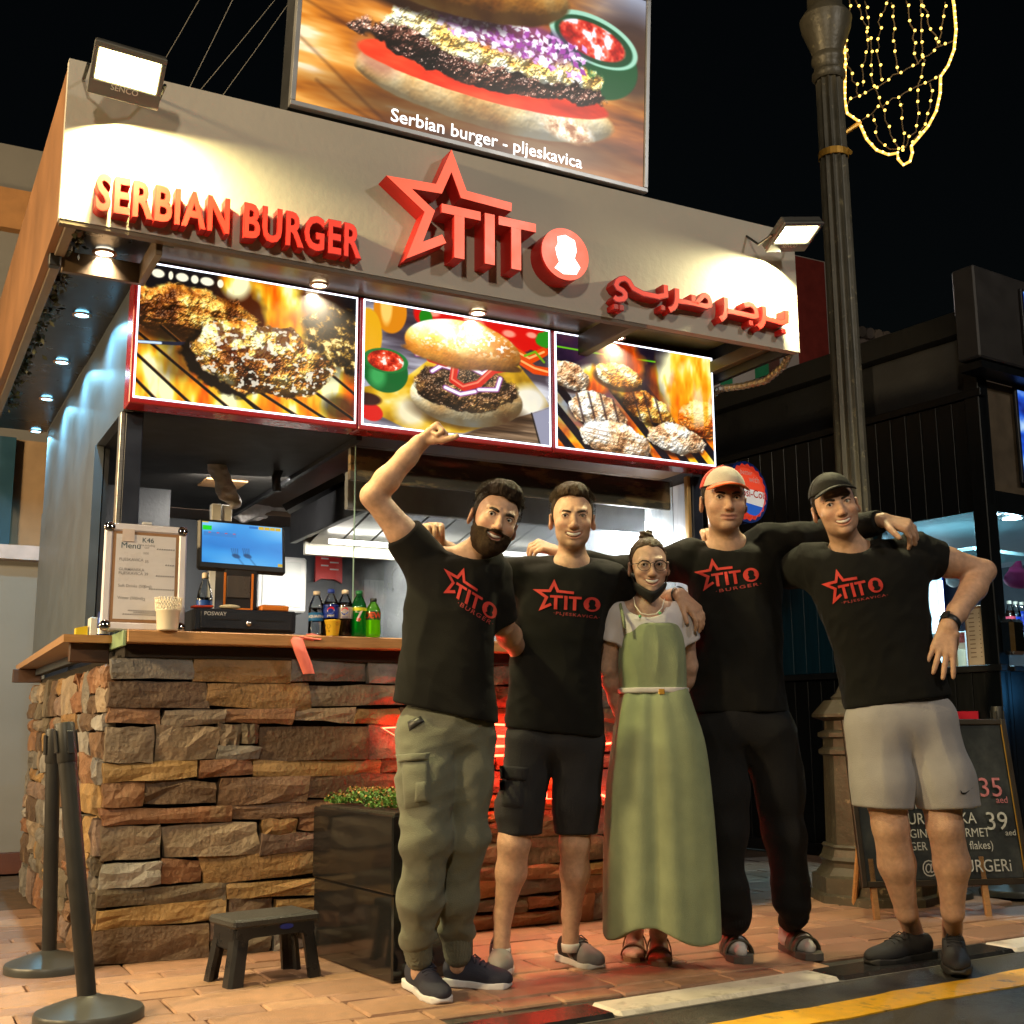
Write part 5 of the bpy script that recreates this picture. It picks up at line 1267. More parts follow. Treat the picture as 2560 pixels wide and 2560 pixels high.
# ================================================================== street furniture
m_iron = M("lamp_post_paint", (0.075, 0.068, 0.050), rough=0.42, var=0.3, vscale=9, bump=0.25, bscale=40, metal=0.15, wear=((0.24, 0.21, 0.13), 22, 0.60, 0.70))
LPX = np.array([3.735, -0.14, 0.0])
lp = thing("lamp_post", LPX, "tall fluted cast-iron lamp post with octagonal base behind the man in a black cap", "lamp post")
def octo(prof, name, n=8): 
    mb = MB().lathe(LPX, prof, n); v = np.array(mb.v); c, s = math.cos(0.24), math.sin(0.24); q = v[:, :2] - LPX[:2]
    v[:, 0] = LPX[0] + q[:, 0] * c - q[:, 1] * s; v[:, 1] = LPX[1] + q[:, 0] * s + q[:, 1] * c; mb.v = [tuple(p) for p in v]; return mb.go(name, m_iron, lp)
octo([(.335, -.01), (.335, .035), (.315, .045), (.315, .12), (.29, .13), (.262, .165), (.262, .185), (.275, .20), (.262, .215), (.25, .25), (.258, .262), (.25, .272)], "plinth")
octo([(.236, .27), (.228, .70), (.228, .705), (.25, .715), (.25, .735), (.225, .75), (.225, .79), (.25, .80), (.25, .82), (.215, .835), (.215, .88), (.275, .90), (.275, .915), (.21, .985)], "pedestal")
for k in range(8):
    t = k * math.pi / 4 + math.pi / 8; pass
autosmooth(MB().lathe(LPX, [(.17, .985), (.175, 1.0), (.15, 1.02), (.115, 1.09), (.12, 1.10), (.10, 1.12), (.125, 1.135), (.125, 1.15), (.085, 1.17), (.075, 1.20)], 24).go("collar", m_iron, lp))
autosmooth(MB().lathe(LPX, [(.075, 1.19), (.11, 1.23), (.142, 1.29), (.145, 1.33), (.115, 1.41), (.092, 1.48), (.088, 1.50)], 40, flute=14, fd=0.012).go("leaf_bulb", m_iron, lp), 60)
autosmooth(MB().lathe(LPX, [(.090, 1.49), (.084, 2.2), (.080, 3.2), (.075, 4.50)], 96, flute=12, fd=0.013).go("fluted_shaft", m_iron, lp), 70)
autosmooth(MB().lathe(LPX, [(.080, 4.46), (.094, 4.48), (.094, 4.505), (.080, 4.52), (.080, 4.56), (.092, 4.575), (.092, 4.60), (.082, 4.62), (.098, 4.67), (.138, 4.78), (.147, 4.84), (.122, 4.88), (.098, 4.91), (.098, 5.15)], 32).go("capital", m_iron, lp))
# hanging lantern outline of rope light, on a bracket
dcr = thing("rope_light_lantern", LPX + (.1, 0, 4.0), "yellow rope-light lantern decoration bracketed to the lamp post", "light decoration")
m_gold = M("gold_strap", (.55, .30, .05), rough=.35, metal=.5, var=.1)
MB().lathe(LPX + (0, 0, 3.985), [(.080, 0), (.083, .002), (.083, .040), (.080, .042)], 28, caps=False).go("band", m_gold, dcr)
c3p = lambda x, y: at(1600 + x / 2.0125, y / 2.0125, 6.35)
b0 = c3p(985, 700); b1 = c3p(1110, 615)
MB().tube([LPX + (.05, -.08, 4.0), b0, b1], .013, 6).go("arm", m_gold, dcr)
m_rope = M("rope_light", (.8, .6, .2), emit=(1.0, .50, .08), estr=1.6, var=0); m_bulb = M("fairy_bulb", (.8, .7, .3), emit=(1.0, .62, .10), estr=3.2, var=0); m_wire = M("fairy_wire", (.16, .11, .05), rough=.6)
outl = [(985, -120), (1000, 0), (1022, 150), (1032, 300), (1030, 500), (1042, 570), (1100, 610), (1140, 700), (1190, 755), (1250, 778), (1295, 770), (1298, 800), (1325, 830), (1358, 812), (1370, 770), (1365, 735), (1400, 695), (1450, 635), (1490, 560), (1510, 470), (1512, 385), (1550, 330), (1580, 250), (1590, 150), (1580, 30), (1565, -60), (1555, -120)]
op = [c3p(*p) for p in outl]
def dense(P, step):
    out = []
    for i in range(len(P) - 1):
        n = max(1, int(np.linalg.norm(P[i + 1] - P[i]) / step))
        out += [P[i] + (P[i + 1] - P[i]) * k / n for k in range(n)]
    return out + [P[-1]]
MB().tube(dense(op, .03), .0085, 6).go("rope_light", m_rope, dcr)
bl = MB()
for p in dense(op, .036): bl.sphere(p - HF * .006, .0075, 6, 4)
o = bl.go("rope_bulbs", M("rope_bulb", (.8, .8, .6), emit=(1, .72, .24), estr=3.4, var=0), dcr); o["kind"] = "stuff"
strings = [[(1040, 525), (1110, 480), (1220, 425), (1280, 385), (1400, 315), (1500, 245), (1580, 215)], [(1115, 600), (1220, 535), (1300, 490), (1390, 430), (1460, 410), (1510, 375)],
           [(1055, 0), (1040, 80), (1038, 200), (1045, 320), (1085, 430), (1105, 485)], [(1085, 0), (1115, 100), (1140, 130), (1140, 240), (1125, 340), (1110, 440)], [(1135, 0), (1150, 120), (1160, 260), (1175, 440), (1220, 520), (1240, 600), (1260, 680), (1300, 745)],
           [(1245, 0), (1205, 80), (1200, 180), (1200, 290), (1215, 400)], [(1270, 0), (1275, 120), (1285, 260), (1300, 370)], [(1340, 0), (1370, 130), (1385, 280), (1400, 320)], [(1410, 0), (1410, 120), (1420, 240), (1430, 300)], [(1415, 0), (1445, 90), (1490, 200), (1500, 240)], [(1540, 0), (1520, 120), (1510, 230)],
           [(1430, 300), (1405, 420), (1400, 520), (1385, 660), (1320, 750)], [(1305, 500), (1320, 600), (1328, 740)], [(1460, 420), (1465, 480), (1445, 600), (1370, 720)], [(1170, 570), (1190, 660), (1230, 730), (1300, 748)]]
gw = np.random.default_rng(2)
for s in strings:
    P = dense([c3p(*p) for p in s], .035); P = [p + gw.normal(size=3) * .006 for p in P]
    st_ = MB().tube(P, .004, 5).go("fairy_string", m_wire, dcr)
    fb_ = MB()
    for p in P[1::2]: fb_.sphere(p - HF * .007, .0085, 6, 4)
    o = fb_.go("fairy_bulbs", m_bulb, st_); o["kind"] = "stuff"

# ------------------------------------------------------------------ neighbouring kiosk
an = math.radians(6); NU = np.array([math.sin(an), -math.cos(an), 0]); NV = np.array([math.cos(an), math.sin(an), 0]); NA = np.array([4.91, 1.53, 0.0])
nk = thing("neighbour_kiosk", NA, "black boarded kiosk with cyan lit hatch at the right", "kiosk")
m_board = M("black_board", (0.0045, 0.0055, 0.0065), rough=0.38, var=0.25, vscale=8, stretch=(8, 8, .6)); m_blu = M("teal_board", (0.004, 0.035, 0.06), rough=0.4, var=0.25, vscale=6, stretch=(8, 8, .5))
def nbx(s0, s1, v0, v1, z0, z1, name, mat, parent=nk, bev=0.0, **k):
    """box in the neighbour's own frame: s toward its front corner, v to the right, z up"""
    return MB().frame(NA + NU * s0 + NV * v0 + Z3 * z0, (s1 - s0, v1 - v0, z1 - z0), np.array([NU, NV, Z3]), bev).go(name, mat, parent)
CS = 1.43
nbx(-3.0, 0.62, 0.03, 0.06, 0, 3.4, "wall_core", m_dark)
nbx(-3.0, CS, 0.03, 0.06, 0, 1.16, "lower_core", m_dark); nbx(-3.0, CS, 0.03, 0.06, 2.16, 3.42, "upper_core", m_dark)
s = -1.6
while s < CS - .02:
    w = min(.118, CS - s)
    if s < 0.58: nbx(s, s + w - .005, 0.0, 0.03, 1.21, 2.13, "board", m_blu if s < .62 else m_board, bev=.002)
    nbx(s, s + w - .005, 0.001, 0.031, 2.135, 2.84, "board", m_board, bev=.002)
    nbx(s, s + w - .005, 0.001, 0.031, 0.08, 1.165, "board", m_board, bev=.002)
    s += .118
nbx(-3, CS + .02, -.02, .034, 2.842, 2.89, "rail", m_board, bev=.003); nbx(-3, CS + .02, -.025, .034, 1.167, 1.207, "dado_rail", m_blk, bev=.003); nbx(-3, CS + .02, -.02, .034, 0, .078, "skirting", m_blk, bev=.003)
nbx(-3, CS + .06, -.06, .05, 3.25, 3.40, "eave", m_board, bev=.004)
nbx(CS - .10, CS, -.012, .09, 0, 3.0, "corner_post", m_board, bev=.005)
nbx(0.60, 0.64, -.005, .05, 1.2, 2.14, "hatch_jamb", m_blk)
nbx(0.62, CS, -.01, .30, 1.165, 1.20, "hatch_sill", m_blk, bev=.004)
nbx(-2.8, CS - .02, .06, 2.6, 2.15, 2.19, "ceiling", M("pale_ceiling", (0.55, 0.58, 0.60), rough=.5, var=.08))
nbx(-.9, -.86, .06, 2.6, 0, 2.15, "inner_wall", M("inner_wall_grey", (0.34, 0.34, 0.30), rough=.6, var=.1))
nbx(-2, CS - .03, 2.6, 2.64, 0, 2.15, "inner_end_wall", M("inner_wall_dark", (0.10, 0.11, 0.12), rough=.6))
nbx(CS - .03, CS, .09, 2.7, 0, 1.165, "front_apron", m_board); nbx(CS - .2, CS + .03, .09, 2.7, 1.166, 1.20, "front_counter", m_blk, bev=.004)
nbx(CS - .04, CS, .09, 2.7, 2.13, 2.26, "front_beam", m_board); nbx(CS - .05, CS - .02, .10, 2.7, 2.26, 2.96, "front_panel", M("tan_panel", (.10, .075, .05), rough=.6, var=.3))
nbx(CS - .02, CS + .14, -.16, 2.7, 2.965, 3.01, "sign_ledge", m_board)
nbx(CS + .005, CS + .16, -.20, 2.7, 3.02, 3.60, "roof_sign_case", M("sign_grey", (.035, .032, .031), rough=.5), bev=.01)
for k, (sv, vv) in enumerate(((CS - .14, .22), (CS - .16, .48))):
    c = NA + NU * sv + NV * vv + Z3 * 2.149
    t = thing("downlight", c, "cyan-white downlight in the black kiosk ceiling, %s of its corner post" % ("left", "right")[k], "downlight", "downlights in the neighbouring kiosk")
    MB().lathe(c - (0, 0, .004), [(.0005, 0), (.06, 0)], 20, caps=False).go("lens", M("cyan_lens", (.8, .9, 1), emit=(.55, .90, 1), estr=22, var=0), t); MB().lathe(c - (0, 0, .005), [(.06, 0), (.072, .002), (.072, .004)], 20, caps=False).go("bezel", m_steel, t)
    lamp("neighbour_lamp", 'AREA', tuple(c - (0, 0, .03)), 16, (.45, .82, 1.0), target=tuple(c - (0.2 * k, 0.1, 1)), size=.1)
lamp("hatch_strip", 'AREA', tuple(NA + NU * .75 + NV * .25 + Z3 * 2.12), 12, (.40, .80, 1.0), target=tuple(NA + NU * .75 + NV * .5), size=.5, size_y=.06)
lamp("apron_light", 'POINT', tuple(NA + NU * (CS + .45) + NV * .5 + Z3 * 1.05), 3.0, (.08, .45, 1.0), size=.08)
# its lit pictures
def blue_print(w, h, sd):
    c = Canvas(w, h, (.1, .25, .7), sd); c.I = c.ramp(c.noise(4, 5), [(0, (.03, .08, .4)), (.5, (.12, .35, .85)), (1, (.75, .88, 1))])
    for k in range(16): c.put(c.ellm(.1 + .9 * c.g.random(), .3 + .5 * c.g.random(), .09, .05, c.g.random() * 3, .15), (.93, .84, .55) if k % 3 else (.45, .16, .05))
    return c
e_blue = emat("blue_print", 1.0)
for nm, z0, z1, s0, lb, sd in (("picture_sign", 2.33, 2.95, CS + .005, "tall lit picture of pastries on blue beside the black kiosk post", 5), ("picture_sign", 3.10, 3.53, CS + .165, "lit blue picture high on the roof sign at the right edge", 6)):
    v0 = .34 if z0 < 3 else .24
    t = thing(nm, NA + NU * s0 + NV * v0 + Z3 * z0, lb, "light box", "lit pictures on the neighbouring kiosk")
    MB().frame(NA + NU * s0 + NV * v0 + Z3 * z0, (.02, .9, z1 - z0), np.array([NU, NV, Z3]), .004).go("case", m_blk, t)
    blue_print(90, 80, sd).mesh("print", NA + NU * (s0 + .022) + NV * (v0 + .02) + Z3 * (z0 + .02), NV * .86, Z3 * (z1 - z0 - .04), e_blue, t)
# goods inside its hatch
def npt(px, py, v):  # point on its inner plane at offset v to the right of the wall
    d = sight(px, py); n = NV; t_ = ((NA + NV * v - CAM) @ n) / (d @ n); return CAM + d * t_
def npl(px, py, sv):  # point on the cross plane at s
    d = sight(px, py); t_ = ((NA + NU * sv - CAM) @ NU) / (d @ NU); return CAM + d * t_
fz = thing("drinks_fridge", npl(2350, 1590, -.5), "blue drinks fridge with glowing white glass door in the neighbouring hatch", "fridge")
a = npl(2312, 1580, -.5); b = npl(2372, 1432, -.5)
MB().frame(np.array([a[0] - .5, a[1], a[2] - 1.0]) , (b[0] - a[0] + .5, .4, b[2] - a[2] + 1.05), np.array([NV, -NU, Z3]), .01).go("case", M("fridge_blue", (.01, .04, .42), rough=.3, emit=(.01, .05, .5), estr=.25), fz)
MB().frame(np.array([a[0] - .45, a[1] - .012, a[2] - .9]), (b[0] - a[0] + .40, .01, b[2] - a[2] + .88), np.array([NV, -NU, Z3]), .002).go("glass_door", M("fridge_glow", (.6, .8, .9), emit=(.45, .80, .95), estr=1.0, var=.3, vscale=5), fz)
MB().frame(np.array([b[0] - .19, a[1] - .02, a[2] - .7]), (.05, .006, b[2] - a[2] + .62), np.array([NV, -NU, Z3])).go("lamp_tube", M("fridge_tube", (.8, .9, 1), emit=(.85, .97, 1), estr=5, var=0), fz)
def hung(c, r, seed, label, name="white_bag", mt=m_bag):
    def fn(P): return (smin(ell(P, c, r), rc(P, c + (0, 0, r[2] * .6), c + (0.02, 0, r[2] * 1.5), .05, .02), .05) + .012 * np.abs(waves(P, 40, seed))) * .75
    v, f = nets(fn, c - np.array(r) * 1.4, c + np.array(r) * 1.4 + (0, 0, r[2] * .5), .012); o = mk(name, v, f, mt, smooth=True); tag(o, label, "bag")
hung(npl(2425, 1372, -.3), (.12, .10, .13), 4, "white plastic bag hung under the ceiling of the neighbouring hatch")
hung(npl(2385, 1445, -.2), (.07, .07, .08), 14, "small white bag hung beside the blue fridge")
mn = thing("hatch_menu", npt(2450, 1660, .12), "cream menu sheet in a frame standing on the neighbouring hatch sill", "menu board")
a = npt(2420, 1662, .10); b = npt(2491, 1655, .10); c = npt(2418, 1508, .10); ux = b - a; ux[2] = 0; Lx = np.linalg.norm(ux); ux /= Lx; hz = c[2] - a[2]
wy = np.cross(Z3, ux)
MB().frame(np.array([a[0], a[1], 1.201]), (Lx, .012, hz), np.array([ux, wy, Z3]), .003).go("frame", M("kraft2", (.36, .20, .10), rough=.6), mn)
sg = -1 if (wy @ (CAM - a)) > 0 else 1
fo = wy * (0.0135 if (wy @ (CAM - a)) > 0 else -0.0015)
MB().add([np.array([a[0], a[1], 1.201]) + fo + ux * x + Z3 * z for x, z in ((.012, .015), (Lx - .012, .015), (Lx - .012, hz - .02), (.012, hz - .02))], [(0, 1, 2, 3)]).go("sheet", M("cream_sheet", (.62, .52, .42), rough=.5), mn)
tl_ = MB()
for k in range(11):
    for x0, x1 in ((.14, .34), (.5, .54), (.72, .88)):
        tl_.add([np.array([a[0], a[1], 1.201]) + fo * 1.12 + ux * x * Lx + Z3 * (hz * (.86 - k * .07) + dz) for x, dz in ((x0, 0), (x1, 0), (x1, .006), (x0, .006))], [(0, 1, 2, 3)])
o = tl_.go("menu_print", M("ink_brown", (.22, .14, .10), rough=.6, var=0), mn); o["kind"] = "stuff"
bx_ = thing("carton", npt(2375, 1668, .12), "pale carton with handwritten City beside the hatch menu", "box")
a = npt(2362, 1668, .14); b = npt(2390, 1625, .14)
MB().frame(np.array([a[0], a[1], 1.201]), (.10, .08, b[2] - 1.195), np.array([NU, NV, Z3]), .002).go("box", M("carton_cream", (.58, .50, .34), rough=.6), bx_)
text_on("handwriting", "City", np.array([a[0], a[1], 1.20]) - NV * .001 + NU * .03 + Z3 * .12, -Z3, NU, .05, m_blk, bx_)
bx2 = thing("picture_carton", npt(2400, 1668, .14), "tall white carton with a printed top on the hatch sill", "box")
a = npt(2388, 1665, .22); b = npt(2412, 1578, .22)
MB().frame(np.array([a[0], a[1], 1.201]), (.085, .08, b[2] - 1.2), np.array([NU, NV, Z3]), .002).go("box", M("carton_white", (.66, .66, .66), rough=.5), bx2); MB().frame(np.array([a[0], a[1], b[2] - .07]) - NV * .0015 - NU * .0005, (.086, .002, .06), np.array([NU, NV, Z3])).go("printed_band", M("band_red", (.35, .10, .12), rough=.5, var=.6, vscale=60), bx2)
# shelves of drinks beyond the post
shf = thing("drinks_shelf", NA + NU * (CS - .5) + NV * .6 + Z3 * 1.2, "pale shelves of the neighbouring kiosk beyond its corner post", "shelf")
for z in (1.42, 1.95): MB().frame(NA + NU * .5 + NV * .30 + Z3 * z, (.6, .7, .025), np.array([NU, NV, Z3]), .003).go("board", M("shelf_teal", (.30, .45, .46), rough=.4), shf)
for k, (px, py, cl, nm) in enumerate(((2523, 1508, cola, "dark cola"), (2538, 1510, glass("water3", (.9, .95, 1), .02, .5), "clear water"), (2553, 1508, m_pblue, "blue labelled"))):
    d = npl(px, py, .95); c = np.array([d[0], d[1], 1.446])
    t = thing("soda_bottle", c, nm + " bottle on the neighbouring kiosk's shelf", "bottle", "bottles on the neighbour's shelf")
    MB().lathe(c, [(.024, 0), (.032, .01), (.032, .14), (.014, .20), (.0125, .21)], 16).go("body", clear, t, smooth=True); MB().lathe(c, [(.03, .008), (.03, .13), (.02, .16)], 16).go("drink", cl, t, smooth=True)
    MB().lathe(c, [(.0327, .07), (.0327, .12)], 16, caps=False).go("wrap_label", (M("label_red", (.5, .05, .08), rough=.4), m_pblue, m_pblue)[k], t); MB().lathe(c, [(.0145, .205), (.0145, .225)], 12).go("cap", capw, t)
hung(npl(2545, 1445, .7), (.13, .08, .08), 24, "pink cushion-like packet above the neighbouring shelf bottles", "pink_packet", M("pink_film", (.70, .06, .22), rough=.4))
hd = thing("napkin_dispenser", npt(2520, 1620, -.02), "chrome napkin dispenser fixed to the black kiosk's post", "dispenser")
a = NA + NU * (CS + .002) + NV * (-.0); MB().frame(NA + NU * (CS + .004) + NV * .0 + Z3 * 1.26, (.09, .13, .21), np.array([NU, NV, Z3]), .02).go("case", M("chrome3", (.6, .58, .55), rough=.12, metal=1, var=.1), hd)

# ------------------------------------------------------------------ round bottle-cap sign
ps = thing("bottle_cap_sign", at(1880, 1230, 6.3), "round blue sign with red and white cola bottle cap behind the white-capped man", "sign")
pc = at(1868, 1230, 6.35); px_ = unit(HR * .78 + HF * .62); pn = unit(np.cross(px_, Z3)); 
if pn @ (CAM - pc) < 0: pn = -pn
def pdisc(r, y0, y1, name, mat, n=40, scal=0, depth=0.0, parent=None):
    mb = MB(); ring = []
    for (yy, rr) in ((y0, r), (y1, r * (1 - depth))):
        for i in range(n):
            t = 2 * math.pi * i / n; q = rr * (1 + (.035 * math.cos(scal * t) if scal else 0))
            mb.v.append(tuple(pc + px_ * q * math.cos(t) + Z3 * q * math.sin(t) + pn * yy))
    mb.f = [tuple(range(n))[::-1], tuple(range(n, 2 * n))] + [(i, (i + 1) % n, n + (i + 1) % n, n + i) for i in range(n)]
    return mb.go(name, mat, parent or ps)
PR = .158
pdisc(PR * 1.08, -.12, .0, "drum", M("sign_blue", (.015, .05, .30), rough=.3, var=.1))
pdisc(PR * .98, .0005, .012, "cap_rim", M("cap_red", (.75, .04, .02), rough=.3, emit=(.9, .06, .02), estr=.35), 84, 21, .12)
def seg(y0, y1, name, mat, off):
    r = PR * .80; ys = np.linspace(y0, y1, 14); q = [(-math.sqrt(max(0, 1 - y * y)), y) for y in ys] + [(math.sqrt(max(0, 1 - y * y)), y - .0) for y in ys[::-1]]
    MB().add([pc + px_ * r * x + Z3 * r * (y - .10 * math.sin(x * 2.6)) + pn * off for x, y in q], [tuple(range(len(q)))]).go(name, mat, ps)
seg(.12, 1, "red_field", M("cap_red2", (.75, .05, .03), rough=.3, emit=(.95, .09, .03), estr=.5), .0128); seg(-.52, .12, "white_field", M("cap_white", (.8, .78, .74), rough=.3, emit=(.9, .85, .8), estr=.35), .0132); seg(-1, -.52, "blue_field", M("cap_blue2", (.02, .1, .5), rough=.3, emit=(.03, .15, .7), estr=.4), .0136)
text_on("sign_words", "with", pc + px_ * .0 + Z3 * .055 + pn * .0150, px_, Z3, .05, m_wht, ps); text_on("sign_words", "Pepsi-Cola", pc - px_ * .12 - Z3 * .028 + pn * .0150, px_, Z3, .062, M("script_red", (.7, .04, .02), rough=.4, var=0), ps, bold=.012)
text_on("sign_words", "better", pc - px_ * .07 + Z3 * .092 + pn * .0150, px_, Z3, .04, m_wht, ps)
# ------------------------------------------------------------------ chalkboard
ck = thing("chalkboard_stand", onZ(2330, 2290), "black A-frame chalkboard with chalk burger prices behind the man in grey shorts", "chalkboard")
ca = onZ(2195, 2300); cb2 = onZ(2475, 2292); cu = unit(cb2 - ca); cw_ = np.linalg.norm(cb2 - ca); cz_ = unit(Z3 * 1.0 + np.cross(Z3, cu) * .16)
cnrm = np.cross(cu, cz_); 
if cnrm @ (CAM - ca) < 0: cnrm = -cnrm
CO = ca - cu * .03
zb = .165; W_ = cw_ + .23; H_ = .70
MB().frame(CO + cz_ * zb, (W_, .012, H_), np.array([cu, -cnrm, cz_]), .002).go("board", M("blackboard", (.014, .017, .018), rough=.55, var=.4, vscale=5, wear=((.06, .065, .065), 4, .5, .75)), ck)
m_cfr = M("chalk_frame", (.03, .022, .015), rough=.4)
for a, b, c, d in ((0, W_, zb - .028, .028), (0, W_, zb + H_, .028)): MB().frame(CO + cu * a + cz_ * c + cnrm * .008, (b, .024, d), np.array([cu, -cnrm, cz_]), .004).go("rail", m_cfr, ck)
for x in (-.028, W_): MB().frame(CO + cu * x + cz_ * (zb - .028) + cnrm * .009, (.028, .024, H_ + .056), np.array([cu, -cnrm, cz_]), .004).go("stile", m_cfr, ck)
MB().frame(CO + cu * (W_ - .004) + cz_ * zb + cnrm * .0095, (.004, .003, H_), np.array([cu, -cnrm, cz_])).go("gold_line", m_gold, ck)
for x in (.03, .03 + cw_): MB().frame(CO + cu * (x - .014), (.028, .02, zb + .1), np.array([cu, -cnrm, cz_]), .002).go("leg", m_wood, ck)
for x in (.10, cw_): MB().cyl(CO + cu * x + cz_ * (zb + H_ - .05) - cnrm * .03, CO + cu * x - cnrm * .45, .014, n=8).go("back_leg", m_wood, ck)
chalk = M("chalk", (.42, .42, .40), rough=.9, var=.35, vscale=60); chr_ = M("chalk_pink", (.45, .15, .17), rough=.9, var=.35, vscale=60)
def ct(s, x, z, size, mt=chalk, **k): text_on("chalk_line", s, CO + cu * x + cz_ * (zb + z) + cnrm * .0135, cu, cz_, size, mt, ck, **k)
for s, x, z, q in (("Serbian", W_ - .42, .60, .075), ("burgers", W_ - .46, .47, .075), ("Gladni manyer", W_ - .62, .315, .075), ("+ GURMANSKA", W_ - .64, .245, .072), ("ORIGINAL GOURMET", W_ - .62, .185, .056), ("BURGER (cheese + flakes)", W_ - .63, .130, .052), ("@titoBURGERi", W_ - .50, .03, .078)): ct(s, x, z, q, xs=.88)
ct("35", W_ - .17, .365, .125, chr_); ct("aed", W_ - .09, .335, .042, chr_); ct("39", W_ - .16, .215, .115); ct("aed", W_ - .07, .188, .038)
# red card on the wall behind the chalkboard
a = npt(2420, 1810, -.03); rcd = MB().frame(a - NU * .15, (.22, .012, .075), np.array([NU, NV, Z3]), .002).go("red_card", M("card_red", (.50, .015, .04), rough=.4)); tag(rcd, "red card on the black wall just above the chalkboard", "card")
# ------------------------------------------------------------------ queue posts
def stanchion(base, top, label, r=.032, rb=.165, half=False):
    base = np.asarray(base, float); t = thing("queue_post", base, label, "queue post", "black queue posts"); ax = unit(np.asarray(top) - base)
    mrub = M("post_black", (.016, .0155, .015), rough=.45, var=.15, vscale=14); autosmooth(MB().lathe(base, [(rb, 0), (rb, .022), (rb * .97, .03), (rb * .55, .052), (r * 1.25, .066), (r * 1.1, .07)], 44, axis=unit(Z3 * 3 + ax * .3)).go("base", M("base_rubber", (.045, .046, .044), rough=.4, var=.3, vscale=6), t))
    H = np.linalg.norm(np.asarray(top) - base)
    autosmooth(MB().lathe(base, [(r, .055), (r, H - .09), (r * 1.0, H - .088)], 28, axis=ax).go("pole", mrub, t)); autosmooth(MB().lathe(base, [(r * 1.06, H - .125), (r * 1.10, H - .12), (r * 1.10, H - .004), (r * 1.04, H)], 28, axis=ax).go("head", mrub, t))
    for q in (0.2, 1.8, 3.4, 5.0):
        d = np.array([math.cos(q), math.sin(q), 0]); MB().frame(base + ax * (H - .095) + d * (r * 1.06) - np.cross(ax, d) * .011 , (.022, .006, .072), np.array([np.cross(ax, d), d, ax]), .002).go("clip_slot", m_blk, t)
    return t
sb1 = onZ(93 * 1.325, 1825 * 1.325); sb1 = onZ(122, 2425); st1 = at(134, 1822, (sb1 - CAM) @ HF - .02)
sb2 = onZ(222, 2548); st2_ = at(161, 1808, (sb2 - CAM) @ HF + .06)
stanchion(sb1, st1, "black queue post standing upright by the stone corner", .026, .155); stanchion(sb2, st2_, "black queue post leaning left in the near left corner", .028, .16)
for (px, py, lb) in ((2350, 2243, "black queue post base just behind the chalkboard's left leg"), (2530, 2236, "black queue post base behind the chalkboard's right leg")):
    p = onZ(px, py); stanchion(p, p + (0, 0, .95), lb, .03, .16)
# ------------------------------------------------------------------ step stool
so = onZ(640, 2440); stl = thing("step_stool", so, "low black plastic step stool in front of the stone counter", "stool")
p00 = onZ(572, 2476); p10 = onZ(795, 2442); p01 = onZ(512, 2446); ex = unit(p10 - p00); ey = unit(p01 - p00 - ex * ((p01 - p00) @ ex)); sw = np.linalg.norm(p10 - p00) + .02; sd_ = .21; sh_ = .215
m_plas = M("stool_plastic", (.018, .018, .020), rough=.3, var=.2, vscale=20)
def spt(x, y, z): return p00 + ex * x + ey * y + Z3 * z
tp = MB(); tp.frame(spt(.014, .004, sh_ - .026), (sw - .028, sd_ - .008, .030), np.array([ex, ey, Z3]), .008).go("top", M("stool_top", (.04, .04, .040), rough=.5, bump=.5, bscale=220, var=.15), stl)
for (y0, nm) in ((.012, "front"), (sd_ - .026, "back")):
    arch = [(.035, sh_ - .012), (sw - .035, sh_ - .012), (sw - .03, sh_ - .055)] + [(sw - .055 - .045 * (1 - math.cos(t)), sh_ - .09 + .03 * math.sin(t)) for t in np.linspace(0, 1.57, 6)] + [(.055 + .045 * (1 - math.cos(t)), sh_ - .09 + .03 * math.sin(t)) for t in np.linspace(1.57, 0, 6)] + [(.03, sh_ - .055)]
    MB().prism(arch, spt(0, y0, 0), ex, Z3, .014, ey).go("apron", m_plas, stl)
for sx_ in (0, 1):
    MB().frame(spt(.024 if sx_ == 0 else sw - .038, .03, sh_ - .10), (.014, sd_ - .06, .085), np.array([ex, ey, Z3]), .004).go("side_apron", m_plas, stl)
    for sy_ in (0, 1):
        x0 = 0.0 if sx_ == 0 else sw; y0_ = 0.0 if sy_ == 0 else sd_
        a = spt(x0, y0_, 0); b = spt(x0 + (.035 if sx_ == 0 else -.035), y0_ + (.02 if sy_ == 0 else -.02), sh_ - .004)
        l = MB(); w = .052; dx = ex * (1 if sx_ == 0 else -1); dy = ey * (1 if sy_ == 0 else -1); ring = [(0, .012), (.012, 0), (w, 0), (w, .016), (.028, .022), (.02, .03), (.016, w), (0, w)]
        for (o_, k) in ((a, 1), (b, .92)): l.v += [tuple(o_ + dx * x * k + dy * y * k) for x, y in ring]
        n = len(ring); l.f = [tuple(range(n))[::-1], tuple(range(n, 2 * n))] + [(i, (i + 1) % n, n + (i + 1) % n, n + i) for i in range(n)]
        l.go("leg", m_plas, stl)
MB().prism([(.026 * math.cos(t), .009 * math.sin(t)) for t in np.linspace(0, 6.283, 28, endpoint=False)], spt(sw * .60, .0115, sh_ - .034), ex, Z3, .004, -ey).go("badge", M("badge_blue", (.02, .035, .30), rough=.35), stl)
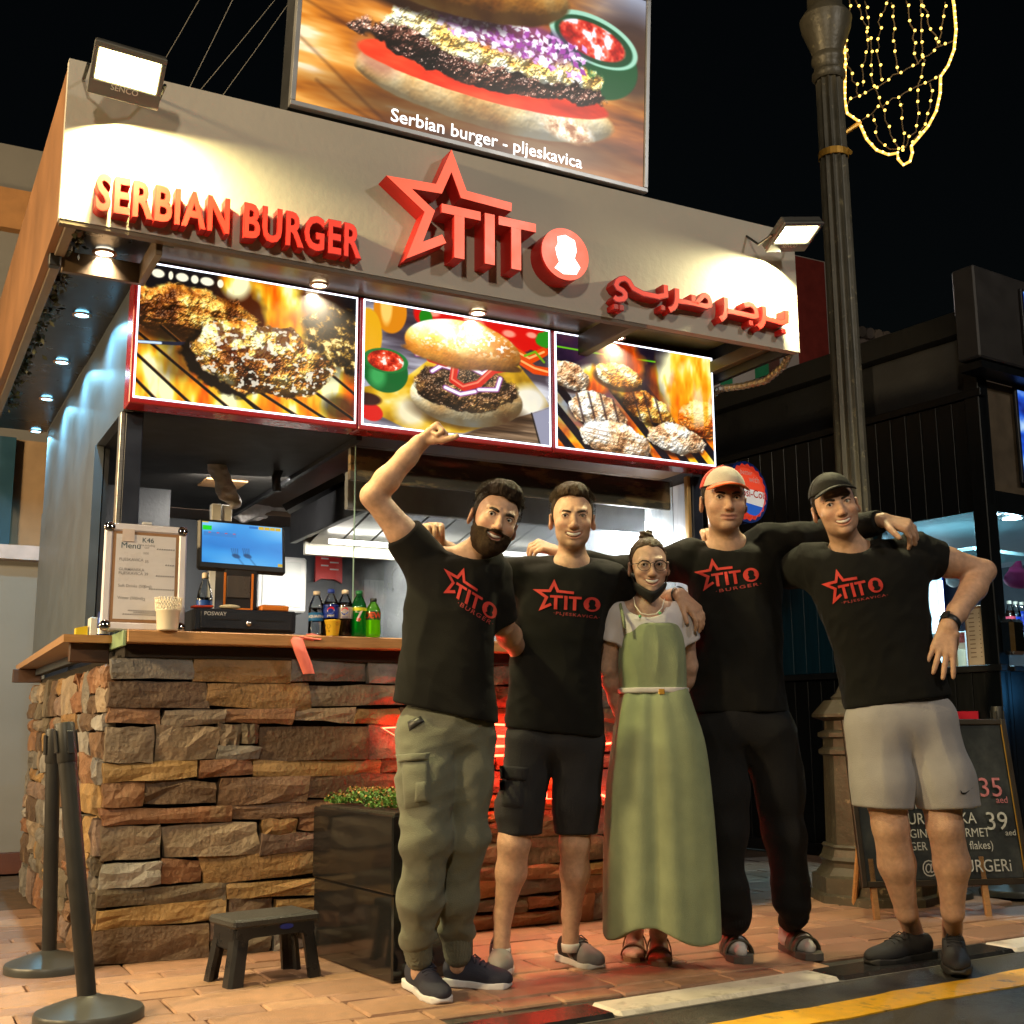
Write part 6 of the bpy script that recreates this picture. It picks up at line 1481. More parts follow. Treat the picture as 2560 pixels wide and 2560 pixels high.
# ------------------------------------------------------------------ planter
pl_ = thing("planter", onZ(900, 2420), "tall glossy black square planter with low green plants", "planter")
a = onZ(868, 2460); b = onZ(1008, 2466); c = onZ(765, 2368); pxv = unit(b - a); pyv = np.array([-pxv[1], pxv[0], 0]); 
pw = .34; pdp = .42; ph = .60; PO = onZ(1000, 2468) - pxv * pw
m_gl = M("black_gloss", (.010, .010, .011), rough=.10, var=.15, vscale=3, rvar=.05, coat=.5)
PO = onZ(868, 2462); 
PO = np.array([.837, -.827, 0.0]); pxv = unit((1, .10, 0)); pyv = np.array([-pxv[1], pxv[0], 0]); pdp = .66; pw = .34; ph = .556
for nm, z0, z1, ins in (("lower_box", 0, ph * .52, .006), ("upper_box", ph * .52, ph, 0)):
    MB().frame(PO + pxv * ins + pyv * ins + Z3 * z0, (pw - 2 * ins, pdp - 2 * ins, z1 - z0 - (0.0 if z0 else .001)), np.array([pxv, pyv, Z3]), .006).go(nm, m_gl, pl_)
MB().frame(PO + pxv * .02 + pyv * .02 + Z3 * ph, (pw - .04, pdp - .04, .006), np.array([pxv, pyv, Z3])).go("soil", M("soil", (.02, .015, .01), rough=.95, bump=.8, bscale=60), pl_)
lf = MB(); gq = np.random.default_rng(6); lv = []; lfc = []; lcol = []
for k in range(5200):
    u_, w_ = .03 + gq.random() * (pw - .06), .02 + gq.random() * (pdp - .04); hgt = .012 + .055 * math.sqrt(max(0, 1 - ((u_ / pw - .5) * 1.7) ** 4)) * (0.55 + .45 * math.sin(w_ * 19 + u_ * 13)) * (.35 + .65 * gq.random())
    p = PO + pxv * u_ + pyv * w_ + Z3 * (ph + .004 + hgt); d = unit(gq.normal(size=3) + (0, 0, .35)); e = unit(np.cross(d, gq.normal(size=3))); l = .005 + .006 * gq.random()
    n0 = len(lv); lv += [p - d * l * .6, p + e * l * .65, p + d * l, p - e * l * .65]; lfc.append((n0, n0 + 1, n0 + 2, n0 + 3))
    dry = gq.random() < .12 + .5 * (w_ / pdp > .62) * (hgt > .04); cc = np.array((.075, .17, .03)) if not dry else np.array((.26, .15, .05)); lcol += [cc * (.5 + .9 * gq.random())] * 4
o = mk("foliage", np.array(lv), np.array(lfc), M("leafy", None, attr="Col", rough=.45, var=0, spec=.35), pl_, cols=np.array(lcol)); o["kind"] = "stuff"
# ------------------------------------------------------------------ buildings behind
lbd = thing("left_building", (-1.6, 3.4, 0), "pale rendered building with an orange band behind the kiosk's left side", "building")
m_pale = M("pale_render", (.20, .19, .175), rough=.75, var=.12, vscale=2, bump=.15, bscale=14)
MB().box((-6, 3.4, 0), (1.2, 3.7, 1.93)).go("wall", m_pale, lbd); MB().box((-6, 3.30, 1.93), (1.2, 3.7, 2.02)).go("ledge", M("ledge_pale", (.46, .38, .38), rough=.6), lbd)
MB().box((-6, 3.5, 2.02), (1.2, 3.7, 2.75)).go("upper_wall", M("tan_wall", (.30, .20, .12), rough=.7, var=.15), lbd); MB().box((-.30, 3.44, 2.02), (-.10, 3.49, 2.75)).go("blue_pilaster", M("deep_blue", (.01, .05, .09), rough=.5), lbd)
MB().box((-9, 5.2, 2.75), (1.0, 5.6, 4.86)).go("white_storey", m_pale, lbd); MB().box((-9, 5.1, 4.86), (1.0, 5.6, 5.20)).go("orange_band", M("orange_band", (.42, .20, .07), rough=.7, var=.15), lbd); MB().box((-9, 5.2, 5.20), (1.0, 5.6, 5.62)).go("parapet", m_pale, lbd)
MB().box((-6, 3.30, 0), (1.2, 3.39, .12)).go("plinth", M("plinth_red", (.10, .035, .025), rough=.6), lbd)
rbd = thing("striped_building", (6.5, 8.5, 0), "far building with green, white and red painted stripes under a tiled eave", "building")
m_bg = M("bg_render", (.42, .39, .38), rough=.8, var=.12, vscale=1.2)
Yb = 8.5; A0 = onY(1800, 1250, Yb); 
def bgbox(px0, px1, pt0, pt1, pb0, name, mat, dy=0.0):
    a = onY(px0, pt0, Yb); b = onY(px1, pt1, Yb); MB().box((a[0], Yb - dy, 1.5), (b[0], Yb + .4, max(a[2], b[2]))).go(name, mat, rbd)
a = onY(1795, 900, Yb); b = onY(2010, 650, Yb); zt_ = onY(2000, 640, Yb)[2]
MB().box((onY(1700, 900, Yb)[0], Yb, 0), (onY(2150, 900, Yb)[0], Yb + .4, zt_)).go("wall", m_bg, rbd)
for x0, x1, nm, cl in ((1800, 1830, "green_stripe", (.02, .22, .10)), (1888, 1922, "green_stripe", (.02, .22, .10)), (1922, 1950, "brown_stripe", (.12, .05, .04)), (2000, 2075, "red_stripe", (.20, .025, .02))):
    MB().box((onY(x0, 950, Yb)[0], Yb - .012, 0), (onY(x1, 950, Yb)[0], Yb - .001, zt_ - .02)).go(nm, M(nm, cl, rough=.7, var=.2), rbd)
zr = onY(2200, 850, Yb + .6)[2]; x0 = onY(2130, 850, Yb + .6)[0]; x1 = onY(2520, 850, Yb + .6)[0]
MB().box((x0, Yb + .6, 0), (x1, Yb + 1.0, zr)).go("eave_wall", M("bg_render2", (.40, .33, .30), rough=.8, var=.1), rbd)
k = x0
while k < x1: MB().cyl((k + .09, Yb + .45, zr + .02), (k + .09, Yb + 2.4, zr + .5), .09, n=10).go("roof_tile", M("tile_grey", (.20, .17, .15), rough=.8, var=.2), rbd); k += .185
lamp("added_background_fill", 'POINT', (8.0, 5.4, 5.6), 70, (1.0, .88, .80), size=.3)  # added light that brightens the striped building, no fixture
lamp("added_background_fill", 'POINT', (-3.0, 1.6, 3.6), 22, (1.0, .80, .55), size=.3)  # added light that brightens the left building, no fixture
# ================================================================== people
def J(px, py, D): return at(px, py, D)
def rotm(axis, a):
    return np.array(Matrix.Rotation(a, 3, Vector([float(x) for x in axis])))
def head_frame(px, py, D, yaw=0, roll=0, pitch=0, s=1.0):
    """yaw: face turned to the viewer's right; roll: crown tilts to the right; pitch: face down"""
    c = J(px, py, D); Rb = np.stack([HR, HF, Z3], 1)
    Rl = rotm((0, 0, 1), math.radians(yaw)) @ rotm((0, 1, 0), math.radians(roll)) @ rotm((1, 0, 0), math.radians(pitch))
    return dict(c=c, R=Rb @ Rl, s=s)
def to_local(P, H): return ((P - H['c'].astype(np.float32)) @ H['R'].astype(np.float32)) / H['s']
def to_world(q, H): return H['c'] + (np.asarray(q, float) * H['s']) @ H['R'].T
def mouth_z(x, o): return -.0725 + o['smile'] * 13.0 * x * x
def skull(q, o):
    d = ell(q, (0, .020, .036), (.0765, .094, .083))
    d = smin(d, ell(q, (0, -.030, -.028), (.0665 * o['w'], .060, .086)), .035)
    d = smin(d, ell(q, (0, -.026, -.068), (.0515 * o['jaw'], .054, .046)), .026)
    return smin(d, ell(q, (0, -.074, -.103), (.021 * o['jaw'], .016, .015)), .022)
def head_sdf(q, o):
    d = skull(q, o); x = q[:, 0]; qa = q.copy(); qa[:, 0] = np.abs(x)
    sm = o['smile']
    d = smin(d, ell(qa, (.041, -.064, -.036 + .006 * sm), (.022 + .002 * sm, .019 + .002 * sm, .019)), .018)
    d = smin(d, rc(qa, (.012, -.083, .019), (.044, -.072, .021), .009, .008), .014)
    d = smin(d, rc(q, (0, -.082, .010), (0, -.106, -.034), .0075, .0105), .011)
    d = smin(d, ell(q, (0, -.1085, -.040), (.0115, .0115, .0105)), .009)
    d = smin(d, ell(qa, (.0130, -.0985, -.0435), (.0085, .010, .0075)), .007)
    d = smax(d, -ell(qa, (.032, -.101, .001), (.021, .018, .0125)), .010)
    d = smin(d, ell(qa, (.032, -.0775, .0), (.0160, .0135, .0125)), .005)
    d = smax(d, -ell(qa, (.032, -.093, -.0006), (.0135, .0095, o['eye'])), .002)
    m_ = q.copy(); m_[:, 2] = q[:, 2] - mouth_z(x, o)
    d = smax(d, -ell(m_, (0, -.102, -.012), (.034, .012, .004)), .010)          # crease under the lip
    m2 = m_.copy(); m2[:, 1] = m_[:, 1] - 9.0 * x * x
    d = smin(d, ell(m2, (0, -.0845, .0075 + .003 * o['open']), (.0335 + .004 * sm, .0115, .0042)), .005)
    d = smin(d, ell(m2, (0, -.0835, -.0080 - .0055 * o['open']), (.0290 + .004 * sm, .0125, .0052)), .005)
    d = smax(d, -ell(m2, (0, -.094, -.0010 - .0015 * o['open']), (.0285 + .005 * sm, .020, .0008 + .0085 * o['open'])), .002)
    d = smax(d, -rc(qa, (.020, -.0995, -.050), (.037, -.089, -.066), .0028, .0026), .009) if sm > .3 else d
    ear = ell(qa, (.0815, .014, -.012), (.0085, .0200, .0320), rotm((0, 0, 1), .45)); ear = smax(ear, -ell(qa, (.0895, .007, -.008), (.0055, .0105, .018)), .004)
    return smin(d, ear, .006)
def hairline(y, o):
    return np.interp(y, [-.10, -.052, -.034, -.020, -.010, .012, .020, .034, .046, .08, .12], np.array([.076, .076, .060, .030, -.010, -.012, .016, .010, -.018, -.030, -.036]) + np.array([1, 1, .8, .4, 0, 0, 0, 0, 0, 0, 0]) * o['hl'])
def hair_sdf(q, o):
    z, y = q[:, 2], q[:, 1]
    t = .0028 + o['top'] * np.clip((z - .058) / .045, 0, 1) * np.clip(1.25 - (np.abs(q[:, 0]) / .066) ** 3, 0, 1) + o.get('quiff', 0) * np.clip((z - .06) / .05, 0, 1) * np.clip((-y + .03) / .09, 0, 1)
    d = skull(q, o) - t + .0018 * waves(q, 330, 3, 8, (1.6, .5, .5)) + .0030 * np.abs(waves(q, 130, 4, 8, (1.6, .5, .5))) - .001
    g = (hairline(y, o) - z) * .8 + .003 * waves(q, 150, 5, 6)
    return smax(d, g, .004)
def beard_sdf(q, o):
    x, y, z = q[:, 0], q[:, 1], q[:, 2]; ax = np.abs(x)
    d = head_sdf(q, dict(o, open=0)) - np.interp(z, [-.12, -.06, -.02, .02], [.012, .007, .004, .003]) + .0014 * waves(q, 240, 9, 8)
    top = np.interp(y, [-.10, -.085, -.06, -.03, 0.0, .02], [-.052, -.052, -.052, -.035, .0, .03])
    g = (z - top) * .8
    g = np.maximum(np.maximum(g, ax - .0735), (y - .004) * .8)                                             # stop before the ear
    m_ = q.copy(); m_[:, 2] = z - mouth_z(x, o)
    g = np.maximum(g, -ell(m_, (0, -.092, -.001), (.030, .03, .0135)))
    g = np.maximum(g, -(z + .135) * 1.0)
    return smax(d, g, .003)
def spikes(q0, dirs, L, r, n=3):
    """thin tapering locks; q0 roots, dirs unit, L lengths"""
    V = []; F = []
    for p, d, l in zip(q0, dirs, L):
        e = unit(np.cross(d, (.3, .5, .8))); w = np.cross(d, e); b = len(V)
        V += [p + (e * math.cos(t) + w * math.sin(t)) * r for t in np.linspace(0, 6.283, n, endpoint=False)]; V.append(p + d * l)
        F += [(b + i, b + (i + 1) % n, b + n) for i in range(n)]
    return V, F
def locks(o, H, num, seed, length, lean, zmin=.02, fn=skull, off=.004, r=.0022):
    g = np.random.default_rng(seed); P = []; Dr = []; Ls = []
    while len(P) < num:
        u = unit(g.normal(size=3)); q = np.array([u[0] * .078, .018 + u[1] * .098, .036 + u[2] * .086])[None]
        if q[0, 2] < zmin or q[0, 2] < hairline(q[:, 1], o)[0] + .004: continue
        e = 1e-3; d0 = fn(q.astype(np.float32), o)[0]; gr = np.array([fn((q + np.eye(3)[k] * e).astype(np.float32), o)[0] - d0 for k in range(3)]) / e
        q = q[0] - unit(gr) * (d0 - off); dr = unit(unit(gr) * .75 + np.asarray(lean) + g.normal(size=3) * .28)
        k = np.clip((q[2] - .0) / .1, .15, 1); P.append(to_world(q, H)); Dr.append(H['R'] @ dr); Ls.append(length * k * (.6 + .8 * g.random()) * H['s'])
    return spikes(P, Dr, Ls, r * H['s'])

FING_L = (.074, .082, .076, .060)
def hand_bones(w, d, n, tdir, curls, spread=.10, thumb=(.75, .6, -.25), s=1.0, tcurl=.3):
    """palm and fingers as tapered bones; d to the knuckles, n back of the hand, tdir +-1 thumb side"""
    w = np.asarray(w, float); d = unit(d); n = unit(np.asarray(n) - d * (np.asarray(n) @ d)); t = np.cross(d, n) * tdir
    B = []
    K = [w + (d * .088 * k + t * o_) * s for k, o_ in zip((.98, 1.0, .965, .90), (.030, .0105, -.010, -.029))]
    for k, kp in enumerate(K): B.append((w + (d * .012 + t * (.014, .005, -.005, -.014)[k]) * s, kp, .0165 * s, .0125 * s))
    for k, kp in enumerate(K):
        c = curls[k] if hasattr(curls[0], "__len__") else curls; dd = unit(d + t * spread * (1.0, .3, -.35, -1.0)[k]); p = kp; a = 0; L = FING_L[k] * s
        for sg, (fr, ra, rb) in enumerate(((.46, .0102, .0092), (.30, .0092, .0084), (.24, .0084, .0070))):
            a += c[sg]; q = dd * math.cos(a) - n * math.sin(a); B.append((p, p + q * L * fr, ra * s * (1 if k < 3 else .88), rb * s * (1 if k < 3 else .88))); p = p + q * L * fr
    tb = w + (d * .022 + t * .024) * s; td = unit(d * thumb[0] + t * thumb[1] + n * thumb[2]); p1 = tb + td * .042 * s; t2 = unit(td + (d * .5 - n * tcurl - t * .3) * .5)
    B += [(w + d * .02 * s, tb, .016 * s, .016 * s), (tb, p1, .0155 * s, .0118 * s), (p1, p1 + t2 * .030 * s, .0115 * s, .0105 * s), (p1 + t2 * .030 * s, p1 + t2 * .052 * s, .0105 * s, .008 * s)]
    return B
def arm_bones(sh, el, wr, s=1.0, up=.050, fo=.044, wri=.028):
    sh, el, wr = map(np.asarray, (sh, el, wr)); m1 = sh + (el - sh) * .45; m2 = el + (wr - el) * .30; m3 = el + (wr - el) * .75
    return [(sh, m1, up * s, up * s * 1.0), (m1, el, up * s, .041 * s), (el, m2, .039 * s, fo * s), (m2, m3, fo * s, wri * s * 1.14), (m3, wr, wri * s * 1.14, wri * s)]

def loft(secs):
    """(py, x left, x right, D, half depth) from top to bottom -> implicit soft elliptic stack"""
    R = []
    for (py, xl, xr, D, b) in secs:
        a, c = J(xl, py, D), J(xr, py, D); m_ = (a + c) / 2; R.append((m_[2], m_ @ HR, m_ @ HF, np.linalg.norm(c - a) / 2, b))
    R = np.array(sorted(R)); t = np.arange(len(R)); tt = np.linspace(0, len(R) - 1, 60)
    def cr(y):
        i = np.clip(tt.astype(int), 0, len(R) - 2); u = tt - i; p0, p1, p2, p3 = y[np.maximum(i - 1, 0)], y[i], y[i + 1], y[np.minimum(i + 2, len(R) - 1)]
        return .5 * (2 * p1 + (p2 - p0) * u + (2 * p0 - 5 * p1 + 4 * p2 - p3) * u ** 2 + (3 * p1 - p0 - 3 * p2 + p3) * u ** 3)
    T = [cr(R[:, k]) for k in range(5)]; T[0] = np.maximum.accumulate(T[0])
    hr, hf = HR.astype(np.float32), HF.astype(np.float32)
    def f(P, n=2.5):
        z = P[:, 2]; cu, cw, a, b = [np.interp(z, T[0], T[k]) for k in range(1, 5)]
        u = np.abs(P @ hr - cu) / a; w = np.abs(P @ hf - cw) / b
        d = ((u ** n + w ** n) ** (1 / n) - 1) * np.minimum(a, b)
        return smax(d, np.maximum(z - T[0][-1], T[0][0] - z), .012)
    f.bounds = (np.array([R[:, 0].min(), R[:, 0].max()]), R)
    return f
def bbox(pts, pad):
    p = np.array(pts); return p.min(0) - pad, p.max(0) + pad
def bone_min(P, B, k=.012, d=None):
    for (a, b, ra, rb) in B:
        e = rc(P, a, b, ra, rb); d = e if d is None else smin(d, e, k)
    return d

def skin_mat(name): return M(name, None, attr="Col", rough=.44, var=.17, vscale=55, bump=.30, bscale=300, spec=.42, sss=.12, rvar=.1)
def cloth_mat(name, col, rough=.85, weave=420, var=.16, **k): return M(name, col, rough=rough, var=var, vscale=14, bump=.35, bscale=weave, spec=.2, sheen=.02 if max(col) < .05 else .12, **k)

def face_colours(v, H, o, base):
    q = to_local(v.astype(np.float32), H); x, y, z = q.T; ax = np.abs(x)
    c = np.ones((len(v), 3)) * np.asarray(base)
    near = (np.abs(z) < .16) & (ax < .12) & (np.abs(y) < .16)
    def mix(m_, col): nonlocal c; m_ = np.clip(m_, 0, 1)[:, None] * near[:, None]; c = c * (1 - m_) + c * 0 + np.asarray(col) * m_ if False else c * (1 - m_) + np.asarray(col) * m_
    fr = y < -.045
    mix(fr * np.exp(-(((ax - .042) / .018) ** 2 + ((z + .038) / .018) ** 2)) * .35, np.array(base) * (1.12, .72, .66))
    mix(fr * np.exp(-((ax / .013) ** 2 + ((z + .040) / .012) ** 2)) * .35, np.array(base) * (1.12, .74, .68))
    mix(np.exp(-(((ax - .079) / .012) ** 2 + ((z + .01) / .03) ** 2)) * .35, np.array(base) * (1.15, .68, .60))
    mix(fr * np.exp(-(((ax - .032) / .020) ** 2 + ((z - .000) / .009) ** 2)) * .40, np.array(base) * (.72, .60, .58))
    if o.get('stub', 0):
        m_ = (z < np.interp(y, [-.1, -.06, -.03, .0], [-.050, -.050, -.030, .01])) & (z > -.135) & (y < .03)
        mix(m_ * o['stub'], np.array(base) * (.50, .46, .46))
    mz = z - mouth_z(x, o); lip = (ax < .031) & (np.abs(mz + .001) < .0135 * np.sqrt(np.clip(1 - (ax / .031) ** 2, 0, 1))) & (y < -.070)
    mix(lip * .75, o['lip'])
    return c

def build_person(name, S, label):
    g = thing("person", S['root'], label, "person", "group posing before the kiosk")
    base = S['skin']; H = S['head']; o = S['face']
    nb = S['neck']; hb = to_world((0, .022, -.066), H)
    B = []
    for a in S['arms']: B += a
    for l in S.get('legs', []): B += l
    core = S['core']                                                   # thin torso inside the clothes joins the limbs
    hands = S['hands']
    pts = [p for b in B + core for p in b[:2]] + [p for h_ in hands for b in h_ for p in b[:2]] + [H['c'] + Z3 * .13, H['c'] - Z3 * .14]
    for k in (-1, 1): pts += [H['c'] + HR * .11 * k, H['c'] + HF * .13 * k]
    lo, hi = bbox(pts, .075)
    s = H['s']; hand_c = [np.mean([b[1] for b in h_], 0) for h_ in hands]
    def f(P):
        d = bone_min(P, B, .02); d = bone_min(P, core, .03, d)
        d = smin(d, rc(P, hb, nb, .050 * s * S.get('nw', 1), .055 * s * S.get('nw', 1)), .025)
        nr = np.linalg.norm(P - H['c'], axis=1) < .24
        if nr.any():
            d = d.copy(); d[nr] = smin(d[nr], head_sdf(to_local(P[nr], H), o) * s, .022)
        for h_, hc in zip(hands, hand_c):
            nr = np.linalg.norm(P - hc, axis=1) < .22
            if nr.any():
                d = d.copy(); q = P[nr]; e = bone_min(q, h_[:4], .012); fe = None
                for b in h_[4:]:
                    t = rc(q, *b); fe = t if fe is None else smin(fe, t, .0022)
                d[nr] = smin(d[nr], smin(e, fe, .005), .012)
        return d
    v, q = nets(f, lo, hi, .0042); v = relax(v, q, 1, .35)
    cols = face_colours(v, H, o, base)
    if S.get('tint'): cols = S['tint'](v, cols)
    mk("body", v, q, skin_mat("skin_" + name), g, smooth=True, cols=cols)
    # eyes, teeth, brows
    for sx in (-1, 1):
        c = to_world((sx * .032, -.0768, .0), H); gz = unit(CAM + np.array([0, 0, .25]) - c); r = .0125 * s
        mb = MB().sphere((0, 0, 0), 1, 26, 18); vv = np.array(mb.v); z_ = gz; x_ = unit(np.cross(Z3, z_)); y_ = np.cross(z_, x_)
        co = np.where(vv[:, 2:3] > .90, .004, np.where(vv[:, 2:3] > .72, 1.0, 0)); col = np.where(vv[:, 2:3] > .965, np.array((.004, .004, .004)), np.where(vv[:, 2:3] > .87, np.array(o.get('iris', (.030, .016, .009))), np.array((.72, .69, .65))))
        mk("eye", c + (vv[:, :1] * x_ + vv[:, 1:2] * y_ + vv[:, 2:3] * z_) * r, mb.f, M("eye_wet", None, attr="Col", rough=.08, var=0, spec=.6), g, smooth=True, cols=col)
        bp = [(.012, -.0925, .0130), (.024, -.0920, .0165), (.038, -.0855, .0190), (.052, -.0720, .0140)]
        MB().tube([to_world((sx * a, b + .0025, c_), H) for a, b, c_ in bp], [.0034 * s * S.get('bw', 1), .0044 * s * S.get('bw', 1), .0038 * s * S.get('bw', 1), .0014 * s], 8).go("eyebrow", S['browm'], g, smooth=True)
        lp_ = [(.0185, -.0865, -.0005), (.0245, -.0915, .0022 + .6 * o['eye']), (.032, -.0928, .0030 + .75 * o['eye']), (.0395, -.0905, .0024 + .6 * o['eye']), (.0460, -.0835, -.0002)]
        MB().tube([to_world((sx * a, b, c_), H) for a, b, c_ in lp_], [.0007 * s, .0013 * s, .0015 * s, .0014 * s, .0007 * s], 6).go("eyelashes", S['browm'], g, smooth=True)
    if o['open'] > .05:
        def ft(P):
            q = to_local(P, H).copy(); q[:, 2] -= mouth_z(q[:, 0], o); q[:, 1] -= 9.0 * q[:, 0] ** 2
            return ell(q, (0, -.0830, .0030), (.0310, .0085, .0050 + .0036 * o['open'])) * s
        tc = to_world((0, -.080, -.070), H); v, q = nets(ft, tc - .034 * s, tc + .034 * s, .002)
        mk("teeth", v, q, M("teeth", (.80, .77, .70), rough=.25, var=.05), g, smooth=True)
        def fm(P):
            q = to_local(P, H).copy(); q[:, 2] -= mouth_z(q[:, 0], o); return ell(q, (0, -.066, -.001), (.026, .010, .010)) * s
        v, q = nets(fm, tc - .034 * s, tc + .034 * s, .003); mk("mouth", v, q, M("mouth_dark", (.10, .02, .02), rough=.5, var=0), g, smooth=True)
    # hair
    if S.get('hair'):
        hm = S['hairm']; pv = []
        def fh(P): return hair_sdf(to_local(P, H), o) * s * .8
        v, q = nets(fh, H['c'] - .16 * s, H['c'] + .18 * s, .0036); v = relax(v, q, 1, .3)
        hv, hf_ = [tuple(p) for p in v], [tuple(int(i) for i in r) for r in q]
        for (num, ln, lean, zm) in S['hair']:
            a, b = locks(o, H, num, num, ln, lean, zm, off=.002 + .5 * o['top']); n0 = len(hv); hv += [tuple(p) for p in a]; hf_ += [tuple(i + n0 for i in r) for r in b]
        mk("hair", hv, hf_, hm, g, smooth=True)
    if S.get('beard'):
        def fb(P): return beard_sdf(to_local(P, H), o) * s * .8
        v, q = nets(fb, H['c'] - .16 * s, H['c'] + .06 * s, .0034); mk("beard", v, q, S['beardm'], g, smooth=True)
    return g
def garment(name, f, lo, hi, mat, parent, h=.006, it=1):
    v, q = nets(f, lo, hi, h); v = relax(v, q, it, .4); return mk(name, v, q, mat, parent, smooth=True)
def sleeve(P, sh, el, t1, ra, rb, d, k=.045):
    """tube from the shoulder, cut square at fraction t1 of the upper arm"""
    sh, el = np.asarray(sh, np.float32), np.asarray(el, np.float32); ax = (el - sh) / np.linalg.norm(el - sh); L = np.linalg.norm(el - sh)
    e = rc(P, sh, el, ra, ra + (rb - ra) / t1); e = smax(e, (P - sh) @ ax - L * t1, .006)
    return smin(d, e, k) if d is not None else e

def shoe(parent, heel, toe, upper, sole, w=.048, lace=None, ankle=None, kind="shoe", mark=None, tongue=None):
    """trainer from heel to toe ground points"""
    heel = np.asarray(heel, float).copy(); toe = np.asarray(toe, float).copy(); heel[2] = toe[2] = 0
    dr = unit(toe - heel); L = np.linalg.norm(toe - heel); sd = np.cross(Z3, dr); R = np.stack([dr, sd, Z3], 1).astype(np.float32)
    k = L / .29
    def loc(P): return (P - heel.astype(np.float32)) @ R
    def fs(P):
        q = loc(P); x = q[:, 0] / L; wd = w * np.interp(x, [0, .15, .4, .72, .92, 1], [.62, .78, .70, 1.0, .78, .45]); th = np.interp(x, [0, .3, .7, 1], [.030, .026, .020, .026])
        d = np.maximum(np.abs(q[:, 1]) - wd, np.abs(q[:, 2] - th / 2) - th / 2); e = np.maximum(-q[:, 0], q[:, 0] - L); return smax(smax(d, e, .03), -q[:, 2], .004) 
    def fu(P):
        q = loc(P); d = ell(q, (.22 * k, 0, .030), (.070 * k, w * .90, .034)); d = smin(d, ell(q, (.13 * k, 0, .046), (.085 * k, w * .76, .040)), .03); d = smin(d, ell(q, (.065 * k, 0, .052), (.056 * k, w * .72, .050)), .025)
        d = smin(d, rc(q, (.12 * k, 0, .075), (.085 * k, 0, .112), .022, .016), .02)
        d = smax(d, -ell(q, (.056 * k, 0, .124), (.038 * k, w * .56, .042)), .008)
        return smax(d, .018 - q[:, 2], .004)
    lo, hi = bbox([heel, toe], .07); hi = hi + (0, 0, .09)
    v, q = nets(fu, lo, hi, .004); u = mk(kind, v, q, upper, parent, smooth=True)
    v, q = nets(fs, lo, hi, .004); mk("sole", v, q, sole, u, smooth=True)
    if lace:
        lm = MB()
        for t_, zz in ((.128, .092), (.148, .091), (.168, .087), (.188, .080)):
             lm.tube([heel + dr * t_ * k + sd * s_ * w * .5 + Z3 * (zz - abs(s_) * .010) for s_ in (-1, -.4, .4, 1)], .0032, 5)
        for s_ in (-1, 1): lm.tube([heel + dr * .128 * k + Z3 * .094, heel + dr * .132 * k + sd * s_ * .018 + Z3 * .100, heel + dr * .150 * k + sd * s_ * .034 + Z3 * .082, heel + dr * .138 * k + sd * s_ * .010 + Z3 * .093], .0026, 5)
        o = lm.go("laces", lace, u, smooth=True); o["kind"] = "stuff"
    if tongue:
        def fo(P):
            q = loc(P); return smax(fu(P) - .0024, .178 * k - q[:, 0] + .35 * np.abs(q[:, 1]), .003)
        v, q = nets(fo, lo, hi, .004); mk("toe_panel", v, q, tongue, u, smooth=True)
        def fq(P):
            q = loc(P); return smax(fu(P) - .0024, np.maximum(np.abs(q[:, 0] - .12 * k + (q[:, 2] - .05) * .9) - .013, .018 - np.abs(q[:, 1])), .003)
        v, q = nets(fq, lo, hi, .004); mk("side_stripe", v, q, tongue, u, smooth=True)
    if mark: mark(u, heel, dr, sd, k)
    return u

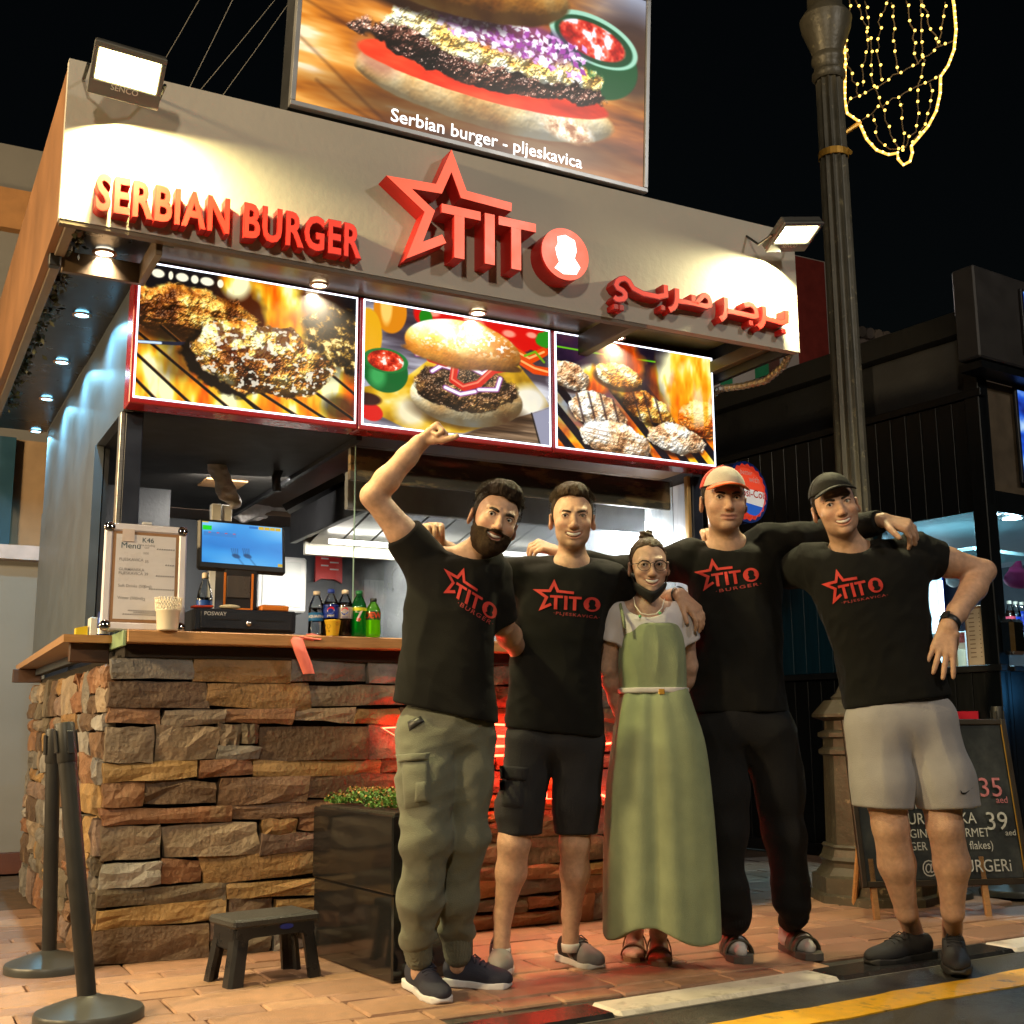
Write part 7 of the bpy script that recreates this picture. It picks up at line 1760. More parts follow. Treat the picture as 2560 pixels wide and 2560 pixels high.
# ---- print of the logo on a shirt
def slice_grid(poly, step):
    bm = bmesh.new(); vs = [bm.verts.new((p[0], p[1], 0)) for p in poly]; bm.faces.new(vs)
    bmesh.ops.triangulate(bm, faces=bm.faces[:])
    xs = [p[0] for p in poly]; ys = [p[1] for p in poly]
    for ax, lo_, hi_ in ((0, min(xs), max(xs)), (1, min(ys), max(ys))):
        t = lo_ + step
        while t < hi_:
            no = (1, 0, 0) if ax == 0 else (0, 1, 0); bmesh.ops.bisect_plane(bm, geom=bm.verts[:] + bm.edges[:] + bm.faces[:], plane_co=(t, t, 0), plane_no=no); t += step
    bm.verts.index_update(); v = np.array([x.co[:2] for x in bm.verts]); f = [tuple(x.index for x in fc.verts) for fc in bm.faces]; bm.free(); return v, f
def shirt_print(shirt, refs, word, wa, wb, mat, fine, parent, wsize=.085):
    """refs: frame points of star tips and disc; word runs wa -> wb"""
    src = np.array([(.0, .372), (.313, .569), (.612, .366), (.100, -.01), DISC_C]); A = np.c_[src, np.ones(5)]
    Mx, *_ = np.linalg.lstsq(A, np.array(refs, float), rcond=None)
    me = shirt.data; bvh = BVHTree.FromPolygons([v_.co[:] for v_ in me.vertices], [tuple(p.vertices) for p in me.polygons])
    def drop(uv):
        out = []
        for (px, py) in uv:
            d = Vector(unit(sight(px, py))); h = bvh.ray_cast(Vector(CAM), d)
            if h[0] is None: h = (Vector(at(px, py, 4.3)), Vector(-FW), 0, 0)
            nn = h[1] if h[1].dot(d) < 0 else -h[1]; out.append(h[0] + nn * .0022 - d * .001)
        return out
    def emit(polys, name, m_):
        V = []; F = []
        for p in polys:
            v, f = slice_grid(p, .035); n0 = len(V); V += drop(np.c_[v, np.ones(len(v))] @ Mx); F += [tuple(i + n0 for i in r) for r in f]
        mk(name, V, F, m_, shirt)
    Lq, Rq, quads = stroke_poly(STAR, .043); emit([[tuple(p) for p in qd] for qd in quads], "star_print", mat)
    emit([[(x, y) for x, y in t] for t in TEES], "letter_print", mat)
    emit([dc], "disc_print", mat)
    # bust knocked out of the disc in shirt black
    V = []; F = []; v, f = slice_grid([(DISC_C[0] + (x - DISC_C[0]) * .92, DISC_C[1] + (y - DISC_C[1]) * .92) for x, y in BUST], .035); pts = drop(np.c_[v, np.ones(len(v))] @ Mx); cdir = Vector(-FW)
    mk("bust_print", [p + cdir * .0012 for p in pts], f, fine[1], shirt)
    tv, tf = text_mesh(word, 1.0, bold=.012, space=1.25); w = tv[:, 0].max(); wa, wb = np.array(wa, float), np.array(wb, float); ux = (wb - wa) / w; uy = np.array([ux[1], -ux[0]])
    uy = uy / np.linalg.norm(uy) * np.linalg.norm(np.array(refs[0]) - np.array(refs[2])) * wsize / .6 * 1.15
    mk("word_print", drop(wa + tv[:, :1] * ux + tv[:, 1:2] * uy), tf, fine[0], shirt)
m_print = M("red_shirt_print", (.46, .028, .020), rough=.7, var=.12, vscale=30, emit=(.5, .03, .02), estr=.0); m_print2 = M("dull_red_print", (.26, .025, .022), rough=.7, var=.1)
m_tee = cloth_mat("black_cotton", (.0050, .0050, .0046)); m_teeg = m_tee
fine = (m_print2, m_tee)
BROW = M("brow_dark", (.018, .011, .007), rough=.8, var=.2); HAIRD = M("hair_dark_brown", (.016, .0095, .006), rough=.6, var=.5, vscale=90, spec=.18, bump=.9, bscale=240, stretch=(1, 1, .3)); HAIRB = M("hair_brown", (.034, .020, .010), rough=.6, var=.5, vscale=90, spec=.18, bump=.9, bscale=240, stretch=(1, 1, .3))
LIP = (.36, .13, .10)
def wrinkle(P, amp, fr, seed, an=(1, 1, 1)):
    n = waves(P, fr, seed, 9, an); return amp * (np.abs(n) - .35)
def torso_shirt(name, parent, secs, arms, hole, hole_r, seed, hem=None, extra=None, amp=.0045):
    """arms: (shoulder, elbow, cut fraction, r shoulder, r cuff)"""
    lf = loft(secs); zb, R = lf.bounds
    pts = [J(s[1], s[0], s[3]) for s in secs] + [J(s[2], s[0], s[3]) for s in secs] + [p for a in arms for p in (a[0], np.asarray(a[0]) + (np.asarray(a[1]) - np.asarray(a[0])) * a[2])]
    lo, hi = bbox(pts, .11)
    def f(P):
        d = lf(P)
        for a in arms: d = sleeve(P, a[0], a[1], a[2], a[3], a[4], d)
        if extra: d = extra(P, d)
        d = d + wrinkle(P, amp * 2.0, 15, seed, (1, 1, .55)) + wrinkle(P, amp * 1.1, 34, seed + 1, (1.1, 1.1, .7)) + wrinkle(P, amp * .5, 70, seed + 2)
        d = smax(d, -ell(P, hole, hole_r), .012)
        if hem is not None: d = smax(d, (P - hem[0].astype(np.float32)) @ hem[1].astype(np.float32), .006)
        return d * .85
    return garment("shirt", f, lo, hi, m_tee, parent)
def collar(parent, c, r, mat, tilt=(0, 0)):
    pts = [np.asarray(c) + HR * r * math.cos(t) * 1.0 + HF * r * .92 * math.sin(t) + Z3 * (tilt[0] * math.cos(t) + tilt[1] * math.sin(t)) for t in np.linspace(0, 6.283, 40, endpoint=False)]
    return pts

# ------------------------------------------------------------------ man with a raised fist
S = dict(root=onZ(1130, 2470), skin=(.47, .29, .20), neck=J(1176, 1402, 4.10), head=head_frame(1236, 1301, 4.03, 16, 19, 2, 1.0))
S['face'] = dict(smile=.9, open=.6, eye=.0046, w=1.0, jaw=1.0, hl=-.004, top=.020, quiff=.018, lip=LIP, stub=0)
sh1, el1, wr1 = J(1060, 1400, 4.08), J(932, 1240, 3.97), J(1046, 1110, 3.95); sh2, el2, wr2 = J(1228, 1432, 4.12), J(1256, 1562, 4.20), J(1310, 1650, 4.55)
S['arms'] = [arm_bones(sh1, el1, wr1, 1.0, .050, .043, .030), arm_bones(sh2, el2, wr2, 1.0)]
fu = unit(wr1 - el1)
S['hands'] = [hand_bones(wr1, fu * .7 + HR * .45, HF * .35 - HR * .6 + Z3 * .75, 1, (1.45, 1.75, 1.1), .04, (.15, .95, -.05), 1.04, -.2), hand_bones(wr2, HR * .6 - Z3 * .5, -HF, -1, (.3, .3, .2))]
S['hands'][0] = hand_bones(wr1, fu * .75 + HR * .35, -HR * .45 + Z3 * .75 + HF * .35, 1, (1.40, 1.75, 1.1), .04, (.55, .9, -.35), 1.02, -.3)
_h = S['hands'][0]; tb_ = J(1088, 1098, 3.93); _h[-3] = (tb_, J(1112, 1098, 3.91), .0155, .0125); _h[-2] = (J(1112, 1098, 3.91), J(1130, 1094, 3.90), .0120, .0105); _h[-1] = (J(1130, 1094, 3.90), J(1143, 1090, 3.89), .0105, .0085); _h[-4] = (wr1 + fu * .02, tb_, .020, .019)
hp1, kn1, an1 = J(1068, 1845, 4.08), J(1066, 2095, 4.00), J(1050, 2385, 4.10); hp2, kn2, an2 = J(1165, 1850, 4.13), J(1165, 2095, 4.08), J(1146, 2375, 4.20)
S['core'] = [(J(1176, 1402, 4.10), J(1115, 1800, 4.10), .065, .07), (J(1176, 1405, 4.10), sh1, .05, .05), (J(1176, 1405, 4.10), sh2, .05, .05)]
S['legs'] = [[(hp1, kn1, .05, .04), (kn1, an1, .04, .030), (an1, an1 - Z3 * .06, .030, .030)], [(hp2, kn2, .05, .04), (kn2, an2, .04, .030), (an2, an2 - Z3 * .05, .030, .030)]]
S.update(hair=[(1900, .020, (-.10, .25, .75), .066), (900, .0035, (0, .5, -.5), -.03)], hairm=HAIRD, browm=BROW, bw=1.25, beard=True, beardm=M("beard_brown", (.038, .022, .012), rough=.8, var=.55, vscale=170, bump=1.0, bscale=380, spec=.15))
P1 = build_person("a", S, "bearded man in black t-shirt and green cargo trousers raising a fist")
secs = [(1398, 1085, 1246, 4.10, .085), (1425, 1032, 1262, 4.10, .115), (1500, 1014, 1250, 4.10, .13), (1600, 1003, 1242, 4.10, .13), (1700, 992, 1241, 4.10, .13), (1790, 984, 1244, 4.10, .13), (1840, 984, 1246, 4.10, .13)]
h0 = J(1110, 1782, 4.1); hx = J(1240, 1810, 4.05) - J(980, 1756, 4.1); hn = unit(np.cross(hx, HF)); hn = hn if hn[2] < 0 else -hn
sh_a = torso_shirt("a", P1, secs, [(sh1, el1, .43, .080, .070), (sh2, el2, 1.0, .080, .072), (J(1170, 1408, 4.1), sh2, 1.0, .062, .078)], J(1186, 1372, 4.06), (.070, .075, .062), 31, (h0, hn))
c35 = lambda x, y: (880 + x / 3.513, 1030 + y / 3.513)
shirt_print(sh_a, [c35(800, 1375), c35(985, 1362), c35(1112, 1562), c35(798, 1602), c35(1200, 1740)], "·BURGER·", c35(918, 1688), c35(1226, 1878), m_print, fine, P1, .075)
m_cargo = cloth_mat("green_cargo_twill", (.125, .13, .10), .85, 300)
def f(P):
    d = bone_min(P, [(hp1, J(1062, 1960, 4.04), .105, .090), (J(1062, 1960, 4.04), kn1, .090, .077), (kn1, J(1050, 2250, 4.03), .077, .066), (J(1050, 2250, 4.03), J(1042, 2345, 4.07), .066, .056)], .05)
    e = bone_min(P, [(hp2, J(1168, 1960, 4.10), .102, .080), (J(1168, 1960, 4.10), kn2, .080, .068), (kn2, J(1142, 2250, 4.12), .068, .062), (J(1142, 2250, 4.12), J(1142, 2335, 4.18), .062, .057)], .05)
    d = smin(d, e, .012); d = smin(d, ell(P, J(1112, 1815, 4.1), (.158, .112, .11), np.stack([HR, HF, Z3], 1)), .04)
    fold = waves(P, 20, 41, 9, (1, 1, .8)); d = d + .006 * (np.abs(fold) - .4) + .0055 * (np.abs(waves(P, 42, 44, 9, (.7, .7, 1.5))) - .4) + .006 * np.sin(P[:, 2] * 62 + 1.5 * waves(P, 14, 42, 6)) * (np.exp(-((P[:, 2] - .17) / .09) ** 2) + .7 * np.exp(-((P[:, 2] - .52) / .07) ** 2)) + wrinkle(P, .003, 60, 43)
    return d * .8
lo, hi = bbox([hp1, hp2, an1, an2, J(985, 1790, 4.1), J(1240, 1790, 4.1), J(1110, 1745, 4.1)], .10)
tr = garment("trousers", f, lo, hi, m_cargo, P1)
def cuff(c0, c1, r0, r1, mat, parent, name="cuff", seed=3):
    def fc(P): return (rc(P, c0, c1, r0, r1) + .0022 * np.sin(np.arctan2((P - c0) @ HF, (P - c0) @ HR) * 26)) * .8
    lo, hi = bbox([c0, c1], .08); return garment(name, fc, lo, hi, mat, parent, .004)
cuff(J(1042, 2352, 4.07), J(1047, 2392, 4.09), .050, .044, m_cargo, tr); cuff(J(1142, 2342, 4.18), J(1144, 2384, 4.19), .052, .046, m_cargo, tr)
# thigh pockets lying on the cloth
def patch(parent, px_pts, mat, name, thick=.010, lift=.001, grid=16, puff=.006):
    """quad patch given by four frame points, wrapped on the parent's surface"""
    me = parent.data; bvh = BVHTree.FromPolygons([v_.co[:] for v_ in me.vertices], [tuple(p.vertices) for p in me.polygons]); A = np.array(px_pts, float); V = []; n = grid; last = None
    for j in range(n + 1):
        for i in range(n + 1):
            u, w = i / n, j / n; p = (A[0] * (1 - u) + A[1] * u) * (1 - w) + (A[3] * (1 - u) + A[2] * u) * w; d = Vector(unit(sight(*p))); h = bvh.ray_cast(Vector(CAM), d)
            if h[0] is None: h = (Vector(at(p[0], p[1], (np.array(last) - CAM) @ HF if last is not None else 4.1)), Vector(-FW))
            nn = Vector(h[1]) if Vector(h[1]).dot(d) < 0 else -Vector(h[1]); nn = (nn * .5 - d * .5).normalized(); last = h[0]
            e = min(u, 1 - u, w, 1 - w); V.append(h[0] + nn * (lift + thick * min(1, e * 9) + puff * math.sin(math.pi * u) * math.sin(math.pi * w)))
    F = [(j * (n + 1) + i, j * (n + 1) + i + 1, (j + 1) * (n + 1) + i + 1, (j + 1) * (n + 1) + i) for j in range(n) for i in range(n)]
    return mk(name, V, F, mat, parent, smooth=True)
c24 = lambda x, y: (700 + x / 2.386, 1750 + y / 2.386)
patch(tr, [c24(722, 360), c24(885, 350), c24(905, 620), c24(742, 655)], m_cargo, "cargo_pocket", .010); patch(tr, [c24(700, 330), c24(893, 312), c24(885, 362), c24(716, 376)], m_cargo, "pocket_flap", .008, .012, 12, .004)
patch(tr, [c24(812, 495), c24(872, 488), c24(880, 600), c24(808, 610)], m_cargo, "small_pocket", .005, .016, 10, .002)
patch(tr, [c24(760, 130), c24(838, 96), c24(862, 128), c24(772, 186)], m_blk, "pocket_contents", .004, .001, 8, .004)
NAVY = M("navy_mesh", (.022, .024, .045), rough=.7, var=.15, bump=.5, bscale=500); WSOLE = M("white_sole", (.62, .62, .66), rough=.5, var=.08); LBLU = M("pale_blue_trim", (.22, .36, .46), rough=.5)
def asics(u, heel, dr, sd, k):
    t0 = heel + dr * .103 * k + Z3 * .107; tn_ = unit(dr * .75 + Z3 * .6)
    text_on("tongue_mark", "ASICS", t0 + sd * .022 + tn_ * .012 - Z3 * .016, -sd, unit(np.cross(tn_, -sd)) if np.cross(tn_, -sd)[2] > 0 else -unit(np.cross(tn_, -sd)), .018, M("mark_blue", (.05, .12, .30), rough=.5, var=0), u, bold=.02)
    MB().frame(t0 - sd * -.006 + tn_ * .008 + Z3 * .004, (.012, .003, .022), np.array([-sd, tn_, unit(np.cross(-sd, tn_))]), .001).go("pull_tab", LBLU, u)
shoe(P1, onZ(1022, 2462), onZ(1112, 2514), NAVY, WSOLE, .050, NAVY, mark=asics); shoe(P1, onZ(1102, 2462), onZ(1282, 2472), NAVY, WSOLE, .050, NAVY, mark=asics)

# ------------------------------------------------------------------ man in charcoal cargo shorts
S = dict(root=onZ(1350, 2430), skin=(.49, .30, .205), neck=J(1430, 1418, 4.47), head=head_frame(1431, 1297, 4.41, 1, 1, 2, 1.0))
S['face'] = dict(smile=1.0, open=.85, eye=.0036, w=1.0, jaw=1.03, hl=.004, top=.020, quiff=.006, lip=LIP, stub=.30, iris=(.05, .035, .02))
sh1, el1, wr1 = J(1312, 1450, 4.48), J(1190, 1432, 4.40), J(1098, 1362, 4.235); sh2, el2, wr2 = J(1530, 1460, 4.48), J(1640, 1512, 4.62), J(1700, 1488, 4.47)
S['arms'] = [arm_bones(sh1, el1, wr1, 1.0), arm_bones(sh2, el2, wr2, 1.0)]
S['hands'] = [hand_bones(J(1094, 1358, 4.23), -HF * .75 + Z3 * .62 - HR * .15, Z3 * .75 + HF * .6, 1, (1.0, .75, .5), .10, (.4, .8, -.4), .98), hand_bones(wr2, HR * .62 - Z3 * .70 - HF * .35, HR * .55 + Z3 * .35 - HF * .65, 1, (.35, .45, .4), .06, (.85, .45, -.3), 1.0)]
S['core'] = [(J(1430, 1418, 4.47), J(1385, 1830, 4.47), .065, .07), (J(1430, 1418, 4.47), sh1, .05, .05), (J(1430, 1418, 4.47), sh2, .05, .05)]
kn1, an1, kn2, an2 = J(1285, 2105, 4.44), J(1253, 2330, 4.50), J(1437, 2105, 4.46), J(1425, 2318, 4.54)
S['legs'] = [[(J(1320, 1850, 4.47), J(1298, 2020, 4.45), .075, .068), (J(1298, 2020, 4.45), kn1, .066, .058), (kn1, J(1278, 2180, 4.47), .056, .055), (J(1278, 2180, 4.47), J(1258, 2285, 4.50), .054, .033), (J(1258, 2285, 4.50), an1 - Z3 * .05, .032, .031)],
             [(J(1448, 1850, 4.47), J(1442, 2020, 4.46), .075, .066), (J(1442, 2020, 4.46), kn2, .064, .055), (kn2, J(1437, 2180, 4.49), .053, .053), (J(1437, 2180, 4.49), J(1428, 2285, 4.53), .052, .033), (J(1428, 2285, 4.53), an2 - Z3 * .05, .032, .031)]]
S.update(hair=[(1700, .014, (-.2, -.35, .4), .066), (900, .0035, (0, .5, -.5), -.03)], hairm=HAIRB, browm=M("brow_brown", (.035, .020, .011), rough=.8))
P2 = build_person("b", S, "smiling man in black t-shirt, charcoal cargo shorts and white-grey trainers")
secs = [(1412, 1362, 1500, 4.47, .085), (1440, 1300, 1540, 4.47, .11), (1500, 1290, 1525, 4.47, .125), (1570, 1278, 1512, 4.47, .125), (1660, 1268, 1505, 4.47, .12), (1750, 1262, 1507, 4.47, .12), (1835, 1258, 1513, 4.47, .12), (1860, 1258, 1513, 4.47, .12)]
h0 = J(1385, 1832, 4.47); hx = J(1510, 1844, 4.47) - J(1259, 1818, 4.47); hn = unit(np.cross(hx, HF)); hn = hn if hn[2] < 0 else -hn
sh_b = torso_shirt("b", P2, secs, [(sh1, el1, .62, .076, .072), (sh2, el2, .50, .076, .072), (J(1400, 1425, 4.47), sh1, 1.0, .055, .074), (J(1460, 1425, 4.47), sh2, 1.0, .055, .074)], J(1430, 1392, 4.42), (.070, .075, .062), 32, (h0, hn))
c46 = lambda x, y: (1250 + x / 4.6, 1180 + y / 4.6)
shirt_print(sh_b, [c46(378, 1345), c46(622, 1232), c46(852, 1378), c46(440, 1615), c46(1058, 1525)], "·PLJESKAVICA·", c46(612, 1635), c46(1140, 1690), m_print, fine, P2, .052)
m_short = cloth_mat("charcoal_twill", (.022, .022, .025), .85, 300)
def f(P):
    d = bone_min(P, [(J(1325, 1862, 4.47), J(1298, 2010, 4.45), .104, .083), (J(1298, 2010, 4.45), J(1298, 2100, 4.45), .083, .080)], .04)
    e = bone_min(P, [(J(1445, 1862, 4.47), J(1441, 2010, 4.46), .102, .080), (J(1441, 2010, 4.46), J(1441, 2100, 4.46), .080, .076)], .04)
    d = smin(d, e, .010); d = smin(d, ell(P, J(1385, 1850, 4.47), (.166, .106, .09), np.stack([HR, HF, Z3], 1)), .035)
    d = d + wrinkle(P, .009, 18, 51) + wrinkle(P, .004, 45, 52); z0 = J(1370, 2085, 4.46)[2]
    return smax(d, z0 - P[:, 2], .005) * .85
lo, hi = bbox([J(1240, 1800, 4.47), J(1515, 1800, 4.47), J(1300, 2090, 4.46)], .12); so_ = garment("shorts", f, lo, hi, m_short, P2)
c31 = lambda x, y: (940 + x / 3.116, 1700 + y / 3.116)
patch(so_, [c31(962, 775), c31(1145, 780), c31(1150, 1000), c31(962, 985)], m_short, "cargo_pocket", .006, .001, 12, .003); patch(so_, [c31(962, 665), c31(1188, 680), c31(1170, 785), c31(966, 770)], m_short, "pocket_flap", .006, .006, 12, .002)
GREYM = M("grey_white_mesh", (.17, .16, .165), rough=.65, var=.2, bump=.4, bscale=400); BLKM = M("black_mesh", (.016, .016, .018), rough=.65, var=.2, bump=.5, bscale=420)
for a, b in ((onZ(1250, 2392), onZ(1252, 2444)), (onZ(1398, 2398), onZ(1502, 2426))):
    u = shoe(P2, a, b, BLKM, M("white_black_sole", (.58, .57, .56), rough=.5, var=.1), .050, BLKM, tongue=GREYM)
for c in (an1, an2): MB().lathe(c - Z3 * .085, [(.030, 0), (.033, .02), (.0335, .028), (.031, .030)], 20).go("sock", M("white_sock", (.62, .62, .60), rough=.9, var=.06), P2, smooth=True)
wb = unit(wr2 - el2); MB().lathe(wr2 - wb * .012, [(.034, 0), (.036, .003), (.036, .010), (.034, .013)], 22, axis=wb, caps=False).go("bracelet", m_blk, P2, smooth=True)

# ------------------------------------------------------------------ woman in a green dress
S = dict(root=onZ(1620, 2420), skin=(.49, .315, .24), neck=J(1617, 1520, 4.46), head=head_frame(1622, 1415, 4.41, 2, -1, 4, .885), nw=.82)
S['face'] = dict(smile=1.05, open=1.05, eye=.0036, w=.97, jaw=.86, hl=.004, top=.004, lip=(.42, .15, .13), stub=0)
sh1, el1, wr1 = J(1540, 1535, 4.48), J(1520, 1670, 4.52), J(1545, 1775, 4.62); sh2, el2, wr2 = J(1700, 1535, 4.48), J(1722, 1665, 4.55), J(1712, 1770, 4.66)
S['arms'] = [arm_bones(sh1, el1, wr1, .80), arm_bones(sh2, el2, wr2, .80)]
S['hands'] = [hand_bones(wr1, -Z3 + HR * .2 + HF * .3, -HR, 1, (.2, .3, .2), s=.85), hand_bones(wr2, -Z3 - HR * .2 + HF * .3, HR, -1, (.2, .3, .2), s=.85)]
S['core'] = [(J(1617, 1520, 4.46), J(1633, 1760, 4.47), .055, .06), (J(1617, 1522, 4.46), sh1, .040, .040), (J(1617, 1522, 4.46), sh2, .040, .040)]
fa1, fa2 = onZ(1588, 2385), onZ(1648, 2395)
S['legs'] = [[(J(1600, 1770, 4.47), J(1590, 2080, 4.48), .06, .05), (J(1590, 2080, 4.48), fa1 + (0, 0, .09), .045, .030), (fa1 + (0, 0, .09), fa1 + (0, 0, .035), .030, .032)], [(J(1660, 1770, 4.47), J(1660, 2080, 4.48), .06, .05), (J(1660, 2080, 4.48), fa2 + (0, 0, .09), .045, .030), (fa2 + (0, 0, .09), fa2 + (0, 0, .035), .030, .032)]]
toes = []
for (an, tx_, ty_) in ((fa1, 1580, 2412), (fa2, 1652, 2434)):
    tp_ = onZ(tx_, ty_); dr = unit(tp_ - an); sd = np.cross(Z3, dr); S['legs'].append([(an + (0, 0, .034), an + dr * .10 + (0, 0, .028), .030, .024)] + [(an + dr * .10 + sd * o_ + (0, 0, .026), an + dr * (.165 - abs(o_ - .012) * .9) + sd * o_ * 1.12 + (0, 0, .022), .0115, .0098) for o_ in (-.028, -.014, .0, .014, .029)])
S.update(hair=[(500, .006, (0, .6, .2), .02)], hairm=M("hair_light_brown", (.048, .028, .015), rough=.5, var=.5, vscale=90, spec=.25, bump=.8, bscale=260, stretch=(1, .25, .5)), browm=M("brow_brown2", (.05, .028, .016), rough=.8), bw=.6)
P3 = build_person("c", S, "laughing woman in sage green dress over white tee, mask under her chin")
H = S['head']
def fbun(P):
    q = to_local(P, H); d = ell(q, (0, .045, .132), (.032, .034, .026)); return (d + .002 * waves(q, 180, 3, 8, (1.5, 1, .4)) + .004 * np.sin(q[:, 2] * 260 + q[:, 0] * 120)) * .85 * H['s']
bc = to_world((0, .045, .132), H); v, q = nets(fbun, bc - .06, bc + .06, .0035); mk("hair_bun", v, q, S['hairm'], P3, smooth=True)
WT = cloth_mat("white_cotton", (.60, .58, .62), .8, 420, .06)
lfw = loft([(1520, 1575, 1668, 4.47, .060), (1545, 1545, 1696, 4.47, .085), (1580, 1548, 1702, 4.47, .095), (1650, 1554, 1706, 4.47, .095), (1720, 1560, 1705, 4.47, .085)])
def f(P):
    d = lfw(P); d = sleeve(P, J(1548, 1540, 4.48), J(1519, 1650, 4.50), .60, .060, .060, d, .03); d = sleeve(P, J(1696, 1540, 4.48), J(1728, 1650, 4.52), .60, .060, .060, d, .03)
    return smax(d + wrinkle(P, .003, 34, 61, (1, 1, .6)), -ell(P, J(1617, 1512, 4.42), (.068, .085, .052)), .008) * .85
lo, hi = bbox([J(1500, 1520, 4.48), J(1735, 1620, 4.5), J(1610, 1725, 4.47)], .10); garment("tee", f, lo, hi, WT, P3, .005)
SAGE = cloth_mat("sage_crepe", (.235, .28, .165), .82, 380, .12)
lfd = loft([(1562, 1566, 1696, 4.47, .100), (1600, 1550, 1708, 4.47, .108), (1660, 1546, 1713, 4.47, .108), (1735, 1552, 1715, 4.47, .098)])
def f(P):
    d = lfd(P); top = J(1625, 1566, 4.47)[2]; u = (P @ HR.astype(np.float32)); d = d - .002 + .0045 * np.abs(waves(P, 85, 64, 9, (1, 1, .16)))
    return d * .85
lo, hi = bbox([J(1540, 1560, 4.47), J(1720, 1735, 4.47)], .13); dress = garment("dress_bodice", f, lo, hi, SAGE, P3, .0045, 0)
lfs = loft([(1728, 1553, 1714, 4.47, .098), (1770, 1544, 1726, 4.47, .125), (1860, 1532, 1752, 4.47, .15), (1990, 1519, 1766, 4.47, .165), (2150, 1518, 1778, 4.47, .175), (2300, 1520, 1788, 4.47, .185), (2385, 1522, 1794, 4.47, .19)])
cskx = J(1640, 2000, 4.47)
def f(P):
    z = P[:, 2]; u = P @ HR.astype(np.float32) - cskx @ HR; w = P @ HF.astype(np.float32) - cskx @ HF; ang = np.arctan2(w, u); t = np.clip((1.28 - z) / 1.1, 0, 1)
    cyl = np.stack([np.cos(ang), np.sin(ang), z * .35], 1).astype(np.float32); fol = waves(cyl, 5.0, 65, 9) * .7 + .45 * waves(cyl, 11, 66, 9)
    d = lfs(P) + (.005 + .024 * t) * fol + .0030 * np.abs(np.sin(ang * 23)) * np.exp(-((z - 1.25) / .14) ** 2)
    hem = .135 + .030 * np.sin(ang * 3 + 1.0) - .02 * u
    d = smax(d, hem - z, .004); inner = lfs(P) + .030 + (.005 + .024 * t) * fol; return smax(d, -np.maximum(inner, z - .45), .003) * .8
lo, hi = bbox([J(1500, 1725, 4.47), J(1800, 1725, 4.47), J(1640, 2390, 4.47)], .16); garment("dress_skirt", f, lo, hi, SAGE, P3, .007, 1)
def fbelt(P): return np.maximum(lfd(P) - .008, np.abs(P[:, 2] - J(1633, 1728, 4.37)[2] - .004) - .010)
lo, hi = bbox([J(1540, 1700, 4.47), J(1725, 1750, 4.47)], .12); garment("belt", fbelt, lo, hi, M("white_belt", (.60, .58, .58), rough=.4, var=.05), P3, .004, 0)
bk = J(1655, 1729, 4.355); MB().frame(bk - HR * .012 - Z3 * .010, (.022, .004, .020), np.array([HR, HF, Z3]), .002).go("buckle", m_gold, P3)
for (xa, ya, xb, yb) in ((1562, 1570, 1551, 1512),): MB().tube([J(xa, ya, 4.365), J((xa + xb) / 2 + 1, (ya + yb) / 2, 4.375), J(xb, yb, 4.43), J(xb, yb - 6, 4.48)], .006, 6).go("strap", SAGE, P3, smooth=True)
# glasses, mask, necklace
gm = M("glasses_metal", (.05, .04, .035), rough=.3, metal=.7, var=0); GF = MB()
for sx in (-1, 1):
    rim = [to_world((sx * (.034 + .0265 * math.cos(t)), -.104 + .010 * abs(math.cos(t)) * (math.cos(t) > 0), -.004 + (.0205 if math.sin(t) > 0 else .0225) * math.sin(t) * (1 - .12 * math.cos(t) ** 2)), H) for t in np.linspace(0, 6.283, 26, endpoint=False)]
    GF.tube(rim, .0011, 5, closed=True); GF.tube([rim[i] for i in range(1, 13)], .0018, 5); GF.tube([to_world((sx * .0605, -.093, .006), H), to_world((sx * .076, -.06, .006), H), to_world((sx * .081, .005, .004), H)], .0016, 5)
    mk("lens", rim, [tuple(range(26))], glass("spectacle_lens", (.97, .97, .97), .01, .6) if sx == -1 else bpy.data.materials["spectacle_lens"], P3)
GF.tube([to_world((-.0085, -.105, .004), H), to_world((0, -.108, .007), H), to_world((.0085, -.105, .004), H)], .0014, 5); GF.go("glasses", gm, P3, smooth=True)
V = []; nu, nw_ = 22, 8
for th_ in (0, .004):
    for j in range(nw_ + 1):
        for i in range(nu + 1):
            u_ = -1 + 2 * i / nu; w_ = j / nw_; au = abs(u_); x_ = .069 * u_
            zt_ = -.110 + .048 * au ** 1.5; zb_ = -.158 + .062 * au ** 1.25; z_ = zt_ * (1 - w_) + zb_ * w_; y_ = -.090 + .062 * au ** 1.9 + .050 * w_ ** 1.6 * (1 - .4 * au) - .010 * math.sin(math.pi * w_) + .002 * math.sin(w_ * 19)
            V.append(to_world((x_, y_ + th_, z_), H))
n1 = (nu + 1) * (nw_ + 1); F = []
for j in range(nw_):
    for i in range(nu):
        q_ = j * (nu + 1) + i; F += [(q_, q_ + 1, q_ + nu + 2, q_ + nu + 1), (n1 + q_ + nu + 1, n1 + q_ + nu + 2, n1 + q_ + 1, n1 + q_)]
rim_ = list(range(nu + 1)) + [(j + 1) * (nu + 1) + nu for j in range(nw_)] + [nw_ * (nu + 1) + i for i in range(nu - 1, -1, -1)] + [j * (nu + 1) for j in range(nw_ - 1, 0, -1)]
F += [(rim_[k + 1 if k + 1 < len(rim_) else 0], rim_[k], n1 + rim_[k], n1 + rim_[k + 1 if k + 1 < len(rim_) else 0]) for k in range(len(rim_))]
mk("face_mask", V, F, M("black_mask", (.008, .008, .009), rough=.75, var=.1), P3, smooth=True)
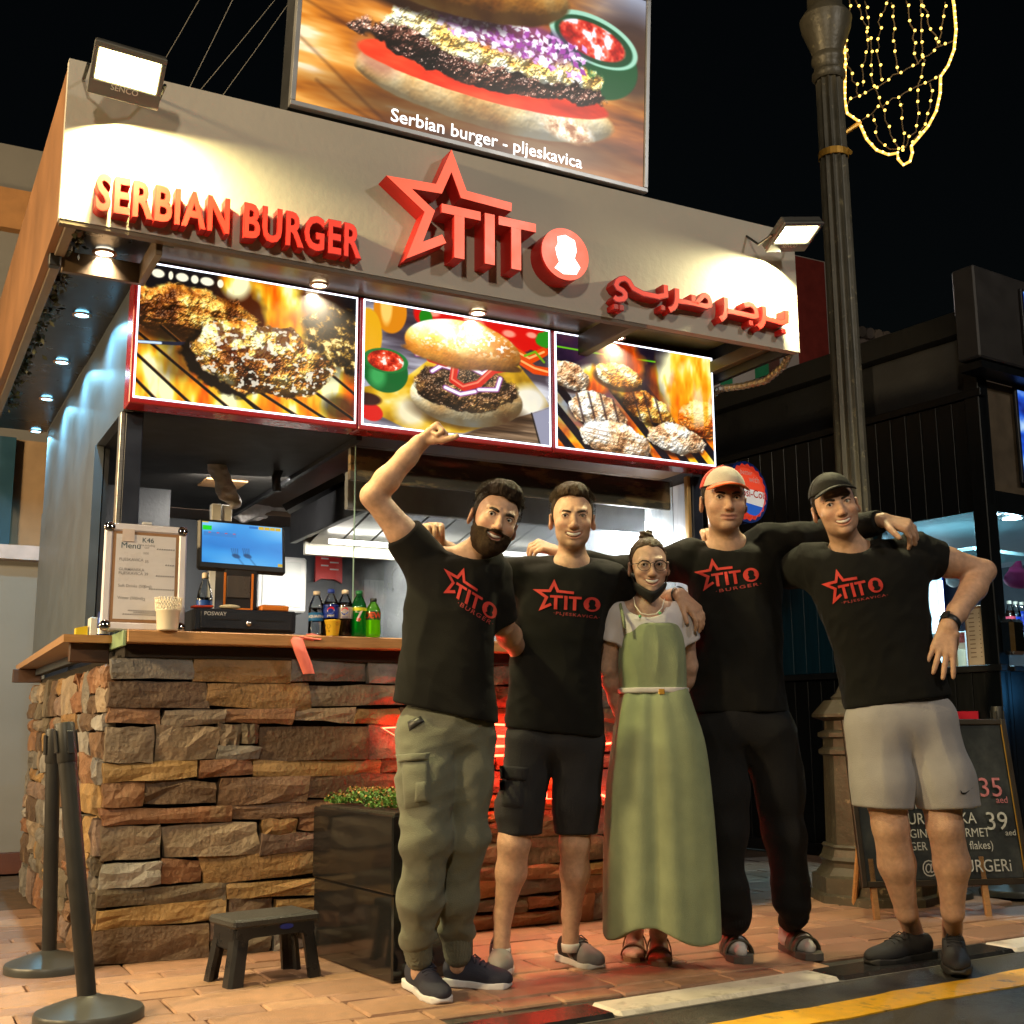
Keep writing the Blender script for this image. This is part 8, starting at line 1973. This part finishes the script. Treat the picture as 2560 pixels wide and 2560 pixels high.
for sx in (-1, 1): MB().tube([to_world((sx * .068, -.030, -.066), H), to_world((sx * .078, -.004, -.040), H), to_world((sx * .0835, .020, -.005), H)], .0016, 5).go("ear_loop", m_blk, P3)
nk_ = [J(1584, 1494, 4.43), J(1588, 1515, 4.395), J(1602, 1533, 4.372), J(1620, 1537, 4.366), J(1640, 1535, 4.368), J(1655, 1520, 4.39), J(1661, 1497, 4.42)]
MB().tube(nk_, .0022, 5).go("necklace", M("bead_white", (.7, .66, .6), rough=.4, var=0), P3); MB().sphere(J(1600, 1541, 4.366), .006).sphere(J(1650, 1533, 4.370), .006).go("green_beads", M("bead_green", (.15, .45, .20), rough=.4, var=0), P3)
TANL = M("tan_leather", (.20, .105, .055), rough=.5, var=.2)
def sandal(P, an, dr, mat, sole, L=.235, w=.042, hgt=.022, cross=True, parent=None):
    sd = np.cross(Z3, dr); o_ = an - dr * .055; pl2 = [(0, -w * .55), (.04, -w * .72), (.10, -w * .72), (L * .72, -w * .98), (L * .93, -w * .7), (L, -w * .1), (L * .97, w * .6), (L * .75, w * .98), (.10, w * .68), (.04, w * .68), (0, w * .5)]
    u = MB().prism(pl2, (o_[0], o_[1], .001), dr, sd, hgt, Z3).go("sandal", sole, parent)
    def strap(x0, h0, wd): 
        V = []; n = 10
        for i in range(n + 1):
            t = math.pi * i / n; p = o_ + dr * x0 - sd * math.cos(t) * w * .98 + Z3 * (hgt + math.sin(t) * h0)
            for e in (-1, 1): V += [p + dr * e * wd + Z3 * (.0 if e < 0 else -.004), p + dr * e * wd + (Z3 * math.sin(t) - sd * math.cos(t)) * .004]
        F = []
        for i in range(n): a = i * 4; F += [(a + 1, a + 3, a + 7, a + 5), (a, a + 4, a + 6, a + 2), (a, a + 1, a + 5, a + 4), (a + 2, a + 6, a + 7, a + 3)]
        mk("strap", V, F, mat, u, smooth=True)
    return u, strap
for (an, tx_, ty_) in ((fa1, 1580, 2412), (fa2, 1652, 2434)):
    dr = unit(onZ(tx_, ty_) - an); u, st_ = sandal(None, an, dr, TANL, TANL, .235, .045, .016, parent=P3); st_(.155, .038, .016); st_(.06, .075, .006)

# ------------------------------------------------------------------ man in a white-fronted cap
S = dict(root=onZ(1925, 2395), skin=(.43, .26, .175), neck=J(1815, 1372, 4.62), head=head_frame(1809, 1253, 4.55, 2, 1, 1, 1.05), nw=1.08)
S['face'] = dict(smile=.35, open=.0, eye=.0056, w=1.05, jaw=1.06, hl=.0, top=.006, lip=(.30, .12, .10), stub=.22)
sh1, el1, wr1 = J(1716, 1398, 4.65), J(1560, 1432, 4.74), J(1402, 1384, 4.60); sh2, el2, wr2 = J(1920, 1358, 4.62), J(2070, 1338, 4.66), J(2206, 1300, 4.42)
S['arms'] = [arm_bones(sh1, el1, wr1, 1.0), arm_bones(sh2, el2, wr2, 1.0)]
S['hands'] = [hand_bones(J(1398, 1382, 4.58), -HR * .9 + Z3 * .30 - HF * .35, Z3 * .75 - HF * .55, 1, (.85, .9, .6), .05, (.75, .55, -.5), 1.0), hand_bones(wr2, HR * .80 - Z3 * .30 - HF * .42, Z3 * .62 - HF * .70 + HR * .25, 1, ((.95, .45, .3), (.80, .50, .3), (.7, .55, .35), (.6, .6, .4)), .10, (.55, .80, .05), 1.10)]
S['core'] = [(J(1815, 1372, 4.62), J(1850, 1800, 4.62), .065, .07), (J(1815, 1375, 4.62), sh1, .05, .05), (J(1815, 1375, 4.62), sh2, .05, .05)]
kn1, an1, kn2, an2 = J(1815, 2080, 4.57), onZ(1826, 2385) + (0, 0, .09), J(1962, 2080, 4.62), onZ(1978, 2378) + (0, 0, .09)
S['legs'] = [[(J(1790, 1840, 4.62), kn1, .05, .04), (kn1, an1, .04, .033), (an1, an1 - Z3 * .04, .033, .033)], [(J(1915, 1840, 4.62), kn2, .05, .04), (kn2, an2, .04, .033), (an2, an2 - Z3 * .04, .033, .033)]]
S.update(hair=[(60, .004, (0, .5, 0), .0)], hairm=HAIRD, browm=BROW)
P4 = build_person("d", S, "man in white and orange cap, black long-sleeved shirt and black joggers")
H4 = S['head']
secs = [(1366, 1772, 1886, 4.62, .085), (1392, 1722, 1945, 4.62, .115), (1450, 1722, 1958, 4.62, .13), (1530, 1728, 1954, 4.62, .135), (1620, 1728, 1955, 4.62, .135), (1700, 1720, 1963, 4.62, .135), (1785, 1712, 1978, 4.62, .135), (1800, 1712, 1980, 4.62, .135)]
def longs(P, d):
    for a, b, c in ((sh1, el1, wr1), (sh2, el2, wr2)):
        d = smin(d, rc(P, a, b, .074, .062), .04); e = rc(P, b, c, .062, .046); L = np.linalg.norm(np.asarray(c) - np.asarray(b)); ax = ((np.asarray(c) - np.asarray(b)) / L).astype(np.float32); d = smin(d, smax(e, (P - np.asarray(b, np.float32)) @ ax - L * .96, .005), .03)
    return d
S4w = [wr1, wr2]
lo_pts = secs
def torso_long():
    lf = loft(secs); pts = [J(s[1], s[0], s[3]) for s in secs] + [J(s[2], s[0], s[3]) for s in secs] + [sh1, el1, wr1, sh2, el2, wr2]; lo, hi = bbox(pts, .11); nb = J(1815, 1352, 4.57)
    def f(P):
        d = lf(P); d = smin(d, rc(P, J(1780, 1385, 4.62), sh1, .055, .072), .04); d = smin(d, rc(P, J(1850, 1380, 4.62), sh2, .055, .072), .04); d = longs(P, d)
        d = d + wrinkle(P, .009, 15, 71, (1, 1, .6)) + wrinkle(P, .005, 36, 72) + wrinkle(P, .002, 70, 73); d = smax(d, -ell(P, nb, (.074, .08, .055)), .012); return smax(d, J(1850, 1782, 4.62)[2] - P[:, 2], .006) * .85
    return garment("shirt", f, lo, hi, m_tee, P4)
sh_d = torso_long()
c41 = lambda x, y: (1680 + x / 4.11, 1130 + y / 4.11)
shirt_print(sh_d, [c41(230, 1220), c41(410, 1092), c41(615, 1195), c41(318, 1452), c41(817, 1250)], "·BURGER·", c41(448, 1450), c41(918, 1368), m_print, fine, P4, .062)
BLKJ = cloth_mat("black_jersey", (.008, .008, .009), .8, 380)
def f(P):
    d = bone_min(P, [(J(1790, 1840, 4.62), J(1806, 1980, 4.59), .120, .095), (J(1806, 1980, 4.59), kn1, .095, .076), (kn1, J(1822, 2230, 4.58), .076, .066), (J(1822, 2230, 4.58), J(1838, 2295, 4.60), .066, .060)], .05)
    e = bone_min(P, [(J(1918, 1840, 4.62), J(1950, 1980, 4.62), .118, .092), (J(1950, 1980, 4.62), kn2, .092, .074), (kn2, J(1978, 2230, 4.64), .074, .062), (J(1978, 2230, 4.64), J(1988, 2285, 4.66), .062, .056)], .05)
    d = smin(d, e, .014); d = smin(d, ell(P, J(1850, 1810, 4.62), (.188, .14, .13), np.stack([HR, HF, Z3], 1)), .05); return (d + wrinkle(P, .012, 18, 81) + wrinkle(P, .004, 45, 82) + .004 * np.sin(P[:, 2] * 60) * np.exp(-((P[:, 2] - .2) / .09) ** 2)) * .82
lo, hi = bbox([J(1700, 1780, 4.62), J(2000, 1780, 4.62), an1, an2], .12); jg = garment("joggers", f, lo, hi, BLKJ, P4)
cuff(J(1838, 2295, 4.60), an1 + (0, 0, .008), .054, .046, BLKJ, jg); cuff(J(1988, 2285, 4.66), an2 + (0, 0, .02), .052, .046, BLKJ, jg)
OLV = M("olive_slide", (.075, .072, .055), rough=.5, var=.3, vscale=25); SOCK = M("white_sock2", (.60, .58, .57), rough=.9, var=.08, bump=.3, bscale=200)
for (an, tx_, ty_) in ((an1, 1866, 2414), (an2, 2040, 2402)):
    a0 = np.array([an[0], an[1], 0]); dr = unit(onZ(tx_, ty_) - a0); 
    def f(P, a0=a0, dr=dr):
        d = rc(P, a0 + (0, 0, .105), a0 + (0, 0, .05), .040, .042); d = smin(d, rc(P, a0 - dr * .02 + Z3 * .052, a0 + dr * .10 + Z3 * .046, .036, .036), .02); return smin(d, rc(P, a0 + dr * .09 + Z3 * .044, a0 + dr * .155 + Z3 * .038, .034, .024), .02)
    lo, hi = bbox([a0 - dr * .06, a0 + dr * .2, a0 + Z3 * .12], .05); garment("sock", f, lo, hi, SOCK, P4, .004)
    u, st_ = sandal(None, a0, dr, OLV, M("slide_sole", (.10, .09, .08), rough=.6, var=.2), .265, .052, .024, parent=P4); st_(.135, .062, .024); st_(.175, .050, .020)
def cap(H, parent, front, side, brim, pitch=.0, z0=.040, front_only=True, brim_len=.078):
    def loc(P):
        q = to_local(P, H); return q @ rotm((1, 0, 0), pitch).astype(np.float32)
    def crown(q):
        d = ell(q, (0, .016, .040), (.0850, .1045, .094)); d = smax(d, z0 - q[:, 2], .004); return smax(d, -ell(q, (0, .016, .034), (.078, .097, .086)), .003)
    for nm, mt, sg in (("cap_front", front, 1), ("cap_crown", side, -1)):
        def f(P, sg=sg):
            q = loc(P); cutv = q[:, 1] + .018; return np.maximum(crown(q), cutv * sg + .0004) * H['s']
        garment(nm, f, H['c'] - .17, H['c'] + .19, mt, parent, .0036)
    def fb(P):
        q = loc(P); x, y, z = q.T; zb = z0 + .010 - 4.6 * x * x + .18 * (y + .08); dd = np.sqrt((x / .078) ** 2 + ((y + .072) / (brim_len + .018)) ** 2) - 1
        d = np.maximum(dd * .07, np.abs(z - zb) - .0035); return smax(np.maximum(d, y + .060), -ell(q, (0, .016, .034), (.077, .096, .086)), .002) * H['s'] * .8
    garment("cap_brim", fb, H['c'] - .2, H['c'] + .15, brim, parent, .0034); c = loc
    MB().sphere(to_world(np.array((0, .016, .135)) @ np.linalg.inv(rotm((1, 0, 0), pitch)), H), (.008, .008, .004)).go("cap_button", side, parent, smooth=True)
cap(H4, P4, cloth_mat("cream_cap_cloth", (.46, .42, .35), .8, 300), cloth_mat("red_cap_mesh", (.42, .035, .02), .8, 200), cloth_mat("orange_brim", (.62, .11, .025), .7, 300), .05, .050)

# ------------------------------------------------------------------ man in grey shorts, hand on hip
S = dict(root=onZ(2320, 2420), skin=(.47, .285, .195), neck=J(2126, 1382, 4.46), head=head_frame(2088, 1266, 4.38, -7, -13, 2, 1.0), nw=1.05)
S['face'] = dict(smile=1.0, open=.7, eye=.0040, w=1.0, jaw=1.02, hl=.0, top=.006, lip=LIP, stub=.15, iris=(.07, .06, .04))
sh1, el1, wr1 = J(2026, 1412, 4.50), J(1895, 1452, 4.86), J(1792, 1376, 4.80); sh2, el2, wr2 = J(2296, 1388, 4.47), J(2460, 1428, 4.52), J(2370, 1566, 4.36)
S['arms'] = [arm_bones(sh1, el1, wr1, 1.0), arm_bones(sh2, el2, wr2, 1.04, .054, .046, .031)]
S['hands'] = [hand_bones(J(1780, 1366, 4.78), -HF * .75 + Z3 * .62 - HR * .2, Z3 * .75 + HF * .6, 1, (1.0, .75, .5), .08, (.4, .8, -.4), .98), hand_bones(wr2, -HR * .30 - Z3 * .93 - HF * .14, -HF * .9 - HR * .25 , -1, ((.10, .12, .08), (.06, .14, .08), (.06, .14, .1), (.05, .15, .1)), .22, (.35, .25, -.95), 1.14)]
S['core'] = [(J(2126, 1382, 4.46), J(2250, 1790, 4.46), .065, .07), (J(2126, 1385, 4.46), sh1, .05, .05), (J(2126, 1385, 4.46), sh2, .05, .05)]
g1, g2_ = onZ(2290, 2392), onZ(2384, 2395); kn1, kn2 = J(2226, 2065, 4.45), J(2362, 2065, 4.42)
S['legs'] = [[(J(2190, 1820, 4.46), J(2215, 1990, 4.45), .085, .075), (J(2215, 1990, 4.45), kn1, .072, .064), (kn1, J(2242, 2160, 4.49), .062, .066), (J(2242, 2160, 4.49), J(2266, 2280, 4.54), .064, .038), (J(2266, 2280, 4.54), g1 + (0, 0, .08), .037, .036)],
             [(J(2310, 1820, 4.46), J(2352, 1990, 4.44), .085, .075), (J(2352, 1990, 4.44), kn2, .072, .062), (kn2, J(2380, 2160, 4.46), .060, .064), (J(2380, 2160, 4.46), J(2382, 2280, 4.50), .062, .038), (J(2382, 2280, 4.50), g2_ + (0, 0, .08), .037, .036)]]
S.update(hair=[(60, .004, (0, .5, 0), .0)], hairm=HAIRD, browm=BROW)
P5 = build_person("e", S, "smiling man in black cap, black t-shirt and grey shorts with hand on hip")
H5 = S['head']
secs = [(1376, 2075, 2205, 4.46, .080), (1402, 2022, 2312, 4.46, .11), (1450, 2022, 2318, 4.46, .13), (1500, 2040, 2317, 4.46, .13), (1560, 2062, 2323, 4.46, .128), (1630, 2088, 2337, 4.46, .125), (1700, 2104, 2362, 4.46, .125), (1765, 2112, 2384, 4.46, .13), (1790, 2112, 2388, 4.46, .13)]
h0 = J(2248, 1755, 4.46); hx = J(2381, 1735, 4.46) - J(2114, 1773, 4.46); hn = unit(np.cross(hx, HF)); hn = hn if hn[2] < 0 else -hn
sh_e = torso_shirt("e", P5, secs, [(sh1, el1, .45, .078, .074), (sh2, el2, .34, .080, .076), (J(2095, 1392, 4.46), sh1, 1.0, .055, .075), (J(2160, 1390, 4.46), sh2, 1.0, .055, .078)], J(2122, 1358, 4.42), (.078, .08, .060), 33, (h0, hn))
c33 = lambda x, y: (1980 + x / 3.33, 1140 + y / 3.33)
shirt_print(sh_e, [c33(248, 1072), c33(365, 932), c33(535, 1013), c33(338, 1243), c33(700, 1075)], "·PLJESKAVICA·", c33(412, 1232), c33(798, 1165), m_print, fine, P5, .052)
GREY = cloth_mat("grey_jersey", (.30, .29, .30), .8, 380, .08)
def f(P):
    d = bone_min(P, [(J(2195, 1815, 4.46), J(2208, 1950, 4.45), .125, .110), (J(2208, 1950, 4.45), J(2208, 2040, 4.45), .110, .106)], .04); e = bone_min(P, [(J(2308, 1815, 4.46), J(2356, 1950, 4.44), .122, .110), (J(2356, 1950, 4.44), J(2376, 2040, 4.44), .110, .108)], .04)
    d = smin(d, e, .010); d = smin(d, ell(P, J(2250, 1800, 4.46), (.190, .135, .14), np.stack([HR, HF, Z3], 1)), .04); d = d + wrinkle(P, .011, 14, 91, (1.2, 1.2, .5)) + wrinkle(P, .004, 40, 92); hz = J(2290, 2020, 4.45)[2] - .00
    u = (P - J(2290, 2020, 4.45).astype(np.float32)) @ HR.astype(np.float32); return smax(d, hz + .05 * np.abs(u) - .004 - P[:, 2], .005) * .85
lo, hi = bbox([J(2095, 1770, 4.46), J(2460, 1800, 4.46), J(2290, 2045, 4.45)], .14); sg_ = garment("shorts", f, lo, hi, GREY, P5)
sw_ = [(0, .35), (.18, .10), (.42, .12), (1.0, .62), (.42, .0), (.2, -.06), (.05, .05)]
me = sg_.data; bvh = BVHTree.FromPolygons([v_.co[:] for v_ in me.vertices], [tuple(p.vertices) for p in me.polygons])
pts = []
for x, y in sw_:
    h = bvh.ray_cast(Vector(CAM), Vector(unit(sight(2400 + x * 34, 1984 - y * 28)))); pts.append((h[0] if h[0] is not None else Vector(at(2400 + x * 34, 1984 - y * 28, 4.36))) - Vector(FW) * .003)
mk("tick_print", pts, [tuple(range(len(pts)))], m_blk, sg_)
BSOLE = M("black_sole", (.022, .022, .022), rough=.5, var=.2)
shoe(P5, onZ(2336, 2392), onZ(2166, 2414), BLKM, BSOLE, .052, BLKM); shoe(P5, onZ(2383, 2378), onZ(2396, 2442), BLKM, BSOLE, .054, BLKM)
cap(H5, P5, cloth_mat("black_cap_cloth", (.014, .0135, .012), .75, 300), bpy.data.materials["black_cap_cloth"], bpy.data.materials["black_cap_cloth"], -.02, .052, brim_len=.062)
wd_ = unit(wr2 - el2); wp_ = wr2 - wd_ * .020
wt = MB().lathe(wp_ - wd_ * .012, [(.036, 0), (.0385, .003), (.0385, .022), (.036, .025)], 24, axis=wd_, caps=False).go("watch_strap", M("watch_band", (.012, .014, .018), rough=.4), P5, smooth=True)
fx = unit(-HR * .75 - HF * .55); fx = unit(fx - wd_ * (fx @ wd_)); fy = np.cross(wd_, fx); MB().frame(wp_ + fx * .036 - wd_ * .018 - fy * .016, (.036, .032, .009), np.array([wd_, fy, fx]), .004).go("watch_case", M("watch_case", (.02, .022, .026), rough=.15, coat=.4, var=0), wt)
